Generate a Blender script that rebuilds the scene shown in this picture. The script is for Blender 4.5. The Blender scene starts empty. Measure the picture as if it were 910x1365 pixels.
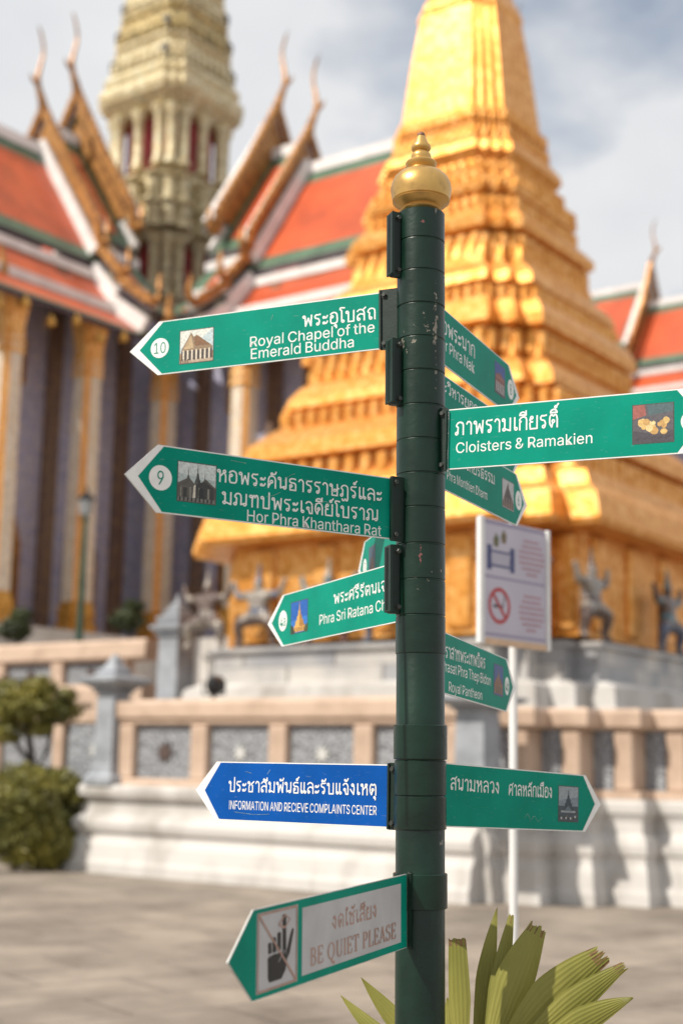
import bpy, bmesh, math, random
from mathutils import Vector as V, Matrix

# ------------------------------------------------------------------ camera, sky, sun, exposure
scene = bpy.context.scene
F_PX, CX, CY = 1896.0, 455.0, 682.5            # lens in pixels of the 910 x 1365 photograph
PITCH, ROLL = math.atan((1018 - 682.5) / F_PX), math.radians(1.1)
C0 = V((0, 0, 1.6))
FW = V((0, math.cos(PITCH), math.sin(PITCH)))
_u = V((0, -math.sin(PITCH), math.cos(PITCH)))
_r = V((1, 0, 0))
RT = _r * math.cos(ROLL) + _u * math.sin(ROLL)
UP = _u * math.cos(ROLL) - _r * math.sin(ROLL)
cam_d = bpy.data.cameras.new('camera')
cam = bpy.data.objects.new('camera', cam_d)
scene.collection.objects.link(cam)
cam.matrix_world = Matrix((( RT.x, UP.x, -FW.x, C0.x), (RT.y, UP.y, -FW.y, C0.y), (RT.z, UP.z, -FW.z, C0.z), (0, 0, 0, 1)))
cam_d.sensor_fit = 'VERTICAL'
cam_d.sensor_height = 36.0
cam_d.lens = F_PX / 1365.0 * 36.0
cam_d.clip_start, cam_d.clip_end = 0.05, 3000
cam_d.dof.use_dof = True
cam_d.dof.focus_distance = 3.40
cam_d.dof.aperture_fstop = 2.1
scene.camera = cam

SUN_AZ, SUN_EL = math.radians(58), math.radians(45)      # from behind the camera, to its left
SD = V((-math.sin(SUN_AZ) * math.cos(SUN_EL), -math.cos(SUN_AZ) * math.cos(SUN_EL), math.sin(SUN_EL)))
sun_d = bpy.data.lights.new('sun', 'SUN')
sun_d.energy, sun_d.angle, sun_d.color = 4.1, math.radians(0.5), (1.0, 0.93, 0.82)
sun = bpy.data.objects.new('sun', sun_d)
scene.collection.objects.link(sun)
sun.rotation_mode = 'QUATERNION'
sun.rotation_quaternion = (-SD).to_track_quat('-Z', 'Y')

world = bpy.data.worlds.new('World')
scene.world = world
world.use_nodes = True
nt = world.node_tree
N, Lk = nt.nodes, nt.links
bg = N['Background']
sky = N.new('ShaderNodeTexSky')
sky.sky_type = 'NISHITA'
sky.sun_disc = False
sky.sun_elevation = SUN_EL
sky.sun_rotation = math.atan2(SD.x, SD.y)
sky.air_density, sky.dust_density, sky.ozone_density = 1.3, 0.8, 1.6
tc = N.new('ShaderNodeTexCoord')
sep = N.new('ShaderNodeSeparateXYZ')
Lk.new(tc.outputs['Generated'], sep.inputs[0])
za = N.new('ShaderNodeMath'); za.operation = 'ADD'; za.inputs[1].default_value = 0.25
Lk.new(sep.outputs['Z'], za.inputs[0])
dx = N.new('ShaderNodeMath'); dx.operation = 'DIVIDE'
dy = N.new('ShaderNodeMath'); dy.operation = 'DIVIDE'
Lk.new(sep.outputs['X'], dx.inputs[0]); Lk.new(za.outputs[0], dx.inputs[1])
Lk.new(sep.outputs['Y'], dy.inputs[0]); Lk.new(za.outputs[0], dy.inputs[1])
cmb = N.new('ShaderNodeCombineXYZ')
Lk.new(dx.outputs[0], cmb.inputs[0]); Lk.new(dy.outputs[0], cmb.inputs[1])
mp = N.new('ShaderNodeMapping'); mp.inputs['Location'].default_value = (4.16, 0.10, 0.0)
Lk.new(cmb.outputs[0], mp.inputs['Vector'])
nz = N.new('ShaderNodeTexNoise'); nz.inputs['Scale'].default_value = 2.2
nz.inputs['Detail'].default_value = 7; nz.inputs['Roughness'].default_value = 0.52
Lk.new(mp.outputs[0], nz.inputs['Vector'])
rp = N.new('ShaderNodeValToRGB')
rp.color_ramp.elements[0].position = 0.31; rp.color_ramp.elements[0].color = (.26, .26, .26, 1)
rp.color_ramp.elements[1].position = 0.47; rp.color_ramp.elements[1].color = (1, 1, 1, 1)
Lk.new(nz.outputs['Fac'], rp.inputs['Fac'])
nz2 = N.new('ShaderNodeTexNoise'); nz2.inputs['Scale'].default_value = 5.0; nz2.inputs['Detail'].default_value = 5
Lk.new(mp.outputs[0], nz2.inputs['Vector'])
cl = N.new('ShaderNodeValToRGB')
cl.color_ramp.elements[0].position = 0.3; cl.color_ramp.elements[0].color = (7.0, 7.15, 7.4, 1)
cl.color_ramp.elements[1].position = 0.7; cl.color_ramp.elements[1].color = (7.9, 7.95, 8.05, 1)
Lk.new(nz2.outputs['Fac'], cl.inputs['Fac'])
mx = N.new('ShaderNodeMixRGB')
Lk.new(rp.outputs['Color'], mx.inputs['Fac']); Lk.new(sky.outputs['Color'], mx.inputs['Color1']); Lk.new(cl.outputs['Color'], mx.inputs['Color2'])
Lk.new(mx.outputs['Color'], bg.inputs['Color'])
bg.inputs['Strength'].default_value = 0.09

scene.view_settings.view_transform = 'Standard'
scene.view_settings.look = 'None'
scene.view_settings.gamma = 1.0
scene.view_settings.exposure = 0.25
scene.view_settings.use_curve_mapping = False
scene.render.engine = 'CYCLES'
scene.cycles.use_denoising = True
scene.cycles.max_bounces = 6
scene.cycles.sample_clamp_indirect = 4.0

# ------------------------------------------------------------------ helpers
rnd = random.Random(7)
def ray(px, py): return FW + RT * ((px - CX) / F_PX) - UP * ((py - CY) / F_PX)
def at(px, py, y): r = ray(px, py); return C0 + r * (y / r.y)
def on_plane(px, py, p0, n): r = ray(px, py); return C0 + r * ((p0 - C0).dot(n) / r.dot(n))
def ground_at(px, py, z=0.0): r = ray(px, py); return C0 + r * ((z - 1.6) / r.z)

class MB:
    """collects faces of one mesh"""
    def __init__(s): s.v, s.f, s.m, s.sm = [], [], [], []
    def add(s, vs, fs, mat=0, smooth=False):
        n = len(s.v); s.v += [tuple(p) for p in vs]
        for f in fs: s.f.append(tuple(i + n for i in f)); s.m.append(mat); s.sm.append(smooth)
    def poly(s, pts, mat=0): s.add(pts, [tuple(range(len(pts)))], mat)
    def box(s, c, d, mat=0, rz=0.0, bevel=0.0):
        x, y, z = d[0] / 2, d[1] / 2, d[2] / 2
        co, si = math.cos(rz), math.sin(rz)
        def T(p): return (c[0] + p[0] * co - p[1] * si, c[1] + p[0] * si + p[1] * co, c[2] + p[2])
        if bevel <= 0:
            vs = [T((sx * x, sy * y, sz * z)) for sz in (-1, 1) for sx, sy in ((-1, -1), (1, -1), (1, 1), (-1, 1))]
            s.add(vs, [(3, 2, 1, 0), (4, 5, 6, 7), (0, 1, 5, 4), (1, 2, 6, 5), (2, 3, 7, 6), (3, 0, 4, 7)], mat); return
        b = bevel; rings = []
        def ring(hx, hy, hz): return [T((hx - b, -hy, hz)), T((hx, -hy + b, hz)), T((hx, hy - b, hz)), T((hx - b, hy, hz)), T((-hx + b, hy, hz)), T((-hx, hy - b, hz)), T((-hx, -hy + b, hz)), T((-hx + b, -hy, hz))]
        rings = [ring(x - b, y - b, -z), ring(x, y, -z + b), ring(x, y, z - b), ring(x - b, y - b, z)]
        s.loft(rings, mat)
    def loft(s, rings, mat=0, smooth=False, caps=True, closed=True):
        n = len(rings[0]); vs = [p for r in rings for p in r]; fs = []
        for i in range(len(rings) - 1):
            for j in range(n if closed else n - 1):
                k = (j + 1) % n
                fs.append((i * n + j, i * n + k, (i + 1) * n + k, (i + 1) * n + j))
        if caps and closed:
            fs.append(tuple(range(n - 1, -1, -1))); fs.append(tuple((len(rings) - 1) * n + j for j in range(n)))
        s.add(vs, fs, mat, smooth)
    def lathe(s, prof, seg=24, c=(0, 0, 0), mat=0, smooth=True, caps=True):
        rings = [[(c[0] + r * math.cos(2 * math.pi * j / seg), c[1] + r * math.sin(2 * math.pi * j / seg), c[2] + z) for j in range(seg)] for r, z in prof]
        s.loft(rings, mat, smooth, caps)
    def tube(s, pts, rad, seg=8, mat=0, smooth=True):
        pts = [V(p) for p in pts]; rings = []
        up = V((0, 0, 1))
        for i, p in enumerate(pts):
            t = (pts[min(i + 1, len(pts) - 1)] - pts[max(i - 1, 0)]).normalized()
            a = t.cross(up if abs(t.z) < 0.9 else V((1, 0, 0))).normalized(); b = a.cross(t)
            r = rad[i] if isinstance(rad, (list, tuple)) else rad
            rings.append([p + a * (r * math.cos(2 * math.pi * j / seg)) + b * (r * math.sin(2 * math.pi * j / seg)) for j in range(seg)])
        s.loft(rings, mat, smooth)
    def ball(s, c, r, mat=0, seg=12, rings=8):
        r = (r, r, r) if not isinstance(r, (tuple, list)) else r
        R = []
        for i in range(1, rings):
            t = math.pi * i / rings
            R.append([(c[0] + r[0] * math.sin(t) * math.cos(2 * math.pi * j / seg), c[1] + r[1] * math.sin(t) * math.sin(2 * math.pi * j / seg), c[2] - r[2] * math.cos(t)) for j in range(seg)])
        s.loft(R, mat, True)
    def bar(s, p, q, w, h, mat=0):
        """rectangular bar from p to q, w wide sideways, h tall"""
        p, q = V(p), V(q); t = (q - p).normalized()
        a = t.cross(V((0, 0, 1)))
        a = a.normalized() if a.length > 1e-5 else V((1, 0, 0)); b = a.cross(t)
        rings = [[o + a * (sx * w / 2) + b * (sz * h / 2) for sx, sz in ((-1, -1), (1, -1), (1, 1), (-1, 1))] for o in (p, q)]
        s.loft(rings, mat)
    def build(s, name, mats, parent=None, offset=None):
        me = bpy.data.meshes.new(name)
        off = V(offset) if offset is not None else V((0, 0, 0))
        me.from_pydata([tuple(V(p) - off) for p in s.v], [], s.f)
        for m in (mats if isinstance(mats, (list, tuple)) else [mats]): me.materials.append(m)
        me.polygons.foreach_set('material_index', s.m)
        me.polygons.foreach_set('use_smooth', s.sm)
        if s.recalc:
            bm = bmesh.new(); bm.from_mesh(me)
            bmesh.ops.recalc_face_normals(bm, faces=bm.faces)
            bm.to_mesh(me); bm.free()
        if any(s.sm): me.set_sharp_from_angle(angle=math.radians(38))
        o = bpy.data.objects.new(name, me); scene.collection.objects.link(o)
        if parent is not None: o.parent = parent
        return o
    recalc = True

def tag(o, label=None, cat=None, group=None, kind=None):
    if label: o['label'] = label
    if cat: o['category'] = cat
    if group: o['group'] = group
    if kind: o['kind'] = kind
    return o
def thing(name, label, cat, loc=(0, 0, 0), rz=0.0, group=None):
    o = bpy.data.objects.new(name, None); scene.collection.objects.link(o)
    o.empty_display_size = 0.1
    o.location = loc; o.rotation_euler = (0, 0, rz)
    return tag(o, label, cat, group)
def copy_tree(o, parent=None):
    c = o.copy(); scene.collection.objects.link(c)
    if parent is not None: c.parent = parent
    for ch in list(o.children): copy_tree(ch, c)
    return c

# ------------------------------------------------------------------ materials
def lin(r, g, b):
    f = lambda c: (c / 255 / 12.92) if c / 255 <= 0.04045 else ((c / 255 + 0.055) / 1.055) ** 2.4
    return (f(r), f(g), f(b), 1)
def material(name, col, rough=0.6, metal=0.0, var=0.0, scale=6.0, bump=0.0, bscale=40.0, col2=None, spec=0.5, detail=4, lo=0.35, hi=0.65, bdist=0.02, voro=False, sheen=None, stretch=None):
    m = bpy.data.materials.new(name); m.use_nodes = True
    n, l = m.node_tree.nodes, m.node_tree.links
    b = n['Principled BSDF']
    col = tuple(col) if len(col) == 4 else (*col, 1)
    b.inputs['Base Color'].default_value = col
    b.inputs['Roughness'].default_value = rough
    b.inputs['Metallic'].default_value = metal
    b.inputs['Specular IOR Level'].default_value = spec
    t = n.new('ShaderNodeTexCoord'); vec = t.outputs['Object']
    if stretch:
        mpn = n.new('ShaderNodeMapping'); mpn.inputs['Scale'].default_value = stretch
        l.new(vec, mpn.inputs['Vector']); vec = mpn.outputs[0]
    if var > 0 or col2:
        x = n.new('ShaderNodeTexNoise'); x.inputs['Scale'].default_value = scale; x.inputs['Detail'].default_value = detail
        l.new(vec, x.inputs['Vector'])
        r = n.new('ShaderNodeValToRGB')
        c2 = col2 if col2 else tuple(c * (1 - var) for c in col[:3])
        r.color_ramp.elements[0].position, r.color_ramp.elements[1].position = lo, hi
        r.color_ramp.elements[0].color = (*c2[:3], 1)
        r.color_ramp.elements[1].color = col if col2 else tuple(min(1, c * (1 + var * .6)) for c in col[:3]) + (1,)
        l.new(x.outputs['Fac'], r.inputs['Fac']); l.new(r.outputs['Color'], b.inputs['Base Color'])
    if bump > 0:
        if voro:
            y = n.new('ShaderNodeTexVoronoi'); y.inputs['Scale'].default_value = bscale; o = y.outputs['Distance']
        else:
            y = n.new('ShaderNodeTexNoise'); y.inputs['Scale'].default_value = bscale; y.inputs['Detail'].default_value = 5; o = y.outputs['Fac']
        l.new(vec, y.inputs['Vector'])
        bp = n.new('ShaderNodeBump'); bp.inputs['Strength'].default_value = bump; bp.inputs['Distance'].default_value = bdist
        l.new(o, bp.inputs['Height']); l.new(bp.outputs['Normal'], b.inputs['Normal'])
    return m
def mosaic(name, cols, scale, rough=0.35, metal=0.0, bump=0.4):
    """small tesserae, each of its own tone"""
    m = bpy.data.materials.new(name); m.use_nodes = True
    n, l = m.node_tree.nodes, m.node_tree.links; b = n['Principled BSDF']
    t = n.new('ShaderNodeTexCoord'); y = n.new('ShaderNodeTexVoronoi'); y.inputs['Scale'].default_value = scale
    l.new(t.outputs['Object'], y.inputs['Vector'])
    s = n.new('ShaderNodeSeparateColor'); l.new(y.outputs['Color'], s.inputs[0])
    r = n.new('ShaderNodeValToRGB'); r.color_ramp.interpolation = 'CONSTANT'
    e = r.color_ramp.elements
    while len(e) < len(cols): e.new(0.5)
    for i, c in enumerate(cols): e[i].position = i / len(cols); e[i].color = (*c[:3], 1)
    l.new(s.outputs[0], r.inputs['Fac']); l.new(r.outputs['Color'], b.inputs['Base Color'])
    b.inputs['Roughness'].default_value = rough; b.inputs['Metallic'].default_value = metal
    if bump > 0:
        bp = n.new('ShaderNodeBump'); bp.inputs['Strength'].default_value = bump; bp.inputs['Distance'].default_value = 0.03
        l.new(s.outputs[1], bp.inputs['Height']); l.new(bp.outputs['Normal'], b.inputs['Normal'])
    return m

M = {}
M['post'] = None
def chipped(name, paint, under, rough=0.33, worn=False):
    m = bpy.data.materials.new(name); m.use_nodes = True
    n, l = m.node_tree.nodes, m.node_tree.links; b = n['Principled BSDF']
    b.inputs['Specular IOR Level'].default_value = .38
    t = n.new('ShaderNodeTexCoord'); xyz = n.new('ShaderNodeSeparateXYZ'); l.new(t.outputs['Object'], xyz.inputs[0])
    def mth(op, *ins):
        q = n.new('ShaderNodeMath'); q.operation = op
        for i, v in enumerate(ins):
            if isinstance(v, (int, float)): q.inputs[i].default_value = v
            else: l.new(v, q.inputs[i])
        return q.outputs[0]
    def noise(scale, detail, rg=.5):
        q = n.new('ShaderNodeTexNoise'); q.inputs['Scale'].default_value = scale; q.inputs['Detail'].default_value = detail; q.inputs['Roughness'].default_value = rg
        l.new(t.outputs['Object'], q.inputs['Vector']); return q.outputs['Fac']
    def near(o, c, w): return mth('MAXIMUM', mth('SUBTRACT', 1, mth('DIVIDE', mth('ABSOLUTE', mth('SUBTRACT', o, c)), w)), 0)
    fine, broad, mid = noise(60, 6, .6), noise(6, 3), noise(9, 6)
    mask = mth('MULTIPLY', fine, broad)
    if worn:
        front = mth('LESS_THAN', xyz.outputs[1], 0)
        streak = mth('MULTIPLY', mth('MULTIPLY', near(xyz.outputs[0], .034, .010), front), mth('GREATER_THAN', xyz.outputs[2], 2.5))
        mask = mth('ADD', mask, mth('MULTIPLY', streak, .15))
    ramp = n.new('ShaderNodeValToRGB'); ramp.color_ramp.elements[0].position = .408; ramp.color_ramp.elements[0].color = (*paint, 1)
    ramp.color_ramp.elements[1].position = .422; ramp.color_ramp.elements[1].color = (*under, 1)
    l.new(mask, ramp.inputs['Fac']); col = ramp.outputs['Color']
    if worn:
        pat = mth('MULTIPLY', mth('MULTIPLY', near(xyz.outputs[0], -.004, .016), near(xyz.outputs[2], 2.09, .07)), front)
        pat2 = mth('MULTIPLY', mth('MULTIPLY', near(xyz.outputs[0], .002, .022), near(xyz.outputs[2], 2.925, .012)), front)
        prim = mth('GREATER_THAN', mth('MULTIPLY', mth('ADD', pat, pat2), noise(110, 5, .7)), .36)
        mp2 = n.new('ShaderNodeMixRGB'); mp2.inputs['Color2'].default_value = (.17, .06, .06, 1); l.new(prim, mp2.inputs['Fac']); l.new(col, mp2.inputs['Color1']); col = mp2.outputs['Color']
    rr = n.new('ShaderNodeValToRGB'); rr.color_ramp.elements[0].position = .3; rr.color_ramp.elements[0].color = (.6, .6, .6, 1); rr.color_ramp.elements[1].position = .7; rr.color_ramp.elements[1].color = (1.5, 1.5, 1.45, 1)
    l.new(mid, rr.inputs['Fac'])
    mm = n.new('ShaderNodeMixRGB'); mm.blend_type = 'MULTIPLY'; mm.inputs['Fac'].default_value = 1
    l.new(col, mm.inputs['Color1']); l.new(rr.outputs['Color'], mm.inputs['Color2']); l.new(mm.outputs['Color'], b.inputs['Base Color'])
    ro = n.new('ShaderNodeMapRange'); ro.inputs['To Min'].default_value = rough - .12; ro.inputs['To Max'].default_value = rough + .2
    l.new(mid, ro.inputs['Value']); l.new(ro.outputs[0], b.inputs['Roughness'])
    bp = n.new('ShaderNodeBump'); bp.inputs['Strength'].default_value = .45; bp.inputs['Distance'].default_value = .002
    l.new(mth('ADD', mth('MULTIPLY', mask, -1.5), noise(28, 4)), bp.inputs['Height']); l.new(bp.outputs['Normal'], b.inputs['Normal'])
    return m
M['post'] = chipped('green_post_paint', (.0028, .0185, .0112), (.20, .18, .15), .30, True)
M['bracket'] = chipped('dark_bracket_paint', (.004, .016, .011), (.10, .09, .08), .4)
M['bolt'] = material('bolt_steel', (.05, .055, .05), .45, .6, var=.4, scale=60)
M['finial'] = material('worn_gold_paint', (.62, .38, .12), .36, .72, col2=(.34, .20, .08), scale=16, lo=.28, hi=.5, bump=.12, bscale=60, bdist=.004)
M['rust'] = material('bare_finial_tip', (.24, .13, .09), .8, 0, var=.4, scale=90)
def vinyl(name, c):
    m = material(name, c, .5, 0, var=.13, scale=7, bump=.05, bscale=14, bdist=.003, spec=.09, detail=8)
    n, l = m.node_tree.nodes, m.node_tree.links; b = n['Principled BSDF']
    src = b.inputs['Base Color'].links[0].from_socket
    t = n.new('ShaderNodeTexCoord'); q = n.new('ShaderNodeMapping'); q.inputs['Scale'].default_value = (1, 1, 4); l.new(t.outputs['Object'], q.inputs['Vector'])
    x = n.new('ShaderNodeTexNoise'); x.inputs['Scale'].default_value = 45; x.inputs['Detail'].default_value = 8; x.inputs['Roughness'].default_value = .7; l.new(q.outputs[0], x.inputs['Vector'])
    r = n.new('ShaderNodeValToRGB'); r.color_ramp.elements[0].position = .60; r.color_ramp.elements[0].color = (0, 0, 0, 1); r.color_ramp.elements[1].position = .78; r.color_ramp.elements[1].color = (.45, .45, .45, 1)
    l.new(x.outputs['Fac'], r.inputs['Fac'])
    d = n.new('ShaderNodeMixRGB'); d.inputs['Color2'].default_value = (.30, .36, .32, 1); l.new(r.outputs['Color'], d.inputs['Fac']); l.new(src, d.inputs['Color1']); l.new(d.outputs['Color'], b.inputs['Base Color'])
    return m
M['green'] = vinyl('green_vinyl', (.0, .24, .168))
M['blue'] = vinyl('blue_vinyl', (.003, .075, .33))
M['white'] = material('white_vinyl', (.78, .78, .76), .45, 0, var=.06, scale=30)
M['alu'] = material('sign_plate_aluminium', (.62, .62, .60), .42, .25, var=.18, scale=18)
M['silver'] = material('grey_vinyl', (.46, .46, .47), .5, 0, var=.10, scale=9)
M['faded'] = material('faded_red_ink', (.40, .25, .20), .6, 0, var=.15, scale=40)
M['black'] = material('black_ink', (.012, .012, .014), .5, 0, var=.2, scale=30)
_ink = {}
def ink(r, g, b):
    k = (r, g, b)
    if k not in _ink: _ink[k] = material('print_ink_%d' % len(_ink), lin(r, g, b), .5, 0, var=.22, scale=220, detail=6)
    return _ink[k]
# ------------------------------------------------------------------ surfaces of the place
def paving():
    m = bpy.data.materials.new('stone_paving'); m.use_nodes = True
    n, l = m.node_tree.nodes, m.node_tree.links; b = n['Principled BSDF']
    t = n.new('ShaderNodeTexCoord'); mpn = n.new('ShaderNodeMapping'); mpn.inputs['Rotation'].default_value = (0, 0, math.radians(-36)); l.new(t.outputs['Object'], mpn.inputs['Vector'])
    br = n.new('ShaderNodeTexBrick'); br.inputs['Scale'].default_value = 1.0; br.inputs['Brick Width'].default_value = 1.3; br.inputs['Row Height'].default_value = .7
    br.inputs['Mortar Size'].default_value = .012; br.inputs['Color1'].default_value = (.315, .27, .225, 1); br.inputs['Color2'].default_value = (.25, .215, .18, 1); br.inputs['Mortar'].default_value = (.12, .10, .085, 1)
    l.new(mpn.outputs[0], br.inputs['Vector'])
    x = n.new('ShaderNodeTexNoise'); x.inputs['Scale'].default_value = .9; x.inputs['Detail'].default_value = 10; x.inputs['Roughness'].default_value = .65; l.new(t.outputs['Object'], x.inputs['Vector'])
    r = n.new('ShaderNodeValToRGB'); r.color_ramp.elements[0].position = .3; r.color_ramp.elements[0].color = (.50, .48, .46, 1); r.color_ramp.elements[1].position = .68; r.color_ramp.elements[1].color = (1.25, 1.22, 1.18, 1)
    l.new(x.outputs['Fac'], r.inputs['Fac'])
    mm = n.new('ShaderNodeMixRGB'); mm.blend_type = 'MULTIPLY'; mm.inputs['Fac'].default_value = 1
    l.new(br.outputs['Color'], mm.inputs['Color1']); l.new(r.outputs['Color'], mm.inputs['Color2']); l.new(mm.outputs['Color'], b.inputs['Base Color'])
    b.inputs['Roughness'].default_value = .75
    y = n.new('ShaderNodeTexNoise'); y.inputs['Scale'].default_value = 8; y.inputs['Detail'].default_value = 6; l.new(t.outputs['Object'], y.inputs['Vector'])
    bp = n.new('ShaderNodeBump'); bp.inputs['Strength'].default_value = .4; bp.inputs['Distance'].default_value = .02; l.new(y.outputs['Fac'], bp.inputs['Height']); l.new(bp.outputs['Normal'], b.inputs['Normal'])
    return m
M['paving'] = paving()
def whitewash():
    return material('limewashed_masonry', (.56, .54, .515), .8, 0, col2=(.34, .315, .285), scale=1.6, lo=.3, hi=.55, bump=.25, bscale=9, detail=8, stretch=(1, 1, .45))
M['lime'] = whitewash()
M['sand'] = material('peach_sandstone', (.56, .415, .315), .7, 0, col2=(.42, .30, .22), scale=2.4, lo=.3, hi=.6, bump=.2, bscale=20, detail=6)
M['sand_dark'] = material('sandstone_ledge', (.52, .37, .26), .7, 0, var=.25, scale=3)
def lattice():
    m = bpy.data.materials.new('grey_openwork_tiles'); m.use_nodes = True
    n, l = m.node_tree.nodes, m.node_tree.links; b = n['Principled BSDF']
    t = n.new('ShaderNodeTexCoord'); y = n.new('ShaderNodeTexVoronoi'); y.inputs['Scale'].default_value = 17; l.new(t.outputs['Object'], y.inputs['Vector'])
    r = n.new('ShaderNodeValToRGB'); r.color_ramp.elements[0].position = .22; r.color_ramp.elements[0].color = (.075, .08, .09, 1); r.color_ramp.elements[1].position = .46; r.color_ramp.elements[1].color = (.27, .28, .30, 1)
    l.new(y.outputs['Distance'], r.inputs['Fac']); l.new(r.outputs['Color'], b.inputs['Base Color']); b.inputs['Roughness'].default_value = .45
    bp = n.new('ShaderNodeBump'); bp.inputs['Strength'].default_value = .8; bp.inputs['Distance'].default_value = .03; l.new(y.outputs['Distance'], bp.inputs['Height']); l.new(bp.outputs['Normal'], b.inputs['Normal'])
    return m
M['lattice'] = lattice()
M['grey'] = material('blue_grey_stone', (.30, .32, .35), .7, 0, var=.25, scale=3, bump=.2, bscale=20)
def marble():
    m = bpy.data.materials.new('marble_facing'); m.use_nodes = True
    n, l = m.node_tree.nodes, m.node_tree.links; b = n['Principled BSDF']
    t = n.new('ShaderNodeTexCoord'); s = n.new('ShaderNodeSeparateXYZ'); l.new(t.outputs['Object'], s.inputs[0])
    a = n.new('ShaderNodeMath'); a.operation = 'ADD'; l.new(s.outputs[0], a.inputs[0]); l.new(s.outputs[1], a.inputs[1])
    c = n.new('ShaderNodeCombineXYZ'); l.new(a.outputs[0], c.inputs[0]); l.new(s.outputs[2], c.inputs[1])
    br = n.new('ShaderNodeTexBrick'); br.inputs['Scale'].default_value = 1.0; br.inputs['Brick Width'].default_value = .42; br.inputs['Row Height'].default_value = .28; br.inputs['Mortar Size'].default_value = .006
    br.inputs['Color1'].default_value = (.52, .50, .47, 1); br.inputs['Color2'].default_value = (.30, .31, .33, 1); br.inputs['Mortar'].default_value = (.22, .21, .2, 1)
    l.new(c.outputs[0], br.inputs['Vector'])
    x = n.new('ShaderNodeTexNoise'); x.inputs['Scale'].default_value = 1.7; x.inputs['Detail'].default_value = 6; l.new(t.outputs['Object'], x.inputs['Vector'])
    r = n.new('ShaderNodeValToRGB'); r.color_ramp.elements[0].position = .35; r.color_ramp.elements[0].color = (.8, .8, .82, 1); r.color_ramp.elements[1].position = .65; r.color_ramp.elements[1].color = (1.15, 1.12, 1.08, 1)
    l.new(x.outputs['Fac'], r.inputs['Fac'])
    mm = n.new('ShaderNodeMixRGB'); mm.blend_type = 'MULTIPLY'; mm.inputs['Fac'].default_value = 1
    l.new(br.outputs['Color'], mm.inputs['Color1']); l.new(r.outputs['Color'], mm.inputs['Color2']); l.new(mm.outputs['Color'], b.inputs['Base Color']); b.inputs['Roughness'].default_value = .45
    return m
M['marble'] = marble()
M['gold'] = mosaic('gold_mosaic', [(.74, .335, .075), (.79, .39, .105), (.64, .265, .045), (.82, .43, .14), (.70, .30, .06)], 11, .44, .66, .3)
M['gold_matt'] = mosaic('old_gold', [(.62, .33, .07), (.52, .26, .05), (.70, .40, .10)], 12, .42, .6, .3)
M['gold_dim'] = material('gilded_wood', (.42, .20, .055), .42, .45, col2=(.22, .095, .03), scale=5, lo=.35, hi=.55, bump=.5, bscale=14)
M['roof_orange'] = material('orange_roof_tiles', (.52, .078, .016), .42, 0, var=.22, scale=1.2, bump=.35, bscale=7, voro=True)
M['roof_green'] = material('green_roof_tiles', (.075, .145, .085), .45, 0, var=.25, scale=2, bump=.3, bscale=7, voro=True)
M['roof_white'] = material('white_ridge_plaster', (.76, .73, .71), .7, 0, var=.12, scale=2)
M['purple'] = material('dark_purple_eave', (.055, .035, .045), .6, 0, var=.3, scale=3)
M['wall'] = mosaic('violet_mosaic', [(.38, .39, .56), (.46, .46, .60), (.30, .32, .47), (.50, .48, .54), (.40, .38, .48)], 11, .4, 0, .2)
M['cream'] = mosaic('cream_mosaic', [(.64, .53, .31), (.54, .43, .23), (.70, .60, .38), (.44, .36, .20), (.58, .53, .35)], 8, .45, .1, .5)
M['olive'] = mosaic('olive_gold_mosaic', [(.54, .41, .17), (.42, .32, .14), (.62, .49, .24), (.30, .24, .12)], 8, .4, .25, .5)
M['crimson'] = material('crimson_recess', (.42, .055, .065), .6, 0, var=.35, scale=4)
M['niche'] = material('dark_niche', (.04, .045, .06), .6, 0)
M['silverstripe'] = mosaic('pale_mosaic_stripe', [(.72, .64, .52), (.78, .71, .60), (.60, .52, .42), (.74, .60, .42)], 14, .35, .1, .3)
M['column_gold'] = mosaic('column_gold_mosaic', [(.82, .46, .15), (.74, .39, .11), (.88, .55, .22)], 14, .42, .35, .3)
M['door'] = material('lacquered_door', (.10, .045, .02), .4, .2, var=.4, scale=6)

# ------------------------------------------------------------------ the compound's own axes
AL = math.radians(36)
ER, EL = V((math.cos(AL), -math.sin(AL), 0)), V((-math.sin(AL), -math.cos(AL), 0))
CB = at(222, 300, 44); CB.z = 0
def W(a, b, z=0.0): return CB + EL * a + ER * b + V((0, 0, z))
def ab(p): q = p - CB; return q.dot(EL), q.dot(ER)
RZ = -AL
def zat(px, py, y): return at(px, py, y).z

m = MB(); m.poly([(-300, -40, 0), (300, -40, 0), (300, 500, 0), (-300, 500, 0)])
tag(m.build('ground', M['paving']), kind='structure')

def redent(s, n=2, d=.12):
    q = []
    for k in range(n + 1):
        q.append((1 - k * d, 1 - (n - k) * d))
        if k < n: q.append((1 - (k + 1) * d, 1 - (n - k) * d))
    pts = []
    for c, sn in ((1, 0), (0, 1), (-1, 0), (0, -1)):
        for x, y in q: pts.append((s * (x * c - y * sn), s * (x * sn + y * c)))
    return pts
def ring_ab(a0, b0, s, z, n=2, d=.12): return [W(a0 + x, b0 + y, z) for x, y in redent(s, n, d)]
def spread(n, d, az):
    e = V((math.cos(az), -math.sin(az), 0)); return max(abs((EL * x + ER * y).dot(e)) for x, y in redent(1, n, d))

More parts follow.
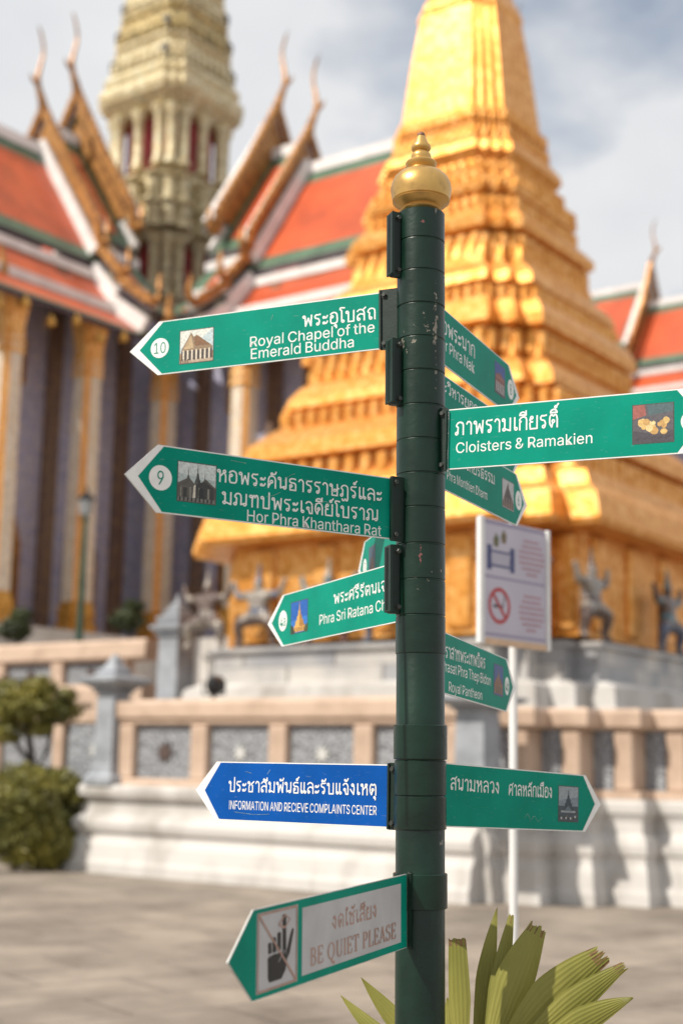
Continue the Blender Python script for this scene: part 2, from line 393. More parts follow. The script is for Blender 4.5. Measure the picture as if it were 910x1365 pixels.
# ------------------------------------------------------------------ golden chedi on its marble podium
KA, KB = ab(at(624, 840, 26))
base = W(KA, KB, 3.4)
chedi = thing('golden_chedi', 'towering gold mosaic chedi with stepped redented tiers, right behind the signpost', 'chedi', base)
ND, DD = 2, .13
SP = spread(ND, DD, math.radians(5))
def tier(name, prof, n=ND, d=DD, rows=(), caps=True, mat='gold'):
    m = MB(); R = []
    for y, h in prof:
        z, s = zat(620, y, 26), h * 26.0 * 1.075 / F_PX / SP
        R.append(ring_ab(KA, KB, s, z, n, d))
    m.loft(R, caps=caps)
    for y0, y1, h, wd, gap, dep in rows:
        if wd < .45: wd, gap, dep = wd * .55, gap * .6, dep * .6      # rows of little gilded uprights standing out from the tier
        z0, z1, s = zat(620, y1, 26), zat(620, y0, 26), h * 26.0 * 1.075 / F_PX / SP
        pl = redent(s, n, d)
        for i in range(len(pl)):
            p, q = pl[i], pl[(i + 1) % len(pl)]; L = math.hypot(q[0] - p[0], q[1] - p[1]); k = max(1, int(L / (wd + gap)))
            for j in range(k):
                t = (j + .5) / k; a, b = p[0] + (q[0] - p[0]) * t, p[1] + (q[1] - p[1]) * t
                ang = math.atan2(q[1] - p[1], q[0] - p[0])
                c = W(KA + a, KB + b, (z0 + z1) / 2)
                ww = min(wd, L / k * .8)
                dirw = (EL * (q[0] - p[0]) + ER * (q[1] - p[1])); rz = math.atan2(dirw.y, dirw.x)
                m.box(c, (ww, dep * 2, (z1 - z0)), rz=rz, bevel=min(ww, dep * 2, z1 - z0) * .28)
    return m.build(name, M[mat], chedi, base)
tier('bell', [(-120, 20), (-95, 26), (-70, 33), (-40, 44), (-15, 52), (5, 60), (22, 70), (30, 73), (36, 71), (90, 82), (150, 91), (182, 96)], 3, .12)
tier('bell_ring', [(182, 97), (186, 104), (196, 105), (203, 101), (208, 101), (214, 106), (222, 108), (226, 112), (236, 121), (246, 124), (252, 118), (258, 113)], 3, .11, rows=[(186, 203, 104, .18, .10, .06), (206, 222, 106, .22, .07, .07)])
tier('upper_tier', [(258, 113), (266, 116), (280, 127), (298, 140), (306, 138), (312, 128), (322, 131), (336, 150), (348, 162), (358, 160), (362, 148), (372, 149), (392, 157), (402, 158)], rows=[(262, 278, 122, .24, .09, .10), (284, 302, 136, .26, .09, .12), (312, 332, 138, .26, .09, .10), (364, 398, 152, .30, .14, .12)])
tier('middle_tier', [(402, 158), (410, 172), (422, 184), (434, 188), (440, 180), (448, 180), (462, 202), (478, 213), (492, 214), (498, 200), (515, 203), (530, 206)], rows=[(440, 460, 188, .28, .10, .12), (498, 528, 205, .32, .16, .12)])
tier('lower_tier', [(530, 206), (542, 224), (558, 238), (570, 240), (576, 226), (590, 238), (604, 262), (622, 286), (642, 288), (648, 268), (664, 276), (680, 290)], rows=[(576, 600, 244, .34, .12, .14), (648, 682, 280, .40, .16, .14)])
tier('base_tier', [(680, 290), (688, 314), (704, 322), (716, 336), (745, 344), (752, 340), (754, 318)])
tier('gallery_wall', [(752, 296), (872, 296)], rows=[(756, 866, 296, .46, .7, .08)], mat='gold')
m = MB()
for z0, z1, r0, r1 in [(zat(620, -120, 26) + .1 * k * 1.0 + .0, 0, 0, 0) for k in range(0)]: pass
zb = zat(620, -118, 26); prof = [(.42, zb)]
for k in range(14): r = .46 * (1 - k / 15); prof += [(r * .8, zb + k * .32), (r, zb + k * .32 + .1), (r, zb + k * .32 + .22)]
prof += [(.03, zb + 6.2), (.0, zb + 6.8)]
kc = W(KA, KB); m.lathe(prof, 20, (kc.x, kc.y, 0)); m.build('spire', M['gold'], chedi, base)

podium = thing('marble_podium', 'redented podium faced in grey and white marble with a white course, under the gold chedi', 'podium', W(KA, KB, 1.2))
def pod(name, prof, mat):
    m = MB(); m.loft([ring_ab(KA, KB, s, z, 3, .10) for z, s in prof]); return m.build(name, M[mat], podium, W(KA, KB, 1.2))
zt1 = zat(400, 846, 21.3)
zw1, zw0 = zat(400, 899, 21.0), zat(400, 933, 21.0)
pod('marble_facing', [(zw1, 3.88), (zt1 - .09, 3.88), (zt1 - .08, 3.96), (zt1, 3.96)], 'marble')
pod('white_course', [(1.20, 4.36), (zw0 - .2, 4.36), (zw0, 4.30), (zw1 - .08, 4.28), (zw1 - .03, 4.14), (zw1 - .003, 4.12)], 'lime')

# guardian figures holding the chedi up
def guardian(mat_body, mat_trim, mat_legs):
    me = bpy.data.meshes.new('guardian'); bm = bmesh.new()
    J = {'pel': (0, 0, .50, .115), 'wai': (0, -.01, .62, .10), 'che': (0, -.02, .78, .16), 'nec': (0, -.02, .90, .055), 'hea': (0, -.035, .985, .10), 'cro': (0, -.02, 1.09, .06), 'cr2': (0, -.02, 1.22, .032), 'cr3': (0, -.02, 1.36, .012),
         'hl': (-.12, 0, .48, .135), 'kl': (-.36, -.12, .38, .105), 'al': (-.33, -.04, .08, .065), 'fl': (-.40, -.14, .03, .045),
         'hr': (.12, 0, .48, .135), 'kr': (.36, -.12, .38, .105), 'ar': (.33, -.04, .08, .065), 'fr': (.40, -.14, .03, .045),
         'sl': (-.19, -.02, .85, .085), 'el': (-.42, -.03, .82, .07), 'wl': (-.50, -.03, 1.00, .042), 'gl': (-.53, -.01, 1.09, .045),
         'sr': (.19, -.02, .85, .085), 'er': (.42, -.03, .82, .07), 'wr': (.50, -.03, 1.00, .042), 'gr': (.53, -.01, 1.09, .045)}
    E = [('pel', 'wai'), ('wai', 'che'), ('che', 'nec'), ('nec', 'hea'), ('hea', 'cro'), ('cro', 'cr2'), ('cr2', 'cr3'), ('pel', 'hl'), ('hl', 'kl'), ('kl', 'al'), ('al', 'fl'), ('pel', 'hr'), ('hr', 'kr'), ('kr', 'ar'), ('ar', 'fr'), ('che', 'sl'), ('sl', 'el'), ('el', 'wl'), ('wl', 'gl'), ('che', 'sr'), ('sr', 'er'), ('er', 'wr'), ('wr', 'gr')]
    vs = {k: bm.verts.new(v[:3]) for k, v in J.items()}
    for a, b in E: bm.edges.new((vs[a], vs[b]))
    bm.to_mesh(me); bm.free()
    o = bpy.data.objects.new('tmp', me); scene.collection.objects.link(o)
    sm = o.modifiers.new('skin', 'SKIN')
    for i, k in enumerate(J): me.skin_vertices[0].data[i].radius = (J[k][3], J[k][3]); me.skin_vertices[0].data[i].use_root = (k == 'pel')
    sb = o.modifiers.new('sub', 'SUBSURF'); sb.levels = sb.render_levels = 1
    dg = bpy.context.evaluated_depsgraph_get()
    out = bpy.data.meshes.new_from_object(o.evaluated_get(dg)); bpy.data.objects.remove(o)
    for mm in (mat_body, mat_trim, mat_legs): out.materials.append(mm)
    for p in out.polygons:
        c = p.center; p.use_smooth = True
        p.material_index = 1 if (c.z > 1.03 or .56 < c.z < .66) else (2 if c.z < .44 else 0)
        if abs(c.x) > .28 and c.z > .7: p.material_index = 1 if abs(c.x) < .42 else 0
    return out
T_ = {'white': mosaic('white_glass_mosaic', [(.27, .24, .21), (.17, .145, .14), (.36, .32, .26)], 26, .3, .1, .3), 'blue': mosaic('blue_glass_mosaic', [(.05, .07, .13), (.11, .13, .19), (.18, .19, .22)], 26, .3, .1, .3), 'teal': mosaic('teal_glass_mosaic', [(.05, .16, .20), (.09, .20, .23), (.18, .21, .23)], 26, .3, .1, .3), 'brown': mosaic('brown_glass_mosaic', [(.07, .045, .04), (.12, .08, .065), (.19, .15, .13)], 26, .3, .1, .3), 'red': mosaic('maroon_glass_mosaic', [(.10, .03, .03), (.14, .06, .05), (.19, .14, .13)], 26, .3, .1, .3)}
SG = 3.84
def face_point(px):
    p = on_plane(px, 842, W(KA + SG, 0, 0), EL); a, b = ab(p)
    b = max(b, KB - 3.0)
    if b - KB <= SG * .98: return W(KA + SG, b, zt1), RZ
    p = on_plane(px, 842, W(0, KB + SG, 0), ER); a, b = ab(p); return W(a, KB + SG, zt1), RZ + math.pi / 2
gl = [(277, 'brown', 'white', 'white', 'brown mosaic guardian with white sleeves at the far left corner of the chedi base', 1.06),
      (345, 'white', 'blue', 'brown', 'white mosaic guardian with a blue crown and dark breeches, left part of the chedi base', 1.06),
      (438, 'teal', 'white', 'red', 'teal mosaic guardian with pale crown, on the chedi base just above the 4a sign', 1.06),
      (520, 'brown', 'blue', 'blue', 'dark mosaic guardian mostly hidden by the signpost', 1.06),
      (690, 'red', 'white', 'brown', 'maroon mosaic guardian hidden behind the no smoking board', 1.06),
      (787, 'white', 'brown', 'brown', 'white mosaic guardian with raised arms, just right of the no smoking board', 1.06),
      (888, 'brown', 'teal', 'blue', 'dark mosaic guardian with teal crown at the right edge of the chedi base', 1.06)]
for px, a, b, c, lab, sc in gl:
    me = guardian(T_[a], T_[b], T_[c]); o = bpy.data.objects.new('guardian_statue', me); scene.collection.objects.link(o)
    p, rz = face_point(px); o.location = p; o.rotation_euler = (0, 0, rz); o.scale = (sc, sc, sc)
    tag(o, lab, 'statue', 'guardian statues round the chedi')

# ------------------------------------------------------------------ roofed temple wings
def slope_panel(m, P, u0, u1, v0, z0, v1, z1, bu, bv0, bv1, sgn):
    """one tiled slope: orange field in a green border, with thickness; P(u,v,z) -> world"""
    us = [u0, u0 + bu, u1 - bu, u1]; L = math.hypot(v1 - v0, z1 - z0); ts = [0, bv0 / L, 1 - bv1 / L, 1]
    g = lambda u, t, dz=0: P(u, sgn * (v0 + (v1 - v0) * t), z0 + (z1 - z0) * t + dz)
    vs = [g(u, t) for t in ts for u in us]
    for i in range(3):
        for j in range(3):
            q = [vs[i * 4 + j], vs[i * 4 + j + 1], vs[i * 4 + j + 5], vs[i * 4 + j + 4]]
            m.add(q, [(0, 1, 2, 3)], 0 if (i == 1 and j == 1) else 1)
    th = -.16
    lo = [g(u0, 0, th), g(u1, 0, th), g(u1, 1, th), g(u0, 1, th)]; hi = [vs[0], vs[3], vs[15], vs[12]]
    m.add(hi + lo, [(0, 1, 5, 4), (1, 2, 6, 5), (2, 3, 7, 6), (3, 0, 4, 7), (4, 5, 6, 7)], 2)
def chofa(P, u, z, k, mat, parent, off):
    """the slim horn on a gable peak: S curve leaning out and up"""
    m = MB(); pts = [(0, -.2), (.10, .25), (.28, .62), (.34, .95), (.26, 1.35), (.16, 1.75), (.17, 2.1), (.30, 2.5), (.42, 2.72)]
    rad = [.17, .14, .10, .085, .062, .05, .045, .04, .02]
    m.tube([P(u + a * k, 0, z + b * k) for a, b in pts], [r * k for r in rad], 8)
    m.tube([P(u + .30 * k, 0, z + .7 * k), P(u + .55 * k, 0, z + .82 * k), P(u + .66 * k, 0, z + .98 * k)], [.09 * k, .06 * k, .015 * k], 6)
    return m.build('chofa', mat, parent, off)
def rake(P, u, sgn, pts, k, parent, off, fringe=True):
    """gilded bargeboard with flame fringe down one side of a gable, ending in an upturned finial"""
    m = MB()
    for (v0, z0), (v1, z1) in zip(pts[:-1], pts[1:]):
        n = max(2, int(math.hypot(v1 - v0, z1 - z0) / (.30 * k)))
        m.bar(P(u + .10, sgn * v0, z0), P(u + .10, sgn * v1, z1), .20 * k, .20 * k)
        L = math.hypot(v1 - v0, z1 - z0); nx, nz = -(z1 - z0) / L, (v1 - v0) / L
        if nz < 0: nx, nz = -nx, -nz
        for i in range(n if fringe else 0):
            t = (i + .5) / n; v, z = v0 + (v1 - v0) * t, z0 + (z1 - z0) * t
            w = .13 * k; dv, dz = (v1 - v0) / L, (z1 - z0) / L
            a = [(v - dv * w + nx * .1, z - dz * w + nz * .1), (v + dv * w + nx * .1, z + dz * w + nz * .1), (v + nx * .20 * k - dv * .12 * k, z + nz * .20 * k - dz * .12 * k)]
            m.loft([[P(u + .06, sgn * x, y) for x, y in a], [P(u + .16, sgn * x, y) for x, y in a]])
    v, z = pts[-1]; q = .62 * k
    m.tube([P(u + .1, sgn * (v - .1 * q), z + .05 * q), P(u + .1, sgn * (v + .25 * q), z - .12 * q), P(u + .1, sgn * (v + .50 * q), z + .05 * q), P(u + .1, sgn * (v + .58 * q), z + .42 * q), P(u + .1, sgn * (v + .50 * q), z + .85 * q), P(u + .1, sgn * (v + .58 * q), z + 1.15 * q)], [.15 * q, .2 * q, .2 * q, .14 * q, .08 * q, .02 * q], 8)
    return m.build('bargeboard', M['gold_dim'], parent, off)
def wing(parent, off, P, k, secs, fin_at=()):
    """secs: (u0, u1, ridge z, gable peak z or None). Layers below the main slope step outwards."""
    Lay = [(0, 0, 2.52, 3.87, .45, .50), (2.50, 4.35, 3.42, 5.38, .16, .22), (3.36, 5.50, 4.62, 6.38, .16, .24)]
    for (u0, u1, zr, gz) in secs:
        m = MB(); mw = MB()
        short = u1 - u0 < 1.0 * k and gz
        for li, (v0, d0, v1, d1, b0, b1) in enumerate(Lay[:1] if short else Lay):
            u0_ = u0; u0 = max(u0, (v1 - .35) * k) if (li and u0 >= 0) else u0
            for sgn in (1, -1):
                slope_panel(m, P, u0, u1, v0 * k, zr - d0 * k, v1 * k, zr - d1 * k, .55 * k, (b0 if li else .62) * k, b1 * k, sgn)
                mw.bar(P(u0, sgn * (v0 + .02) * k, zr - (d0 - .07) * k), P(u1, sgn * (v0 + .02) * k, zr - (d0 - .07) * k), .20 * k, (.26 if li else .34) * k)
                mw.bar(P(u1 - .22 * k, sgn * v0 * k, zr - (d0 - .12) * k), P(u1 - .22 * k, sgn * v1 * k, zr - (d1 - .12) * k), .26 * k, .18 * k)
                uw = u0_ + (.60 if u0_ > 4.5 else .12) * k; big = u0_ > 4.5
                if u0 > 0 and (not li or u0_ > 4.5): mw.bar(P(uw, sgn * v0 * k, zr - (d0 - (.28 if big else .12)) * k), P(uw, sgn * v1 * k, zr - (d1 - (.28 if big else .12)) * k), .15 * k, (.42 if big else .2) * k)
            u0 = u0_
        rf = m.build('roof', [M['roof_orange'], M['roof_green'], M['purple']], parent, off)
        mw.build('ridge_plaster', M['roof_white'], rf, off)
        if gz:
            lift = gz - zr
            pts = [(0, gz), (1.3 * k, zr - 1.55 * k), (2.55 * k, zr - 3.5 * k), (2.62 * k, zr - 4.15 * k)]
            pt2 = [(2.62 * k, zr - 4.2 * k), (3.5 * k, zr - 5.15 * k)]; pt3 = [(3.46 * k, zr - 5.3 * k), (4.7 * k, zr - 6.2 * k)]
            for sgn in (1, -1):
                for q in ((pts,) if short else (pts, pt2, pt3)): rake(P, u1, sgn, q, k, parent, off)
            m = MB(); tri = [(0, gz - .3 * k), (1.25 * k, zr - 1.7 * k), (2.4 * k, zr - 3.7 * k), (-2.4 * k, zr - 3.7 * k), (-1.25 * k, zr - 1.7 * k)]
            m.loft([[P(u1 + e, v, z) for v, z in tri] for e in (-.05, .02)]); m.build('pediment', M['gold_dim'], parent, off)
            chofa(P, u1 + .08, gz, k * .92, M['gold_dim'], parent, off)

hall = thing('cross_plan_temple', 'cross-plan hall with orange and green tiled roofs, gilded columns and a mosaic tower', 'temple', W(0, 0, 0))
HO = W(0, 0, 0)
PL = lambda u, v, z: W(u, v, z)      # wing coming forward to the left
PRt = lambda u, v, z: W(v, u, z)     # wing going right
wing(hall, HO, PL, 1.0, [(3.62, 4.05, 20.9, 21.65), (3.8, 5.35, 20.0, 20.6), (4.9, 12.2, 19.2, 19.9)])
wing(hall, HO, PRt, 1.0, [(3.85, 4.4, 20.9, 21.65), (4.1, 5.65, 20.0, 20.5), (5.2, 12.6, 19.2, 19.9)])
for nm, s0 in (('back_left', -1),):
    wing(hall, HO, lambda u, v, z: W(-u, v, z), 1.0, [(3.1, 10, 20.4, None)]); wing(hall, HO, lambda u, v, z: W(v, -u, z), 1.0, [(3.1, 10, 20.4, None)])
# gilded upturned finial where a lower roof ends at the far left
m = MB(); p = on_plane(12, 385, W(0, 3.42, 0), ER); a_, b_ = ab(p)
for dz in (0,): m.tube([W(a_ + x, b_, p.z + z) for x, z in ((-.5, -.15), (.0, -.2), (.25, .1), (.22, .6), (.34, 1.1))], [.16, .2, .2, .12, .02], 8)
m.build('naga_finial', M['gold_dim'], hall, HO)
for q in ((4.7, 4.7, 13.0),):
    m = MB(); m.tube([W(q[0] + x, q[1] + x, q[2] + z) for x, z in ((-.5, -.3), (0, -.25), (.22, .1), (.2, .6), (.3, 1.1))], [.24, .28, .24, .14, .03], 8); m.build('naga_finial', M['gold_dim'], hall, HO)
# walls
ZF = 4.6
m = MB()
for sg_ in (1,):
    for ring in ([(12, 2.6), (2.6, 2.6), (2.6, 12), (-2.6, 12), (-2.6, 2.6), (-10, 2.6), (-10, -2.6), (-2.6, -2.6), (-2.6, -10), (2.6, -10), (2.6, -2.6), (12, -2.6)],):
        m.loft([[W(a, b, z) for a, b in ring] for z in (ZF, 14.2)])
m.build('wall', M['wall'], hall, HO)
m = MB()
for u in (4.3, 6.9, 9.7):
    for f in (PL, PRt):
        m.loft([[f(u + dx_, 2.6 + dv, z) for dx_, dv in ((-.2, -.02), (.2, -.02), (.2, .22), (-.2, .22))] for z in (ZF, 14.6)])
m.build('pilaster', material('bronze_mosaic', (.26, .17, .10), .45, .1, col2=(.15, .10, .09), scale=6), hall, HO)
win0 = None
for f, us in ((PL, (5.6, 8.3)), (PRt, (5.6, 8.3))):
    for u in us:
        g = lambda a, b, c, d, z0, z1, mb: mb.loft([[f(x, 2.6 + y, z) for x, y in ((a, c), (b, c), (b, d), (a, d))] for z in (z0, z1)])
        m = MB(); g(u - .55, u + .55, .0, .14, ZF, 7.0, m); 
        m.loft([[f(u + s * .55 * w, 2.6 + .14 * (y > 0), z - 1.0) for s, y in ((-1, 0), (1, 0), (1, 1), (-1, 1))] for w, z in ((1, 8.0), (.8, 8.35), (.55, 8.7), (.3, 9.3), (.1, 10.2), (.02, 10.8))])
        d_ = m.build('door_surround', M['gold_dim'], hall, HO)
        m = MB(); g(u - .36, u + .36, .10, .18, ZF + .05, 6.7, m); m.build('door', M['door'], d_, HO)
        m = MB(); g(u - .42, u + .42, .0, .12, 11.2, 12.4, m); w_ = m.build('window_frame', M['gold_dim'], hall, HO)
        m = MB(); g(u - .28, u + .28, .08, .14, 11.35, 12.25, m); m.build('shutter', M['door'], w_, HO)
# columns: redented shafts, gold faces between pale mosaic corners
def column_mesh():
    H = 12.9 - ZF; shaft = MB(); s = .34
    def rg(k, z): return [(x * k, y * k, z) for x, y in redent(s, 2, .2)]
    zz = [.9, H - 1.1]; n = len(redent(1, 2, .2)); R = [rg(1.0, zz[0]), rg(.88, zz[1])]
    vs = [p for r in R for p in r]
    for j in range(n):
        k = (j + 1) % n; face = redent(1, 2, .2); L = math.hypot(face[j][0] - face[k][0], face[j][1] - face[k][1])
        shaft.add([R[0][j], R[0][k], R[1][k], R[1][j]], [(0, 1, 2, 3)], 0 if L > .5 else 1)
    b_ = MB(); b_.loft([rg(1.35, 0), rg(1.35, .3), rg(1.15, .4), rg(1.25, .6), rg(1.02, .9)])
    c_ = MB(); c_.loft([rg(.88, H - 1.1), rg(1.02, H - 1.0), rg(.92, H - .9), rg(1.0, H - .6), rg(1.22, H - .2), rg(1.3, H)])
    for k in range(2): c_.loft([rg(1.0, H - 1.5 + k * .22), rg(1.06, H - 1.45 + k * .22), rg(1.0, H - 1.38 + k * .22)])
    return shaft, b_, c_
csh, cbs, ccp = column_mesh()
first = csh.build('column', [M['silverstripe'], M['column_gold']], hall); 
cb = cbs.build('column_base', M['gold_matt'], first); cc = ccp.build('capital', M['column_gold'], first)
spots = [(4.1, 4.1)] + [(u, 4.05) for u in (6.95, 9.65, 12.1)] + [(4.05, u) for u in (6.95, 9.7, 12.3)]
for i, (a, b) in enumerate(spots):
    o = first if i == 0 else copy_tree(first, hall)
    o.location = EL * a + ER * b + V((0, 0, ZF)); o.rotation_euler = (0, 0, RZ)
# little bells under the eaves
bell0 = None
for f in (PL, PRt):
    for k in range(9):
        p = f(4.6 + k * .85, 4.62, 12.55 - .25 * (k % 2))
        if bell0 is None:
            m = MB(); m.lathe([(.0, .22), (.03, .2), (.05, .16), (.11, .08), (.14, -.06), (.10, -.1), (.0, -.1)], 10); bell0 = m.build('eave_bell', M['gold_matt'], hall); o = bell0
        else: o = bell0.copy(); scene.collection.objects.link(o)
        o.parent = hall; o.location = p - HO
# mosaic tower over the crossing
tw = MB(); ST = spread(2, .12, math.radians(-7))
def tring(y, h): return ring_ab(0, 0, h * 44 * 1.03 / F_PX / ST, zat(228, y, 44), 2, .12)
core = MB(); core.loft([tring(y, h) for y, h in ((470, 61), (330, 61), (330, 58), (168, 58))]); core.build('tower_recess', M['crimson'], hall, HO)
for prof in ([(446, 72), (432, 76), (420, 74), (420, 56)], [(338, 52), (338, 72), (328, 80), (318, 82), (312, 76), (302, 78), (296, 72), (286, 76), (280, 70), (272, 74), (262, 72), (250, 72), (244, 62)],
             [(176, 60), (172, 74), (164, 86), (156, 96), (148, 100), (140, 98), (134, 90), (126, 94), (116, 86)]): band = MB(); band.loft([tring(y, h) for y, h in prof]); band.build('tower_moulding', M['cream'], hall, HO)
def pilrow(y0, y1, h, r):
    pil = MB()
    s = h * 44 * 1.03 / F_PX / ST
    z0, z1 = zat(228, y0, 44), zat(228, y1, 44); pl = redent(s, 2, .12)
    pts = []
    for c_, s_ in ((1, 0), (0, 1), (-1, 0), (0, -1)):
        for x, y in ((1, -.62), (1, 0), (1, .62), (.88, .88)): pts.append((s * (x * c_ - y * s_), s * (x * s_ + y * c_)))
    for a, b in pts:
        c = W(a, b); H = z1 - z0
        pil.lathe([(r * 1.3, z0), (r * 1.3, z0 + H * .06), (r, z0 + H * .1), (r * .92, z0 + H * .5), (r, z0 + H * .86), (r * 1.5, z0 + H * .93), (r * 1.6, z1)], 8, (c.x, c.y, 0))
    pil.build('tower_pilasters', M['cream'], hall, HO)
pilrow(420, 338, 74, .18); pilrow(248, 172, 75, .18); pilrow(300, 262, 80, .22); pilrow(332, 300, 85, .24)
# tiers of the tower
zy = 116; hw = 86; k = 0
while zy > -190:
    d_ = max(26 - k * .9, 12) * 1.55; h2 = hw - 6.0 - .5 * k
    if h2 < 6: break
    m = MB(); m.loft([tring(y, h) for y, h in ((zy, hw * .93), (zy - d_ * .22, hw * .90), (zy - d_ * .30, hw * .97), (zy - d_ * .48, hw * .99), (zy - d_ * .56, hw * .90), (zy - d_ * .8, hw * .86), (zy - d_ * .9, hw * .93), (zy - d_, hw * .92), (zy - d_, h2 * .8))])
    s = hw * .97 * 44 * 1.03 / F_PX / ST; z0, z1 = zat(228, zy - d_ * .05, 44), zat(228, zy - d_ * .62, 44)
    pl = redent(s, 2, .12)
    for i in range(len(pl)):
        p, q = pl[i], pl[(i + 1) % len(pl)]; L = math.hypot(q[0] - p[0], q[1] - p[1]); nn = max(1, int(L / .30))
        for j in range(nn):
            t = (j + .5) / nn; c = W(p[0] + (q[0] - p[0]) * t, p[1] + (q[1] - p[1]) * t)
            m.loft([[c + V((w * math.cos(j_ * 1.571 + .785 + RZ), w * math.sin(j_ * 1.571 + .785 + RZ), z)) for j_ in range(4)] for w, z in ((.11, z0), (.13, z0 + (z1 - z0) * .4), (.03, z1 + .05))])
    t_ = m.build('tower_tier', M['olive' if k % 2 else 'cream'], hall, HO)
    for a, b in ((s * .97, -s * .70), (-s * .70, s * .97), (s * .97, s * .70)):
        m = MB(); c = W(a, b, zat(228, zy - d_ * .3, 44)); m.box(c, (.26, .26, (z1 - z0) * .5), rz=RZ); m.build('tower_niche', M['niche'], t_, HO)
    zy -= d_; hw = h2; k += 1

# the hall on the right, behind the chedi: only its roof shows
qa = at(863, 352, 44); a0, b0 = ab(qa)
right = thing('temple_hall', 'hall whose white-ridged orange and green roof peeps out at the right edge, behind the chedi', 'temple', W(a0, b0, 0))
RO_ = W(a0, b0, 0)
PH = lambda u, v, z: W(a0 + v, b0 + u, z)
wing(right, RO_, PH, .62, [(-4.5, 0, qa.z - .75, qa.z - .05), (-.3, 6, qa.z - 1.45, None)])
m = MB(); m.loft([[W(a0 + x, b0 + y, z) for x, y in ((1.6, -4.4), (1.6, 5.8), (-1.6, 5.8), (-1.6, -4.4))] for z in (0, qa.z - 4.6)]); m.build('wall', M['wall'], right, RO_)

# ------------------------------------------------------------------ terraces
def mould(m, path, prof, closed=False, mat=0):
    """sweep a moulding profile (out, z) along a plan path in (a,b), mitred; outside lies to the left of travel"""
    n = len(path); rings = []
    for i, p in enumerate(path):
        pr, nx = path[max(i - 1, 0)], path[min(i + 1, n - 1)]
        def nor(p, q): d = math.hypot(q[0] - p[0], q[1] - p[1]); return ((q[1] - p[1]) / d, -(q[0] - p[0]) / d)
        if i == 0: o = nor(p, nx); k = 1
        elif i == n - 1: o = nor(pr, p); k = 1
        else:
            o1, o2 = nor(pr, p), nor(p, nx); o = (o1[0] + o2[0], o1[1] + o2[1]); L = o[0] ** 2 + o[1] ** 2; k = 2 / L
        rings.append([W(p[0] + o[0] * k * e, p[1] + o[1] * k * e, z) for e, z in prof])
    m.loft(rings, mat, caps=True)
PLINTH = lambda h: [(e * .8 if e > 0 else e, z) for e, z in [(-.6, 0), (.34, 0), (.34, .14), (.30, .20), (.26, .40), (.17, .50), (.17, .56), (.24, .60), (.26, .70), (.20, .78), (.06, .84), (.04, .98), (.10, 1.04), (.18, 1.08), (.20, 1.18), (.16, h), (-.6, h)]]
lowt = thing('lower_terrace', 'long white stepped plinth with peach sandstone rail and grey openwork panels', 'terrace', W(17, 17, 0))
LO = W(17, 17, 0)
AW, B0 = 17.0, 15.2
B1 = 21.75
bays = 6; da, db = .376, .52
path = [(12.0, B0), (AW, B0), (AW, B1)]
a, b = AW, B1
cor = []
for k in range(bays):
    a -= da; path.append((a, b)); b += db; cor.append((a, b)); path.append((a, b))
path.append((a - 3, b))
m = MB(); mould(m, path[:3], PLINTH(1.24)); m.build('plinth', M['lime'], lowt, LO)
m = MB(); mould(m, path[2:], [(e * .5 + (.03 if e > 0 else 0), z - .003) for e, z in PLINTH(1.24)]); m.build('stepped_plinth', M['lime'], lowt, LO)
m = MB(); inner = [(p[0] - .3, p[1] + (.3 if i < 2 else 0)) for i, p in enumerate(path)]
m.loft([[W(x, y, z) for x, y in inner] for z in (1.1, 1.22)]); m.build('terrace_floor', M['paving'], lowt, LO)
ZR0, ZR1 = 1.24, 2.46
# rail of the long left stretch
SB = -.16
m = MB(); pth = [(12.0, B0 + .1), (AW + SB, B0 + .1), (AW + SB, B1 - .1)]
mould(m, pth, [(-.14, ZR0), (.14, ZR0), (.14, ZR0 + .07), (.10, ZR0 + .10), (-.14, ZR0 + .10)]); m.build('rail_foot', M['sand'], lowt, LO)
m = MB(); mould(m, pth, [(-.16, ZR1 - .36), (.08, ZR1 - .36), (.12, ZR1 - .33), (.12, ZR1 - .28), (.17, ZR1 - .25), (.18, ZR1 - .06), (.15, ZR1), (-.16, ZR1)]); m.build('coping', M['sand'], lowt, LO)
pw = .30
post_bs = []
for px in (164, 261, 366, 480):
    p = on_plane(px, 1000, W(AW, 0, 0), EL); post_bs.append(ab(p)[1])
gapb = (post_bs[-1] - post_bs[0]) / 3
post_bs = [post_bs[0] + gapb * k for k in range(5)]
post_bs = [b for b in post_bs if b < B1 - .1]
m0 = MB(); hz = ZR1 - .36 - ZR0 - .10; m0.box((0, 0, hz / 2), (pw, .24, hz), bevel=.02)
p0 = None
def put(mesh_first, name, mat, parent, off, loc, rz, box=None):
    if mesh_first is None: o = box.build(name, mat, parent)
    else: o = mesh_first.copy(); scene.collection.objects.link(o); o.parent = parent
    o.location = loc - off; o.rotation_euler = (0, 0, rz); return o
for b in post_bs: p0o = put(p0, 'rail_post', M['sand'], lowt, LO, W(AW + SB, b, ZR0 + .10), RZ, m0); p0 = p0 or p0o
pn0 = MB(); wl = gapb - pw; pn0.box((0, .04, hz / 2), (wl - .004, .10, hz)); pn = None; st = None
star = MB()
def star_mesh(r):
    s = MB(); pts = [(r * (1 if i % 2 == 0 else .5) * math.cos(i * math.pi / 8), -.03, r * (1 if i % 2 == 0 else .5) * math.sin(i * math.pi / 8)) for i in range(16)]
    back = [(p[0], .02, p[2]) for p in pts]; s.loft([back, pts]); return s
M['star_brown'] = material('brown_glazed_star', (.09, .06, .05), .4, 0, var=.3, scale=20); M['star_white'] = material('white_glazed_star', (.55, .55, .53), .4, 0, var=.2, scale=20)
edges = [post_bs[0] - gapb] + post_bs
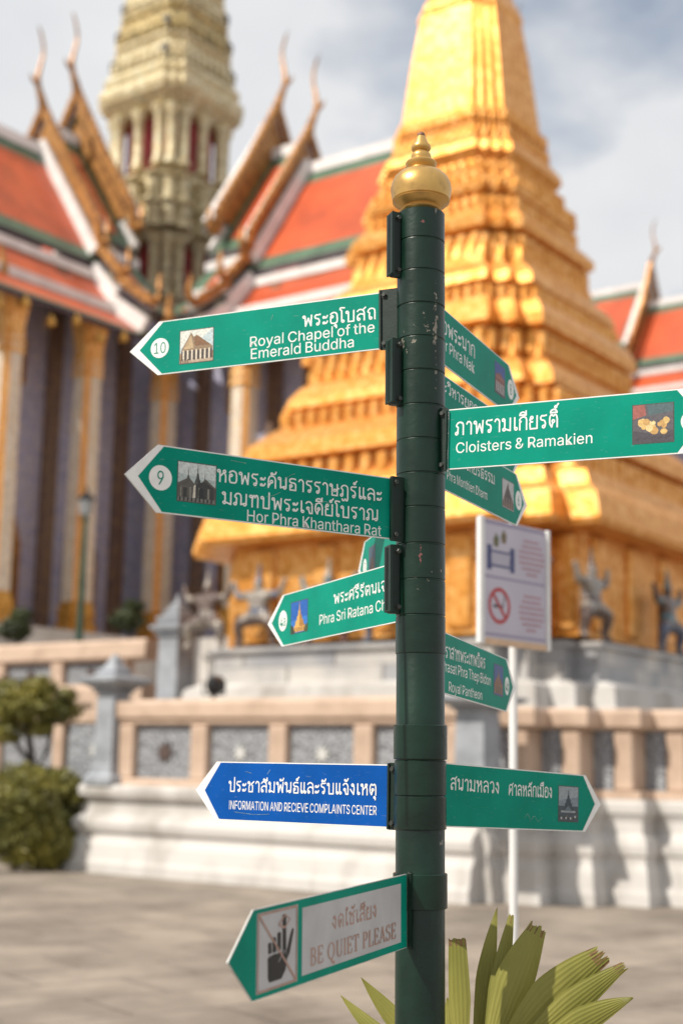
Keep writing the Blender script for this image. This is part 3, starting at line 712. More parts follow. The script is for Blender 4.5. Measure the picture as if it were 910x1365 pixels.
for i, (b_, c_) in enumerate(zip(edges[:-1], edges[1:])):
    mid = (b_ + c_) / 2; pno = put(pn, 'lattice_panel', M['lattice'], lowt, LO, W(AW + SB, mid, ZR0 + .10), RZ, pn0); pn = pn or pno
    s_ = star_mesh(.17 if i == 1 else .13).build('star_medallion', M['star_brown'] if i == 1 else M['star_white'], pno); s_.location = (0, -.01, hz * .5)
# rail of the stepped right corner
ZQ = 2.33
m = MB(); pth = [(p[0] + SB * .6, p[1] - .1) for p in path[2:]]
mould(m, pth, [(-.1, ZR0), (.10, ZR0), (.10, ZR0 + .10), (-.1, ZR0 + .10)]); m.build('rail_foot', M['sand'], lowt, LO)
m = MB(); mould(m, pth, [(-.12, ZQ - .26), (.08, ZQ - .26), (.13, ZQ - .22), (.14, ZQ - .05), (.11, ZQ), (-.12, ZQ)]); m.build('coping', M['sand'], lowt, LO)
hq = ZQ - .26 - ZR0 - .10
cp0 = MB(); cp0.box((0, da / 2 - .06, hq / 2), (.25, da + .10, hq), bevel=.02); cpo = None; bp0 = MB(); bp0.box((0, 0, hq / 2), (db - .275, .08, hq)); bpo = None
for a, b in cor:
    o = put(cpo, 'rail_post', M['sand'], lowt, LO, W(a + SB * .6 - .05, b - .235, ZR0 + .10), RZ, cp0); cpo = cpo or o
    o = put(bpo, 'lattice_panel', M['lattice'], lowt, LO, W(a + SB * .6 + .02, b - .1 - .27 - (db - .27) / 2, ZR0 + .10), RZ, bp0); bpo = bpo or o
# rail set back at the far left, behind the shrubs
backr = thing('set_back_rail', 'peach sandstone rail with grey panels set back behind the clipped shrubs', 'railing', W(15.2, 10, 0)); BO = W(15.2, 10, 0)
m = MB(); mould(m, [(15.2, 3), (15.2, 14.5)], [(-.3, 0), (.1, 0), (.1, 1.24), (-.3, 1.24)]); m.build('plinth', M['lime'], backr, BO)
m = MB(); mould(m, [(15.2, 3), (15.2, 14.5)], [(-.16, 2.16), (.1, 2.16), (.14, 2.2), (.14, 2.42), (-.16, 2.42)]); m.build('coping', M['sand'], backr, BO)
m0 = MB(); m0.box((0, 0, .46), (.26, .22, .92), bevel=.02); f0 = None; q0 = MB(); q0.box((0, .04, .46), (1.30, .1, .92)); g0 = None
pb = ab(on_plane(84, 970, W(15.2, 0, 0), EL))[1]
for k in range(-3, 3):
    if 3 < pb + k * 1.57 < 14.4: o = put(f0, 'rail_post', M['sand'], backr, BO, W(15.2, pb + k * 1.57, 1.24), RZ, m0); f0 = f0 or o
    if 3 < pb + (k + .5) * 1.57 < 14: o = put(g0, 'lattice_panel', M['lattice'], backr, BO, W(15.2, pb + (k + .5) * 1.57, 1.24), RZ, q0); g0 = g0 or o
# upper terrace
upt = thing('upper_terrace', 'upper terrace with low peach rail and grey panels, in front of the gilded columns', 'terrace', W(12.3, 5, 0)); UO = W(12.3, 5, 0)
AU = 12.4
m = MB(); m.loft([[W(x, y, z) for x, y in ((AU, -20), (AU, 12.0), (6.0, 12.0), (6.0, 24), (-22, 24), (-22, -20))] for z in (0, 2.66)]); m.build('terrace_mass', M['lime'], upt, UO)
m = MB(); mould(m, [(AU, -20), (AU, 11.9)], [(-.3, 2.60), (.20, 2.60), (.24, 2.66), (.24, 2.92), (.16, 3.02), (-.3, 3.02)]); m.build('ledge', M['sand'], upt, UO)
m = MB(); mould(m, [(AU, -20), (AU, 11.9)], [(-.2, 3.46), (.12, 3.46), (.18, 3.52), (.18, 3.80), (.14, 3.86), (-.2, 3.86)]); m.build('coping', M['sand'], upt, UO)
m0 = MB(); m0.box((0, 0, .22), (.34, .28, .44), bevel=.02); f0 = None; q0 = MB(); q0.box((0, .04, .22), (1.5, .1, .44)); g0 = None
pb = ab(on_plane(82, 890, W(AU, 0, 0), EL))[1]; pc = ab(on_plane(5, 890, W(AU, 0, 0), EL))[1]; sp = pb - pc
q0 = MB(); q0.box((0, .04, .22), (sp - .34, .1, .44))
for k in range(-4, 3):
    if pb + k * sp < 11.8: o = put(f0, 'rail_post', M['sand'], upt, UO, W(AU, pb + k * sp, 3.02), RZ, m0); f0 = f0 or o
    if pb + (k + .5) * sp < 11.4:
        o = put(g0, 'lattice_panel', M['lattice'], upt, UO, W(AU, pb + (k + .5) * sp, 3.02), RZ, q0); g0 = g0 or o
        s_ = star_mesh(.12).build('star_medallion', M['star_brown'], o); s_.location = (0, -.01, .22)
m = MB(); m.loft([[W(x, y, z) for x, y in ((13 - 2.0, -5.6), (13 - 2.0, 5.6), (5.6, 5.6), (5.6, 13), (-5.6, 13), (-5.6, 5.6), (-11, 5.6), (-11, -5.6))] for z in (2.6, ZF)]); m.build('hall_base', M['lime'], upt, UO)
# ------------------------------------------------------------------ lettering
LATIN = {   # letter: advance, outline points, triangles, in units of 254 to the capital height
'&': (224, [88, 256, 112, 256, 100, 257, 77, 253, 123, 253, 67, 249, 133, 249, 58, 244, 141, 244, 148, 237, 51, 237, 154, 230, 45, 229, 101, 230, 95, 230, 109, 230, 89, 229, 158, 221, 117, 227, 41, 220, 84, 227, 123, 223, 79, 224, 76, 220, 127, 217, 161, 212, 39, 210, 73, 216, 130, 210, 70, 211, 162, 202, 69, 205, 131, 202, 38, 199, 68, 199, 131, 197, 161, 195, 69, 193, 38, 190, 129, 192, 160, 188, 70, 187, 127, 187, 40, 181, 158, 181, 125, 183, 73, 182, 122, 180, 76, 176, 154, 174, 44, 172, 118, 176, 115, 173, 80, 170, 150, 168, 111, 170, 48, 164, 108, 168, 84, 164, 146, 162, 70, 139, 95, 150, 90, 157, 54, 155, 140, 157, 134, 152, 61, 146, 128, 146, 102, 142, 68, 137, 163, 65, 219, 0, 60, 132, 77, 127, 51, 124, 86, 116, 42, 117, 35, 110, 77, 109, 182, 0, 174, 99, 204, 112, 174, 112, 203, 97, 29, 103, 68, 101, 24, 95, 60, 94, 172, 87, 201, 83, 20, 86, 55, 87, 51, 80, 168, 76, 18, 77, 198, 72, 49, 73, 17, 67, 48, 66, 194, 62, 18, 54, 49, 58, 157, 56, 181, 40, 185, 46, 190, 53, 51, 50, 151, 48, 21, 42, 55, 44, 143, 41, 59, 38, 27, 31, 135, 34, 176, 35, 65, 33, 173, 31, 126, 30, 72, 29, 166, 23, 35, 21, 116, 26, 79, 26, 106, 24, 87, 24, 96, 23, 158, 15, 44, 13, 147, 9, 55, 6, 136, 3, 68, 1, 123, 0, 82, -2, 111, -3, 98, -3],
  [0, 1, 2, 3, 1, 0, 3, 4, 1, 5, 4, 3, 5, 6, 4, 7, 6, 5, 7, 8, 6, 7, 9, 8, 10, 9, 7, 10, 11, 9, 12, 13, 10, 13, 11, 10, 12, 14, 13, 15, 11, 13, 12, 16, 14, 15, 17, 11, 18, 17, 15, 19, 16, 12, 19, 20, 16, 21, 17, 18, 19, 22, 20, 19, 23, 22, 24, 17, 21, 24, 25, 17, 26, 23, 19, 26, 27, 23, 28, 25, 24, 26, 29, 27, 28, 30, 25, 26, 31, 29, 32, 30, 28, 33, 31, 26, 33, 34, 31, 35, 30, 32, 35, 36, 30, 33, 37, 34, 38, 37, 33, 39, 36, 35, 39, 40, 36, 38, 41, 37, 42, 40, 39, 43, 41, 38, 42, 44, 40, 45, 44, 42, 43, 46, 41, 47, 44, 45, 43, 48, 46, 47, 49, 44, 50, 48, 43, 51, 49, 47, 52, 49, 51, 50, 53, 48, 52, 54, 49, 55, 54, 52, 56, 53, 50, 57, 54, 55, 56, 58, 53, 57, 59, 54, 60, 61, 57, 61, 59, 57, 56, 62, 58, 63, 62, 56, 61, 64, 59, 63, 61, 62, 61, 65, 64, 66, 61, 63, 61, 67, 65, 66, 60, 61, 60, 68, 61, 69, 60, 66, 60, 70, 68, 70, 71, 68, 72, 69, 60, 69, 70, 60, 72, 73, 69, 74, 73, 72, 74, 75, 73, 76, 75, 74, 77, 75, 76, 77, 78, 75, 78, 79, 75, 80, 81, 82, 80, 83, 81, 84, 78, 77, 84, 85, 78, 86, 85, 84, 86, 87, 85, 88, 83, 80, 88, 89, 83, 90, 87, 86, 90, 91, 87, 90, 92, 91, 93, 89, 88, 94, 92, 90, 93, 95, 89, 94, 96, 92, 97, 96, 94, 70, 95, 93, 97, 98, 96, 70, 99, 95, 100, 98, 97, 100, 101, 98, 102, 103, 70, 103, 71, 70, 71, 104, 70, 104, 99, 70, 104, 105, 99, 100, 106, 101, 107, 103, 102, 108, 106, 100, 108, 109, 106, 110, 103, 107, 103, 71, 104, 108, 111, 109, 112, 111, 108, 113, 103, 110, 113, 114, 103, 112, 115, 111, 113, 116, 114, 117, 116, 113, 112, 118, 115, 117, 119, 116, 120, 118, 112, 121, 119, 117, 120, 122, 118, 123, 119, 121, 120, 124, 122, 125, 119, 123, 120, 125, 124, 125, 126, 119, 120, 126, 125, 127, 126, 120, 127, 128, 126, 129, 128, 127, 129, 130, 128, 131, 130, 129, 131, 132, 130, 133, 132, 131, 133, 134, 132, 135, 134, 133]),
'0': (227, [95, 256, 131, 256, 113, 258, 79, 251, 147, 251, 65, 242, 161, 242, 53, 230, 174, 230, 113, 230, 125, 228, 184, 215, 43, 215, 101, 228, 91, 224, 136, 224, 82, 218, 145, 218, 73, 208, 153, 208, 192, 197, 35, 197, 67, 197, 160, 197, 29, 177, 198, 177, 62, 182, 165, 182, 58, 166, 169, 166, 25, 153, 201, 153, 55, 148, 171, 148, 24, 127, 203, 127, 55, 127, 172, 127, 25, 101, 55, 107, 171, 107, 201, 101, 58, 88, 169, 88, 29, 77, 198, 77, 62, 72, 165, 72, 34, 57, 192, 57, 67, 58, 160, 58, 153, 46, 73, 46, 42, 39, 184, 39, 82, 37, 145, 37, 174, 24, 53, 24, 91, 30, 136, 30, 101, 26, 125, 26, 113, 25, 162, 12, 65, 12, 79, 3, 147, 3, 131, -2, 95, -2, 113, -3],
  [0, 1, 2, 3, 1, 0, 3, 4, 1, 5, 4, 3, 5, 6, 4, 7, 6, 5, 7, 8, 6, 7, 9, 8, 9, 10, 8, 10, 11, 8, 12, 13, 7, 13, 9, 7, 12, 14, 13, 15, 11, 10, 12, 16, 14, 17, 11, 15, 12, 18, 16, 19, 11, 17, 19, 20, 11, 21, 18, 12, 21, 22, 18, 23, 20, 19, 24, 22, 21, 23, 25, 20, 24, 26, 22, 27, 25, 23, 24, 28, 26, 29, 25, 27, 30, 28, 24, 29, 31, 25, 30, 32, 28, 33, 31, 29, 34, 32, 30, 33, 35, 31, 34, 36, 32, 37, 35, 33, 38, 36, 34, 38, 39, 36, 40, 35, 37, 40, 41, 35, 38, 42, 39, 43, 41, 40, 44, 42, 38, 43, 45, 41, 44, 46, 42, 47, 45, 43, 48, 46, 44, 47, 49, 45, 48, 50, 46, 51, 49, 47, 52, 49, 51, 48, 53, 50, 54, 53, 48, 52, 55, 49, 54, 56, 53, 57, 55, 52, 57, 58, 55, 59, 56, 54, 59, 60, 56, 61, 58, 57, 59, 62, 60, 63, 58, 61, 64, 58, 63, 59, 64, 62, 59, 58, 64, 59, 65, 58, 66, 65, 59, 67, 65, 66, 67, 68, 65, 67, 69, 68, 70, 69, 67, 70, 71, 69]),
'1': (227, [43, 213, 138, 254, 99, 254, 105, 224, 106, 224, 138, 0, 43, 179, 106, 0, 38, 0, 195, 27, 38, 27, 195, 0],
  [0, 1, 2, 0, 3, 1, 3, 4, 1, 4, 5, 1, 0, 6, 3, 7, 5, 4, 8, 9, 10, 8, 11, 9]),
'2': (227, [98, 257, 127, 257, 112, 258, 141, 254, 84, 253, 153, 248, 72, 248, 164, 241, 60, 241, 173, 233, 51, 232, 112, 230, 121, 229, 181, 223, 43, 221, 102, 229, 129, 227, 94, 227, 137, 224, 86, 224, 143, 220, 79, 219, 186, 211, 37, 209, 149, 215, 74, 213, 154, 209, 69, 207, 189, 199, 157, 202, 34, 196, 66, 199, 159, 194, 191, 186, 64, 190, 33, 181, 160, 186, 64, 181, 190, 177, 160, 178, 158, 170, 188, 168, 155, 163, 185, 159, 152, 156, 181, 150, 147, 149, 175, 140, 141, 141, 134, 133, 168, 129, 126, 124, 159, 118, 117, 114, 147, 105, 32, 24, 133, 90, 76, 30, 76, 28, 195, 28, 195, 0, 32, 0],
  [0, 1, 2, 0, 3, 1, 4, 3, 0, 4, 5, 3, 6, 5, 4, 6, 7, 5, 8, 7, 6, 8, 9, 7, 10, 9, 8, 10, 11, 9, 11, 12, 9, 12, 13, 9, 14, 15, 10, 15, 11, 10, 16, 13, 12, 14, 17, 15, 18, 13, 16, 14, 19, 17, 20, 13, 18, 14, 21, 19, 20, 22, 13, 23, 21, 14, 24, 22, 20, 23, 25, 21, 26, 22, 24, 23, 27, 25, 26, 28, 22, 29, 28, 26, 30, 27, 23, 30, 31, 27, 32, 28, 29, 32, 33, 28, 30, 34, 31, 35, 34, 30, 36, 33, 32, 35, 37, 34, 36, 38, 33, 39, 38, 36, 40, 38, 39, 40, 41, 38, 42, 41, 40, 42, 43, 41, 44, 43, 42, 44, 45, 43, 46, 45, 44, 46, 47, 45, 48, 47, 46, 49, 47, 48, 49, 50, 47, 51, 50, 49, 51, 52, 50, 53, 52, 51, 53, 54, 52, 55, 54, 53, 55, 56, 54, 55, 57, 56, 55, 58, 57, 55, 59, 58, 55, 60, 59, 61, 60, 55]),
'3': (227, [35, 226, 186, 254, 35, 254, 186, 230, 144, 226, 144, 224, 106, 139, 78, 150, 106, 144, 78, 124, 140, 143, 124, 145, 154, 138, 167, 131, 101, 124, 177, 122, 115, 123, 127, 121, 185, 111, 137, 117, 146, 112, 153, 105, 192, 99, 158, 98, 195, 86, 162, 90, 164, 81, 196, 72, 165, 72, 164, 63, 195, 58, 24, 52, 55, 66, 22, 66, 56, 58, 161, 54, 191, 45, 59, 50, 157, 46, 28, 40, 63, 44, 152, 40, 185, 33, 69, 38, 145, 35, 35, 29, 75, 33, 138, 30, 83, 30, 177, 22, 129, 27, 91, 27, 44, 19, 119, 26, 100, 25, 109, 25, 166, 13, 54, 11, 154, 6, 66, 5, 141, 1, 80, 0, 125, -2, 94, -2, 109, -3],
  [0, 1, 2, 0, 3, 1, 0, 4, 3, 4, 5, 3, 5, 6, 3, 7, 8, 5, 8, 6, 5, 9, 8, 7, 8, 10, 11, 9, 10, 8, 9, 12, 10, 9, 13, 12, 9, 14, 13, 14, 15, 13, 16, 15, 14, 17, 15, 16, 17, 18, 15, 19, 18, 17, 20, 18, 19, 21, 18, 20, 21, 22, 18, 23, 22, 21, 23, 24, 22, 25, 24, 23, 26, 24, 25, 26, 27, 24, 28, 27, 26, 29, 27, 28, 29, 30, 27, 31, 32, 33, 31, 34, 32, 35, 30, 29, 35, 36, 30, 31, 37, 34, 38, 36, 35, 39, 37, 31, 39, 40, 37, 41, 36, 38, 41, 42, 36, 39, 43, 40, 44, 42, 41, 45, 43, 39, 45, 46, 43, 47, 42, 44, 45, 48, 46, 47, 49, 42, 50, 49, 47, 45, 51, 48, 52, 51, 45, 53, 49, 50, 52, 54, 51, 55, 49, 53, 52, 55, 54, 52, 49, 55, 52, 56, 49, 57, 56, 52, 57, 58, 56, 59, 58, 57, 59, 60, 58, 61, 60, 59, 61, 62, 60, 63, 62, 61, 63, 64, 62]),
'4': (227, [20, 79, 155, 254, 123, 254, 54, 83, 141, 73, 171, 159, 141, 159, 171, 0, 54, 81, 207, 81, 207, 53, 20, 53, 141, 61, 141, 0],
  [0, 1, 2, 0, 3, 1, 4, 5, 6, 4, 7, 5, 0, 8, 3, 0, 9, 8, 0, 4, 9, 4, 10, 9, 11, 4, 0, 11, 12, 4, 7, 10, 4, 11, 13, 12, 13, 10, 11, 13, 7, 10]),
'5': (227, [34, 126, 75, 226, 48, 254, 183, 254, 183, 226, 67, 151, 106, 166, 126, 166, 115, 167, 97, 165, 137, 164, 89, 162, 147, 160, 81, 159, 156, 156, 74, 155, 165, 150, 68, 151, 92, 137, 100, 138, 172, 143, 109, 138, 179, 134, 119, 138, 129, 135, 84, 134, 137, 131, 185, 125, 76, 131, 69, 127, 145, 125, 64, 123, 189, 116, 151, 119, 157, 111, 193, 105, 161, 101, 195, 94, 163, 92, 195, 82, 164, 81, 194, 66, 163, 71, 161, 61, 191, 51, 32, 53, 61, 65, 30, 65, 62, 58, 157, 52, 65, 51, 35, 41, 152, 44, 184, 38, 69, 44, 74, 39, 146, 38, 41, 30, 80, 34, 176, 26, 138, 32, 87, 30, 130, 28, 94, 27, 49, 20, 120, 26, 102, 26, 166, 16, 111, 25, 59, 12, 154, 8, 70, 6, 141, 1, 82, 1, 126, -2, 96, -2, 111, -3],
  [0, 1, 2, 1, 3, 2, 1, 4, 3, 0, 5, 1, 6, 7, 8, 9, 7, 6, 9, 10, 7, 11, 10, 9, 11, 12, 10, 13, 12, 11, 13, 14, 12, 15, 14, 13, 15, 16, 14, 17, 16, 15, 0, 17, 5, 0, 16, 17, 0, 18, 16, 18, 19, 16, 19, 20, 16, 19, 21, 20, 21, 22, 20, 23, 22, 21, 24, 22, 23, 0, 25, 18, 26, 22, 24, 26, 27, 22, 0, 28, 25, 0, 29, 28, 30, 27, 26, 0, 31, 29, 30, 32, 27, 33, 32, 30, 34, 32, 33, 34, 35, 32, 36, 35, 34, 36, 37, 35, 38, 37, 36, 38, 39, 37, 40, 39, 38, 40, 41, 39, 42, 41, 40, 43, 41, 42, 43, 44, 41, 45, 46, 47, 45, 48, 46, 49, 44, 43, 45, 50, 48, 51, 50, 45, 52, 44, 49, 52, 53, 44, 51, 54, 50, 51, 55, 54, 56, 53, 52, 57, 55, 51, 57, 58, 55, 56, 59, 53, 60, 59, 56, 57, 61, 58, 62, 59, 60, 57, 63, 61, 64, 63, 57, 65, 59, 62, 64, 66, 63, 65, 67, 59, 68, 67, 65, 64, 68, 66, 64, 67, 68, 69, 67, 64, 69, 70, 67, 71, 70, 69, 71, 72, 70, 73, 72, 71, 73, 74, 72, 75, 74, 73, 75, 76, 74]),
'6': (227, [69, 170, 161, 254, 126, 254, 87, 148, 75, 131, 56, 151, 110, 157, 132, 156, 117, 157, 104, 155, 146, 153, 98, 153, 92, 151, 158, 147, 47, 134, 83, 144, 169, 140, 79, 140, 113, 133, 178, 131, 75, 135, 73, 131, 40, 119, 104, 132, 123, 132, 95, 130, 131, 130, 185, 120, 87, 126, 139, 126, 80, 121, 146, 121, 74, 114, 152, 114, 190, 107, 35, 106, 69, 107, 157, 107, 193, 94, 65, 99, 161, 98, 33, 93, 63, 89, 163, 89, 194, 79, 32, 81, 62, 79, 164, 79, 33, 65, 63, 69, 163, 69, 193, 63, 65, 59, 161, 59, 36, 51, 190, 49, 69, 51, 157, 51, 74, 43, 152, 43, 42, 37, 184, 36, 80, 37, 146, 37, 50, 25, 87, 31, 139, 31, 176, 25, 95, 27, 131, 27, 104, 25, 123, 25, 60, 15, 113, 24, 166, 15, 71, 7, 155, 7, 84, 1, 142, 1, 98, -2, 128, -2, 113, -3],
  [0, 1, 2, 0, 3, 1, 3, 4, 1, 5, 3, 0, 6, 7, 8, 9, 7, 6, 9, 10, 7, 11, 10, 9, 12, 10, 11, 12, 13, 10, 14, 3, 5, 3, 13, 12, 14, 15, 3, 4, 13, 3, 4, 16, 13, 14, 17, 15, 4, 18, 16, 18, 19, 16, 14, 20, 17, 14, 21, 20, 22, 21, 14, 4, 23, 18, 24, 19, 18, 4, 25, 23, 26, 19, 24, 26, 27, 19, 22, 4, 21, 22, 25, 4, 22, 28, 25, 29, 27, 26, 22, 30, 28, 31, 27, 29, 22, 32, 30, 33, 27, 31, 33, 34, 27, 35, 32, 22, 35, 36, 32, 37, 34, 33, 37, 38, 34, 35, 39, 36, 40, 38, 37, 41, 39, 35, 41, 42, 39, 43, 38, 40, 43, 44, 38, 45, 42, 41, 45, 46, 42, 47, 44, 43, 48, 46, 45, 48, 49, 46, 50, 44, 47, 50, 51, 44, 48, 52, 49, 53, 51, 50, 54, 52, 48, 53, 55, 51, 54, 56, 52, 57, 55, 53, 54, 58, 56, 59, 55, 57, 60, 58, 54, 59, 61, 55, 60, 62, 58, 63, 61, 59, 64, 62, 60, 64, 65, 62, 66, 61, 63, 66, 67, 61, 64, 68, 65, 69, 67, 66, 64, 70, 68, 71, 67, 69, 72, 70, 64, 72, 73, 70, 73, 67, 71, 73, 74, 67, 72, 74, 73, 75, 74, 72, 75, 76, 74, 77, 76, 75, 77, 78, 76, 79, 78, 77, 79, 80, 78, 81, 80, 79]),
'7': (227, [31, 226, 195, 254, 31, 254, 162, 226, 195, 224, 162, 224, 82, 0, 48, 0],
  [0, 1, 2, 0, 3, 1, 3, 4, 1, 5, 4, 3, 5, 6, 4, 7, 6, 5]),
'8': (227, [99, 257, 128, 257, 113, 258, 85, 254, 141, 254, 73, 249, 153, 249, 62, 242, 164, 242, 53, 234, 173, 234, 45, 225, 104, 229, 113, 230, 122, 229, 181, 225, 96, 228, 130, 228, 89, 225, 138, 225, 40, 214, 186, 214, 82, 221, 144, 221, 77, 216, 149, 216, 154, 210, 72, 210, 36, 203, 190, 203, 69, 203, 157, 203, 67, 196, 159, 196, 35, 190, 191, 190, 66, 188, 160, 188, 36, 177, 190, 177, 67, 180, 159, 180, 69, 172, 157, 172, 186, 165, 40, 165, 72, 165, 154, 165, 77, 159, 149, 159, 180, 154, 46, 154, 82, 154, 144, 154, 89, 150, 137, 150, 171, 145, 55, 145, 96, 147, 130, 147, 104, 145, 122, 145, 113, 145, 162, 138, 65, 138, 150, 133, 76, 133, 76, 132, 150, 132, 67, 130, 159, 130, 58, 126, 168, 126, 51, 121, 176, 121, 43, 114, 113, 118, 183, 114, 103, 117, 123, 117, 93, 115, 133, 115, 85, 111, 141, 111, 37, 106, 189, 106, 77, 107, 149, 107, 70, 101, 156, 101, 33, 98, 194, 98, 65, 94, 161, 94, 29, 88, 197, 88, 61, 87, 165, 87, 200, 78, 27, 78, 58, 78, 168, 78, 58, 69, 168, 69, 200, 68, 26, 68, 58, 61, 168, 61, 27, 54, 199, 54, 61, 53, 165, 53, 195, 42, 31, 42, 64, 46, 161, 46, 70, 40, 156, 40, 37, 31, 189, 31, 76, 34, 150, 34, 84, 30, 142, 30, 45, 21, 181, 21, 92, 27, 134, 27, 102, 25, 124, 25, 113, 25, 56, 13, 171, 13, 158, 6, 68, 6, 82, 1, 145, 1, 97, -2, 130, -2, 113, -3],
  [0, 1, 2, 3, 1, 0, 3, 4, 1, 5, 4, 3, 5, 6, 4, 7, 6, 5, 7, 8, 6, 9, 8, 7, 9, 10, 8, 11, 12, 9, 12, 10, 9, 12, 13, 10, 13, 14, 10, 14, 15, 10, 11, 16, 12, 17, 15, 14, 11, 18, 16, 19, 15, 17, 20, 18, 11, 19, 21, 15, 20, 22, 18, 23, 21, 19, 20, 24, 22, 25, 21, 23, 26, 21, 25, 20, 27, 24, 28, 27, 20, 26, 29, 21, 28, 30, 27, 31, 29, 26, 28, 32, 30, 33, 29, 31, 34, 32, 28, 33, 35, 29, 34, 36, 32, 37, 35, 33, 38, 36, 34, 37, 39, 35, 38, 40, 36, 41, 39, 37, 38, 42, 40, 43, 39, 41, 43, 44, 39, 45, 42, 38, 45, 46, 42, 47, 44, 43, 45, 48, 46, 49, 44, 47, 49, 50, 44, 51, 48, 45, 51, 52, 48, 53, 50, 49, 51, 54, 52, 55, 50, 53, 55, 56, 50, 57, 54, 51, 57, 58, 54, 59, 56, 55, 57, 60, 58, 61, 56, 59, 57, 62, 60, 62, 56, 61, 57, 56, 62, 57, 63, 56, 64, 63, 57, 64, 65, 63, 66, 65, 64, 67, 65, 66, 67, 68, 65, 69, 68, 67, 69, 70, 68, 71, 70, 69, 71, 72, 70, 73, 72, 71, 73, 74, 72, 75, 76, 73, 76, 74, 73, 76, 77, 74, 75, 78, 76, 79, 77, 76, 75, 80, 78, 81, 77, 79, 75, 82, 80, 83, 77, 81, 84, 82, 75, 83, 85, 77, 84, 86, 82, 87, 85, 83, 84, 88, 86, 89, 85, 87, 90, 88, 84, 89, 91, 85, 90, 92, 88, 93, 91, 89, 94, 92, 90, 93, 95, 91, 94, 96, 92, 97, 95, 93, 97, 98, 95, 99, 96, 94, 99, 100, 96, 101, 98, 97, 99, 102, 100, 103, 98, 101, 103, 104, 98, 105, 102, 99, 105, 106, 102, 107, 104, 103, 108, 106, 105, 107, 109, 104, 108, 110, 106, 111, 109, 107, 111, 112, 109, 113, 110, 108, 113, 114, 110, 115, 112, 111, 113, 116, 114, 117, 112, 115, 118, 116, 113, 117, 119, 112, 118, 120, 116, 121, 119, 117, 118, 122, 120, 123, 119, 121, 124, 122, 118, 123, 125, 119, 124, 126, 122, 127, 125, 123, 124, 128, 126, 129, 125, 127, 124, 130, 128, 130, 125, 129, 124, 125, 130, 131, 125, 124, 131, 132, 125, 131, 133, 132, 134, 133, 131, 135, 133, 134, 135, 136, 133, 137, 136, 135, 137, 138, 136, 139, 138, 137]),
'9': (227, [98, 257, 128, 257, 113, 258, 84, 253, 142, 253, 71, 247, 155, 247, 60, 239, 166, 239, 50, 230, 113, 230, 176, 229, 104, 229, 123, 229, 42, 218, 95, 227, 131, 227, 184, 217, 87, 223, 139, 223, 80, 218, 146, 218, 36, 205, 74, 211, 152, 211, 190, 204, 69, 204, 157, 204, 33, 191, 193, 189, 66, 195, 161, 195, 63, 186, 163, 185, 32, 176, 194, 173, 63, 176, 164, 175, 33, 161, 63, 166, 163, 165, 194, 161, 66, 156, 161, 156, 191, 148, 36, 147, 69, 148, 157, 147, 186, 135, 74, 140, 152, 140, 41, 134, 80, 134, 146, 134, 180, 120, 49, 124, 87, 129, 139, 129, 95, 125, 131, 125, 154, 124, 104, 122, 123, 122, 151, 124, 134, 104, 65, 0, 151, 119, 58, 114, 113, 122, 170, 103, 148, 115, 144, 111, 69, 107, 139, 107, 81, 102, 128, 101, 158, 84, 94, 98, 122, 99, 116, 98, 109, 97, 100, 0],
  [0, 1, 2, 3, 1, 0, 3, 4, 1, 5, 4, 3, 5, 6, 4, 7, 6, 5, 7, 8, 6, 9, 8, 7, 9, 10, 8, 10, 11, 8, 9, 12, 10, 13, 11, 10, 14, 12, 9, 14, 15, 12, 16, 11, 13, 16, 17, 11, 14, 18, 15, 19, 17, 16, 14, 20, 18, 21, 17, 19, 22, 20, 14, 22, 23, 20, 24, 17, 21, 24, 25, 17, 22, 26, 23, 27, 25, 24, 28, 26, 22, 27, 29, 25, 28, 30, 26, 31, 29, 27, 28, 32, 30, 33, 29, 31, 34, 32, 28, 33, 35, 29, 34, 36, 32, 37, 35, 33, 38, 36, 34, 38, 39, 36, 40, 35, 37, 40, 41, 35, 38, 42, 39, 43, 41, 40, 43, 44, 41, 45, 42, 38, 45, 46, 42, 47, 44, 43, 47, 48, 44, 45, 49, 46, 50, 48, 47, 51, 49, 45, 51, 52, 49, 53, 48, 50, 53, 54, 48, 55, 52, 51, 55, 56, 52, 57, 54, 53, 55, 58, 56, 59, 60, 57, 60, 54, 57, 55, 61, 58, 62, 63, 59, 63, 60, 59, 62, 64, 63, 64, 65, 63, 66, 54, 60, 67, 61, 55, 67, 68, 61, 68, 64, 62, 67, 64, 68, 66, 69, 54, 70, 69, 66, 71, 69, 70, 72, 64, 67, 73, 69, 71, 74, 64, 72, 64, 69, 73, 74, 75, 64, 65, 69, 64, 65, 76, 69, 77, 75, 74, 77, 78, 75, 77, 79, 78, 80, 79, 77, 65, 81, 76]),
'A': (240, [8, 0, 116, 239, 101, 254, 138, 254, 123, 239, 231, 0, 55, 99, 117, 219, 122, 219, 185, 99, 127, 201, 111, 201, 132, 186, 106, 185, 136, 173, 102, 172, 140, 161, 98, 161, 144, 151, 95, 151, 55, 71, 43, 0, 198, 0, 185, 71],
  [0, 1, 2, 1, 3, 2, 1, 4, 3, 4, 5, 3, 0, 6, 1, 6, 7, 1, 7, 8, 1, 7, 8, 4, 8, 9, 4, 9, 5, 4, 10, 9, 8, 6, 11, 7, 12, 9, 10, 6, 13, 11, 14, 9, 12, 6, 15, 13, 16, 9, 14, 6, 17, 15, 18, 9, 16, 6, 19, 17, 6, 20, 19, 20, 21, 19, 22, 23, 18, 23, 9, 18, 0, 20, 6, 20, 9, 6, 20, 23, 9, 23, 5, 9, 0, 21, 20, 22, 5, 23]),
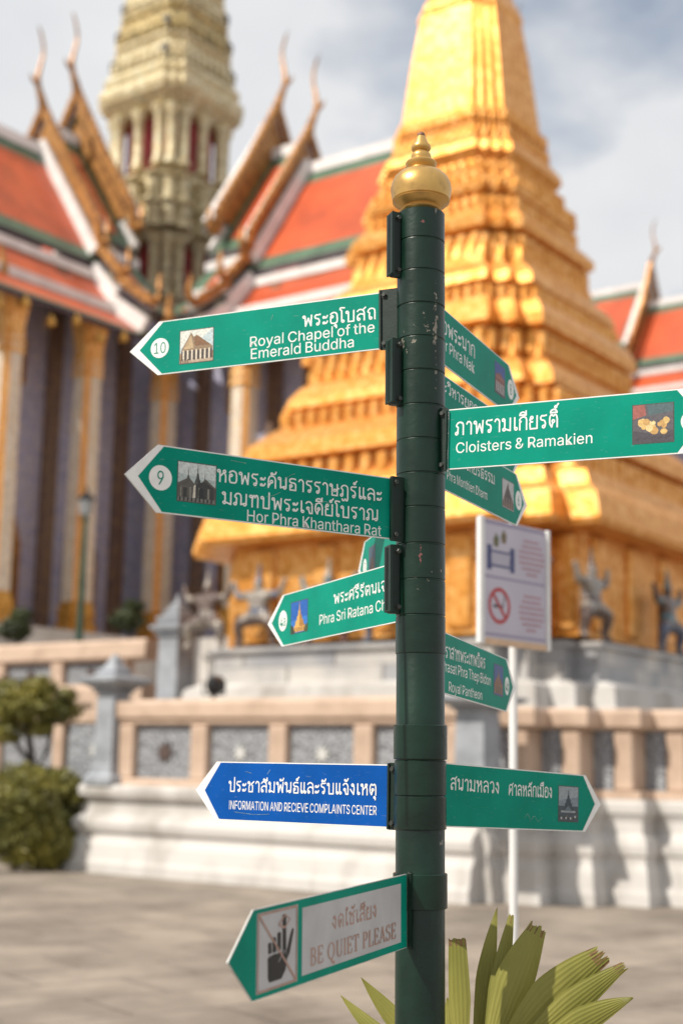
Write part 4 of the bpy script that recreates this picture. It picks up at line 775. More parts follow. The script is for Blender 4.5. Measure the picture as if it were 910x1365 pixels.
'B': (228, [30, 0, 62, 226, 30, 254, 121, 254, 137, 253, 152, 250, 164, 245, 175, 239, 184, 230, 120, 226, 190, 221, 62, 143, 135, 225, 147, 221, 195, 210, 156, 214, 163, 206, 198, 199, 167, 197, 199, 187, 168, 186, 198, 177, 167, 178, 165, 170, 197, 168, 162, 163, 193, 160, 157, 157, 189, 153, 151, 152, 184, 148, 144, 148, 136, 145, 178, 143, 128, 143, 119, 143, 172, 139, 62, 115, 165, 136, 157, 133, 157, 131, 166, 130, 174, 127, 182, 123, 189, 117, 124, 115, 135, 115, 196, 110, 62, 29, 144, 113, 153, 109, 201, 102, 160, 104, 166, 99, 205, 92, 171, 92, 175, 85, 208, 81, 177, 77, 209, 68, 178, 68, 176, 58, 208, 56, 172, 48, 205, 44, 165, 40, 200, 33, 154, 34, 140, 30, 193, 24, 122, 29, 184, 16, 172, 9, 158, 4, 142, 1, 123, 0],
  [0, 1, 2, 1, 3, 2, 1, 4, 3, 1, 5, 4, 1, 6, 5, 1, 7, 6, 1, 8, 7, 1, 9, 8, 9, 10, 8, 0, 11, 1, 12, 10, 9, 13, 10, 12, 13, 14, 10, 15, 14, 13, 16, 14, 15, 16, 17, 14, 18, 17, 16, 18, 19, 17, 20, 19, 18, 20, 21, 19, 22, 21, 20, 23, 21, 22, 23, 24, 21, 25, 24, 23, 25, 26, 24, 27, 26, 25, 27, 28, 26, 29, 28, 27, 29, 30, 28, 31, 30, 29, 32, 30, 31, 32, 33, 30, 34, 33, 32, 35, 33, 34, 35, 36, 33, 0, 37, 11, 37, 35, 11, 37, 36, 35, 37, 38, 36, 37, 39, 38, 37, 40, 39, 37, 41, 40, 37, 42, 41, 37, 43, 42, 37, 44, 43, 37, 45, 44, 45, 46, 44, 46, 47, 44, 0, 48, 37, 49, 47, 46, 50, 47, 49, 50, 51, 47, 52, 51, 50, 53, 51, 52, 53, 54, 51, 55, 54, 53, 56, 54, 55, 56, 57, 54, 58, 57, 56, 58, 59, 57, 60, 59, 58, 61, 59, 60, 61, 62, 59, 63, 62, 61, 63, 64, 62, 65, 64, 63, 65, 66, 64, 67, 66, 65, 68, 66, 67, 68, 69, 66, 70, 69, 68, 0, 70, 48, 0, 69, 70, 0, 71, 69, 0, 72, 71, 0, 73, 72, 0, 74, 73, 0, 75, 74]),
'C': (255, [113, 256, 146, 257, 134, 258, 158, 255, 93, 251, 170, 252, 181, 248, 75, 242, 191, 242, 201, 236, 59, 230, 210, 228, 46, 215, 119, 227, 134, 228, 142, 228, 217, 219, 150, 226, 105, 223, 158, 224, 165, 222, 92, 216, 172, 218, 224, 209, 179, 214, 80, 207, 35, 197, 185, 209, 190, 204, 229, 198, 71, 196, 195, 197, 234, 187, 199, 190, 27, 176, 62, 182, 202, 183, 236, 174, 204, 174, 57, 166, 22, 153, 53, 148, 20, 127, 52, 127, 22, 101, 53, 107, 57, 88, 27, 78, 63, 72, 202, 72, 236, 80, 204, 80, 234, 68, 35, 58, 71, 59, 199, 64, 229, 56, 195, 57, 80, 47, 46, 40, 190, 51, 224, 45, 185, 45, 92, 38, 217, 36, 179, 40, 172, 36, 59, 25, 105, 32, 165, 33, 210, 27, 158, 30, 119, 28, 150, 28, 142, 27, 134, 26, 201, 19, 75, 12, 192, 12, 93, 4, 181, 7, 170, 2, 113, -2, 159, -1, 146, -3, 134, -3],
  [0, 1, 2, 0, 3, 1, 4, 3, 0, 4, 5, 3, 4, 6, 5, 7, 6, 4, 7, 8, 6, 7, 9, 8, 10, 9, 7, 10, 11, 9, 12, 13, 10, 13, 14, 10, 14, 11, 10, 15, 11, 14, 15, 16, 11, 17, 16, 15, 12, 18, 13, 19, 16, 17, 20, 16, 19, 12, 21, 18, 22, 16, 20, 22, 23, 16, 24, 23, 22, 12, 25, 21, 26, 25, 12, 27, 23, 24, 28, 23, 27, 28, 29, 23, 26, 30, 25, 31, 29, 28, 31, 32, 29, 33, 32, 31, 34, 30, 26, 34, 35, 30, 36, 32, 33, 36, 37, 32, 38, 37, 36, 34, 39, 35, 40, 39, 34, 40, 41, 39, 42, 41, 40, 42, 43, 41, 44, 43, 42, 44, 45, 43, 44, 46, 45, 47, 46, 44, 47, 48, 46, 49, 50, 51, 49, 52, 50, 53, 48, 47, 53, 54, 48, 55, 52, 49, 55, 56, 52, 57, 56, 55, 53, 58, 54, 59, 58, 53, 60, 56, 57, 60, 61, 56, 62, 61, 60, 59, 63, 58, 62, 64, 61, 65, 64, 62, 66, 64, 65, 67, 63, 59, 67, 68, 63, 69, 64, 66, 69, 70, 64, 71, 70, 69, 67, 72, 68, 73, 70, 71, 74, 70, 73, 67, 75, 72, 75, 70, 74, 75, 76, 70, 67, 76, 75, 77, 76, 67, 77, 78, 76, 79, 78, 77, 79, 80, 78, 79, 81, 80, 82, 81, 79, 82, 83, 81, 82, 84, 83, 85, 84, 82]),
'D': (251, [30, 0, 47, 254, 30, 254, 62, 254, 47, 226, 113, 254, 62, 0, 110, 226, 136, 253, 157, 248, 176, 239, 192, 228, 129, 225, 206, 213, 48, 29, 145, 221, 160, 214, 172, 205, 217, 196, 182, 194, 225, 175, 190, 180, 195, 165, 229, 153, 198, 147, 231, 128, 200, 128, 198, 108, 229, 102, 195, 90, 224, 80, 189, 75, 217, 59, 182, 61, 171, 49, 206, 42, 159, 40, 192, 27, 144, 34, 127, 30, 107, 29, 48, 0, 175, 15, 156, 7, 134, 2, 109, 0],
  [0, 1, 2, 1, 3, 2, 0, 4, 1, 3, 5, 1, 6, 5, 3, 6, 7, 5, 7, 8, 5, 7, 9, 8, 7, 10, 9, 7, 11, 10, 7, 12, 11, 12, 13, 11, 0, 7, 4, 0, 14, 7, 14, 6, 7, 15, 13, 12, 16, 13, 15, 17, 13, 16, 17, 18, 13, 19, 18, 17, 19, 20, 18, 21, 20, 19, 22, 20, 21, 22, 23, 20, 24, 23, 22, 24, 25, 23, 26, 25, 24, 27, 25, 26, 27, 28, 25, 29, 28, 27, 29, 30, 28, 31, 30, 29, 31, 32, 30, 33, 32, 31, 34, 32, 33, 34, 35, 32, 36, 35, 34, 36, 37, 35, 38, 37, 36, 39, 37, 38, 40, 37, 39, 0, 41, 14, 6, 40, 14, 6, 37, 40, 6, 42, 37, 6, 43, 42, 6, 44, 43, 6, 45, 44, 41, 6, 0, 6, 45, 41]),
'E': (209, [30, 0, 62, 226, 30, 254, 186, 254, 186, 226, 62, 143, 62, 114, 178, 143, 178, 114, 62, 29, 188, 29, 188, 0],
  [0, 1, 2, 1, 3, 2, 1, 4, 3, 0, 5, 1, 0, 6, 5, 6, 7, 5, 6, 8, 7, 0, 9, 6, 0, 10, 9, 0, 11, 10]),
'F': (205, [30, 0, 62, 226, 30, 254, 185, 254, 185, 226, 62, 139, 62, 111, 173, 139, 173, 111, 62, 0],
  [0, 1, 2, 1, 3, 2, 1, 4, 3, 0, 5, 1, 0, 6, 5, 6, 7, 5, 6, 8, 7, 0, 9, 6]),
'H': (258, [30, 0, 62, 254, 30, 254, 62, 144, 196, 144, 228, 254, 196, 254, 228, 0, 62, 116, 196, 116, 62, 0, 196, 0],
  [0, 1, 2, 0, 3, 1, 4, 5, 6, 4, 7, 5, 0, 8, 3, 8, 4, 3, 8, 9, 4, 9, 7, 4, 0, 10, 8, 11, 7, 9]),
'I': (88, [30, 0, 58, 0, 58, 254, 30, 254],
  [0, 1, 2, 0, 2, 3]),
'K': (233, [30, 0, 62, 254, 30, 254, 62, 167, 106, 172, 224, 254, 182, 254, 114, 155, 116, 138, 100, 165, 52, 108, 58, 116, 62, 112, 93, 159, 87, 152, 94, 130, 224, 0, 81, 145, 75, 138, 52, 73, 114, 138, 70, 131, 64, 123, 186, 0, 62, 97, 62, 0],
  [0, 1, 2, 0, 3, 1, 4, 5, 6, 4, 7, 5, 7, 8, 5, 9, 7, 4, 0, 10, 3, 10, 11, 3, 11, 12, 3, 13, 7, 9, 14, 7, 13, 14, 15, 7, 8, 16, 7, 17, 15, 14, 18, 15, 17, 19, 8, 20, 19, 16, 8, 21, 15, 18, 22, 15, 21, 22, 23, 15, 11, 12, 22, 12, 23, 22, 24, 23, 12, 0, 19, 10, 25, 23, 24, 0, 16, 19, 25, 16, 0, 23, 16, 25]),
'L': (196, [30, 0, 62, 254, 30, 254, 62, 29, 181, 29, 181, 0],
  [0, 1, 2, 0, 3, 1, 0, 4, 3, 0, 5, 4]),
'M': (314, [30, 0, 56, 229, 30, 254, 76, 254, 59, 229, 139, 94, 176, 94, 253, 229, 238, 254, 284, 254, 256, 229, 284, 0, 59, 220, 60, 222, 253, 221, 254, 221, 60, 215, 251, 213, 253, 214, 62, 212, 60, 208, 253, 207, 249, 205, 65, 204, 60, 201, 253, 199, 246, 197, 67, 196, 60, 193, 253, 192, 244, 189, 70, 188, 60, 186, 253, 184, 241, 181, 72, 181, 61, 178, 252, 177, 238, 174, 75, 173, 61, 171, 252, 170, 236, 167, 77, 167, 61, 164, 252, 163, 234, 161, 80, 160, 61, 158, 252, 157, 232, 155, 82, 155, 61, 151, 252, 151, 230, 150, 83, 150, 61, 145, 252, 145, 228, 145, 85, 145, 61, 0, 143, 0, 171, 0, 252, 0, 140, 89, 175, 89, 142, 85, 173, 85, 144, 79, 171, 79, 146, 74, 169, 73, 148, 68, 167, 67, 150, 61, 165, 61, 152, 55, 163, 54, 154, 48, 161, 48, 156, 42, 159, 41, 157, 35, 158, 36, 159, 30, 155, 30, 161, 24, 154, 24],
  [0, 1, 2, 1, 3, 2, 1, 4, 3, 4, 5, 3, 6, 7, 8, 7, 9, 8, 7, 10, 9, 10, 11, 9, 0, 12, 1, 13, 5, 4, 6, 14, 7, 15, 11, 10, 16, 5, 13, 6, 17, 14, 17, 18, 14, 17, 18, 15, 18, 11, 15, 0, 16, 12, 16, 19, 12, 0, 20, 16, 19, 5, 16, 21, 11, 18, 6, 22, 17, 23, 5, 19, 0, 24, 20, 25, 11, 21, 6, 26, 22, 27, 5, 23, 0, 28, 24, 29, 11, 25, 6, 30, 26, 31, 5, 27, 0, 32, 28, 33, 11, 29, 6, 34, 30, 35, 5, 31, 0, 36, 32, 37, 11, 33, 6, 38, 34, 39, 5, 35, 0, 40, 36, 41, 11, 37, 6, 42, 38, 43, 5, 39, 0, 44, 40, 45, 11, 41, 6, 46, 42, 47, 5, 43, 0, 48, 44, 49, 11, 45, 6, 50, 46, 51, 5, 47, 0, 52, 48, 53, 11, 49, 6, 54, 50, 55, 5, 51, 0, 56, 52, 57, 11, 53, 6, 58, 54, 59, 5, 55, 0, 60, 56, 61, 5, 59, 6, 62, 58, 63, 11, 57, 61, 64, 5, 65, 62, 6, 61, 66, 64, 67, 62, 65, 61, 68, 66, 69, 62, 67, 61, 70, 68, 71, 62, 69, 61, 72, 70, 73, 62, 71, 61, 74, 72, 75, 62, 73, 61, 76, 74, 77, 62, 75, 61, 78, 76, 79, 62, 77, 61, 80, 78, 81, 62, 79, 61, 82, 80, 82, 83, 80, 82, 83, 81, 83, 62, 81, 84, 62, 83, 61, 85, 82, 86, 62, 84, 61, 87, 85, 61, 86, 87, 61, 62, 86]),
'N': (262, [30, 0, 54, 226, 30, 254, 68, 254, 60, 227, 172, 91, 199, 97, 232, 254, 199, 254, 232, 0, 60, 215, 61, 213, 61, 203, 68, 201, 61, 192, 74, 191, 62, 182, 79, 181, 62, 172, 84, 173, 89, 165, 62, 164, 93, 158, 62, 157, 97, 152, 62, 150, 101, 145, 62, 145, 62, 0, 193, 0, 199, 92, 199, 86, 174, 87, 178, 82, 200, 79, 181, 75, 200, 71, 185, 69, 200, 63, 189, 61, 200, 54, 194, 53, 201, 45, 198, 45, 202, 36, 203, 36, 207, 27, 202, 27],
  [0, 1, 2, 1, 3, 2, 1, 4, 3, 4, 5, 3, 6, 7, 8, 6, 9, 7, 10, 5, 4, 0, 10, 1, 10, 11, 1, 0, 12, 10, 11, 5, 10, 13, 5, 11, 0, 14, 12, 15, 5, 13, 0, 16, 14, 17, 5, 15, 0, 18, 16, 19, 5, 17, 20, 5, 19, 0, 21, 18, 22, 5, 20, 0, 23, 21, 24, 5, 22, 0, 25, 23, 26, 5, 24, 0, 27, 25, 0, 28, 27, 29, 5, 26, 30, 9, 6, 31, 9, 30, 29, 32, 5, 29, 33, 32, 34, 9, 31, 29, 35, 33, 36, 9, 34, 29, 37, 35, 38, 9, 36, 29, 39, 37, 40, 9, 38, 29, 41, 39, 42, 9, 40, 29, 43, 41, 44, 45, 42, 45, 9, 42, 29, 44, 43, 44, 45, 43, 46, 9, 45, 29, 47, 44, 47, 9, 46, 29, 9, 47]),
'O': (267, [112, 256, 155, 256, 133, 258, 93, 251, 174, 251, 75, 242, 192, 242, 59, 230, 208, 230, 46, 215, 119, 227, 133, 228, 148, 227, 221, 215, 162, 223, 105, 223, 175, 216, 92, 216, 186, 207, 81, 207, 232, 197, 35, 197, 196, 196, 71, 196, 27, 176, 240, 176, 204, 182, 63, 182, 210, 166, 57, 166, 22, 153, 245, 153, 214, 148, 53, 148, 20, 127, 247, 127, 215, 127, 52, 127, 22, 101, 53, 106, 214, 106, 245, 101, 57, 88, 210, 88, 27, 78, 240, 78, 63, 72, 204, 72, 35, 58, 232, 58, 71, 58, 196, 58, 81, 47, 186, 47, 46, 40, 221, 40, 92, 38, 175, 38, 208, 25, 59, 25, 105, 32, 162, 32, 119, 28, 148, 28, 133, 26, 192, 12, 75, 12, 93, 4, 174, 4, 112, -2, 155, -2, 133, -3],
  [0, 1, 2, 3, 1, 0, 3, 4, 1, 5, 4, 3, 5, 6, 4, 7, 6, 5, 7, 8, 6, 9, 10, 7, 10, 11, 7, 11, 8, 7, 11, 12, 8, 12, 13, 8, 14, 13, 12, 9, 15, 10, 16, 13, 14, 9, 17, 15, 18, 13, 16, 9, 19, 17, 18, 20, 13, 21, 19, 9, 22, 20, 18, 21, 23, 19, 24, 23, 21, 22, 25, 20, 26, 25, 22, 24, 27, 23, 28, 25, 26, 24, 29, 27, 30, 29, 24, 28, 31, 25, 32, 31, 28, 30, 33, 29, 34, 33, 30, 32, 35, 31, 36, 35, 32, 34, 37, 33, 38, 37, 34, 38, 39, 37, 40, 35, 36, 40, 41, 35, 38, 42, 39, 43, 41, 40, 44, 42, 38, 43, 45, 41, 44, 46, 42, 47, 45, 43, 48, 46, 44, 47, 49, 45, 48, 50, 46, 51, 49, 47, 48, 52, 50, 53, 49, 51, 54, 52, 48, 53, 55, 49, 54, 56, 52, 57, 55, 53, 57, 58, 55, 59, 56, 54, 59, 60, 56, 61, 58, 57, 59, 62, 60, 63, 58, 61, 59, 64, 62, 64, 58, 63, 59, 58, 64, 59, 65, 58, 66, 65, 59, 67, 65, 66, 67, 68, 65, 69, 68, 67, 69, 70, 68, 69, 71, 70]),
'P': (222, [30, 0, 62, 226, 30, 254, 118, 254, 136, 253, 152, 250, 166, 244, 178, 236, 187, 226, 116, 226, 129, 225, 195, 215, 55, 121, 62, 0, 139, 223, 148, 219, 156, 214, 200, 202, 162, 208, 167, 201, 203, 189, 170, 193, 172, 184, 204, 174, 172, 174, 172, 164, 203, 159, 170, 155, 200, 145, 167, 147, 162, 139, 195, 133, 156, 133, 149, 128, 187, 121, 139, 124, 129, 122, 116, 121, 178, 112, 55, 93, 118, 93, 166, 104, 152, 98, 136, 94],
  [0, 1, 2, 1, 3, 2, 1, 4, 3, 1, 5, 4, 1, 6, 5, 1, 7, 6, 1, 8, 7, 1, 9, 8, 9, 10, 8, 10, 11, 8, 0, 12, 1, 12, 13, 1, 14, 11, 10, 15, 11, 14, 16, 11, 15, 16, 17, 11, 18, 17, 16, 19, 17, 18, 19, 20, 17, 21, 20, 19, 22, 20, 21, 22, 23, 20, 24, 23, 22, 25, 23, 24, 25, 26, 23, 27, 26, 25, 27, 28, 26, 29, 28, 27, 30, 28, 29, 30, 31, 28, 32, 31, 30, 33, 31, 32, 33, 34, 31, 35, 34, 33, 36, 34, 35, 37, 34, 36, 37, 38, 34, 0, 39, 12, 13, 37, 12, 13, 40, 37, 40, 38, 37, 40, 41, 38, 40, 42, 41, 40, 43, 42, 0, 40, 39, 0, 13, 40]),
'R': (224, [30, 0, 48, 128, 30, 254, 62, 226, 118, 254, 136, 253, 153, 250, 167, 244, 178, 237, 188, 227, 116, 226, 129, 225, 195, 217, 62, 0, 140, 223, 149, 220, 156, 215, 200, 204, 162, 209, 167, 202, 204, 191, 170, 194, 172, 186, 205, 176, 173, 176, 172, 167, 204, 161, 170, 158, 200, 148, 167, 150, 162, 143, 195, 136, 156, 138, 149, 133, 188, 125, 140, 130, 129, 128, 117, 128, 48, 99, 115, 115, 178, 116, 151, 115, 166, 109, 118, 99, 177, 0, 214, 0, 152, 103, 136, 100],
  [0, 1, 2, 1, 3, 2, 3, 4, 2, 3, 5, 4, 3, 6, 5, 3, 7, 6, 3, 8, 7, 3, 9, 8, 3, 10, 9, 10, 11, 9, 11, 12, 9, 1, 13, 3, 14, 12, 11, 15, 12, 14, 16, 12, 15, 16, 17, 12, 18, 17, 16, 19, 17, 18, 19, 20, 17, 21, 20, 19, 22, 20, 21, 22, 23, 20, 24, 23, 22, 25, 23, 24, 25, 26, 23, 27, 26, 25, 27, 28, 26, 29, 28, 27, 30, 28, 29, 30, 31, 28, 32, 31, 30, 33, 31, 32, 33, 34, 31, 35, 34, 33, 36, 34, 35, 37, 34, 36, 0, 38, 1, 13, 37, 1, 13, 39, 37, 39, 34, 37, 39, 40, 34, 39, 41, 40, 41, 42, 40, 13, 43, 39, 43, 44, 39, 45, 42, 41, 46, 45, 42, 47, 45, 46, 43, 45, 47, 0, 43, 38, 0, 13, 43, 44, 45, 43]),
'S': (223, [97, 257, 130, 257, 114, 258, 83, 254, 145, 254, 69, 249, 158, 249, 57, 242, 170, 242, 46, 234, 180, 234, 189, 224, 37, 224, 102, 229, 112, 229, 127, 228, 92, 227, 140, 225, 84, 224, 151, 219, 195, 213, 31, 213, 76, 220, 70, 215, 160, 211, 64, 209, 199, 202, 27, 200, 166, 201, 61, 203, 58, 195, 200, 189, 169, 189, 26, 186, 58, 188, 58, 180, 28, 170, 61, 173, 65, 167, 34, 156, 71, 162, 78, 158, 85, 154, 43, 145, 92, 151, 99, 149, 106, 147, 132, 140, 56, 135, 140, 137, 148, 135, 156, 132, 72, 126, 164, 128, 172, 124, 92, 120, 179, 119, 122, 111, 186, 113, 192, 106, 132, 108, 140, 106, 197, 99, 148, 102, 155, 99, 201, 90, 161, 94, 166, 89, 203, 80, 170, 84, 172, 77, 204, 69, 173, 70, 172, 61, 203, 56, 21, 54, 52, 68, 19, 68, 54, 59, 169, 53, 57, 51, 199, 43, 25, 42, 165, 46, 62, 44, 159, 40, 68, 38, 193, 32, 32, 30, 151, 34, 75, 33, 143, 30, 83, 29, 185, 21, 133, 27, 41, 20, 92, 27, 123, 25, 102, 25, 112, 25, 174, 13, 51, 11, 162, 5, 64, 5, 147, 0, 78, 0, 130, -3, 94, -3, 112, -4],
  [0, 1, 2, 3, 1, 0, 3, 4, 1, 5, 4, 3, 5, 6, 4, 7, 6, 5, 7, 8, 6, 9, 8, 7, 9, 10, 8, 9, 11, 10, 12, 13, 9, 13, 14, 9, 14, 11, 9, 15, 11, 14, 12, 16, 13, 17, 11, 15, 12, 18, 16, 19, 11, 17, 19, 20, 11, 21, 18, 12, 21, 22, 18, 21, 23, 22, 24, 20, 19, 21, 25, 23, 24, 26, 20, 27, 25, 21, 28, 26, 24, 27, 29, 25, 27, 30, 29, 28, 31, 26, 32, 31, 28, 33, 30, 27, 33, 34, 30, 33, 35, 34, 36, 35, 33, 36, 37, 35, 36, 38, 37, 39, 38, 36, 39, 40, 38, 39, 41, 40, 39, 42, 41, 43, 42, 39, 43, 44, 42, 43, 45, 44, 43, 46, 45, 43, 47, 46, 48, 47, 43, 48, 49, 47, 48, 50, 49, 48, 51, 50, 52, 51, 48, 52, 53, 51, 52, 54, 53, 55, 54, 52, 55, 56, 54, 57, 56, 55, 57, 58, 56, 57, 59, 58, 60, 59, 57, 61, 59, 60, 61, 62, 59, 63, 62, 61, 64, 62, 63, 64, 65, 62, 66, 65, 64, 67, 65, 66, 67, 68, 65, 69, 68, 67, 70, 68, 69, 70, 71, 68, 72, 71, 70, 73, 71, 72, 73, 74, 71, 75, 76, 77, 75, 78, 76, 79, 74, 73, 75, 80, 78, 79, 81, 74, 82, 80, 75, 83, 81, 79, 82, 84, 80, 85, 81, 83, 82, 86, 84, 85, 87, 81, 88, 86, 82, 89, 87, 85, 88, 90, 86, 91, 87, 89, 88, 92, 90, 91, 93, 87, 94, 93, 91, 95, 92, 88, 95, 96, 92, 97, 93, 94, 95, 98, 96, 99, 93, 97, 95, 99, 98, 95, 93, 99, 95, 100, 93, 101, 100, 95, 101, 102, 100, 103, 102, 101, 103, 104, 102, 105, 104, 103, 105, 106, 104, 107, 106, 105, 107, 108, 106]),
'T': (224, [16, 226, 208, 254, 16, 254, 208, 226, 96, 226, 96, 0, 128, 226, 128, 0],
  [0, 1, 2, 0, 3, 1, 4, 3, 0, 5, 6, 4, 6, 3, 4, 5, 7, 6]),
'V': (240, [102, 0, 42, 254, 8, 254, 96, 103, 145, 103, 231, 254, 197, 254, 139, 0, 99, 94, 142, 94, 138, 82, 103, 82, 133, 69, 108, 69, 129, 54, 113, 53, 123, 36, 118, 35, 117, 15, 124, 15],
  [0, 1, 2, 0, 3, 1, 4, 5, 6, 4, 7, 5, 0, 8, 3, 9, 7, 4, 10, 7, 9, 0, 11, 8, 12, 7, 10, 0, 13, 11, 14, 7, 12, 0, 15, 13, 16, 7, 14, 0, 17, 15, 18, 19, 16, 19, 7, 16, 0, 19, 17, 0, 7, 19]),
'Y': (236, [102, 104, 46, 254, 8, 254, 96, 172, 140, 172, 228, 254, 191, 254, 134, 104, 101, 163, 135, 164, 130, 155, 107, 155, 126, 146, 111, 146, 121, 137, 116, 137, 116, 127, 120, 127, 112, 115, 125, 115, 102, 0, 134, 0],
  [0, 1, 2, 0, 3, 1, 4, 5, 6, 4, 7, 5, 0, 8, 3, 9, 7, 4, 10, 7, 9, 0, 11, 8, 12, 7, 10, 0, 13, 11, 14, 7, 12, 0, 15, 13, 16, 17, 14, 17, 7, 14, 0, 16, 15, 16, 17, 15, 0, 18, 16, 19, 7, 17, 0, 19, 18, 0, 7, 19, 20, 7, 0, 20, 21, 7]),
'a': (195, [87, 192, 104, 192, 97, 192, 112, 191, 77, 190, 119, 190, 66, 188, 128, 187, 57, 184, 135, 184, 143, 180, 48, 179, 150, 175, 39, 173, 156, 168, 32, 165, 98, 165, 106, 165, 161, 160, 26, 156, 89, 165, 82, 164, 113, 163, 75, 161, 120, 161, 69, 158, 125, 158, 165, 150, 63, 154, 130, 153, 20, 146, 59, 150, 133, 148, 168, 139, 55, 146, 136, 142, 52, 142, 50, 137, 137, 136, 168, 126, 138, 128, 138, 127, 137, 123, 168, 0, 135, 120, 133, 117, 129, 116, 138, 95, 123, 114, 117, 113, 109, 112, 100, 111, 89, 110, 80, 109, 71, 107, 63, 105, 54, 103, 46, 100, 39, 97, 32, 92, 136, 93, 138, 69, 133, 92, 130, 91, 26, 87, 125, 90, 121, 89, 116, 88, 110, 87, 105, 86, 22, 80, 100, 86, 95, 85, 91, 84, 88, 84, 81, 83, 74, 81, 67, 79, 18, 73, 61, 77, 56, 74, 52, 70, 16, 64, 48, 65, 137, 61, 47, 59, 15, 54, 135, 54, 46, 52, 16, 42, 132, 47, 46, 46, 127, 40, 48, 41, 19, 32, 51, 36, 121, 34, 138, 26, 55, 32, 114, 29, 59, 29, 24, 22, 106, 26, 136, 26, 65, 26, 71, 24, 134, 21, 138, 0, 96, 23, 78, 23, 85, 23, 30, 14, 130, 17, 126, 12, 38, 8, 121, 8, 115, 4, 47, 2, 108, 1, 57, -1, 100, -2, 68, -4, 90, -4, 80, -4],
  [0, 1, 2, 0, 3, 1, 4, 3, 0, 4, 5, 3, 6, 5, 4, 6, 7, 5, 8, 7, 6, 8, 9, 7, 8, 10, 9, 11, 10, 8, 11, 12, 10, 13, 12, 11, 13, 14, 12, 15, 14, 13, 15, 16, 14, 16, 17, 14, 17, 18, 14, 19, 20, 15, 20, 16, 15, 19, 21, 20, 22, 18, 17, 19, 23, 21, 24, 18, 22, 19, 25, 23, 26, 18, 24, 26, 27, 18, 19, 28, 25, 29, 27, 26, 30, 28, 19, 30, 31, 28, 32, 27, 29, 32, 33, 27, 30, 34, 31, 35, 33, 32, 30, 36, 34, 37, 36, 30, 38, 33, 35, 38, 39, 33, 40, 39, 38, 41, 39, 40, 42, 39, 41, 42, 43, 39, 44, 43, 42, 45, 43, 44, 46, 47, 45, 47, 43, 45, 48, 47, 46, 49, 47, 48, 50, 47, 49, 51, 47, 50, 52, 47, 51, 53, 47, 52, 54, 47, 53, 55, 47, 54, 56, 47, 55, 57, 47, 56, 58, 47, 57, 59, 47, 58, 59, 60, 47, 61, 43, 47, 59, 62, 60, 59, 63, 62, 64, 63, 59, 64, 65, 63, 64, 66, 65, 64, 67, 66, 64, 68, 67, 64, 69, 68, 70, 69, 64, 70, 71, 69, 70, 72, 71, 70, 73, 72, 70, 74, 73, 70, 75, 74, 70, 76, 75, 70, 77, 76, 78, 77, 70, 78, 79, 77, 78, 80, 79, 78, 81, 80, 82, 81, 78, 82, 83, 81, 84, 43, 61, 82, 85, 83, 86, 85, 82, 87, 43, 84, 86, 88, 85, 89, 88, 86, 90, 43, 87, 89, 91, 88, 92, 43, 90, 89, 93, 91, 94, 93, 89, 94, 95, 93, 96, 97, 92, 97, 43, 92, 94, 98, 95, 99, 97, 96, 94, 100, 98, 101, 100, 94, 102, 103, 99, 103, 97, 99, 101, 104, 100, 101, 105, 104, 102, 106, 103, 107, 43, 97, 108, 106, 102, 101, 109, 105, 110, 106, 108, 101, 110, 109, 101, 106, 110, 111, 106, 101, 111, 112, 106, 111, 113, 112, 114, 113, 111, 114, 115, 113, 114, 116, 115, 117, 116, 114, 117, 118, 116, 119, 118, 117, 119, 120, 118, 121, 120, 119, 121, 122, 120, 123, 122, 121]),
'b': (212, [26, 0, 57, 254, 26, 254, 57, 160, 103, 192, 130, 191, 115, 192, 94, 190, 144, 187, 86, 186, 156, 180, 79, 182, 73, 178, 168, 171, 69, 173, 65, 168, 110, 165, 177, 160, 62, 164, 99, 164, 121, 164, 89, 161, 131, 161, 59, 160, 81, 156, 140, 156, 185, 146, 59, 120, 62, 131, 67, 141, 73, 149, 147, 149, 153, 140, 191, 131, 158, 131, 194, 113, 161, 120, 57, 108, 163, 108, 195, 94, 56, 95, 164, 95, 57, 81, 163, 82, 194, 75, 161, 70, 59, 69, 191, 58, 158, 58, 63, 58, 153, 48, 185, 42, 67, 48, 147, 40, 56, 29, 73, 39, 177, 29, 140, 33, 81, 32, 131, 28, 59, 29, 89, 27, 56, 0, 62, 25, 168, 17, 121, 24, 99, 24, 65, 21, 110, 23, 69, 16, 157, 8, 74, 11, 79, 6, 144, 1, 86, 2, 94, -1, 130, -3, 104, -3, 115, -4],
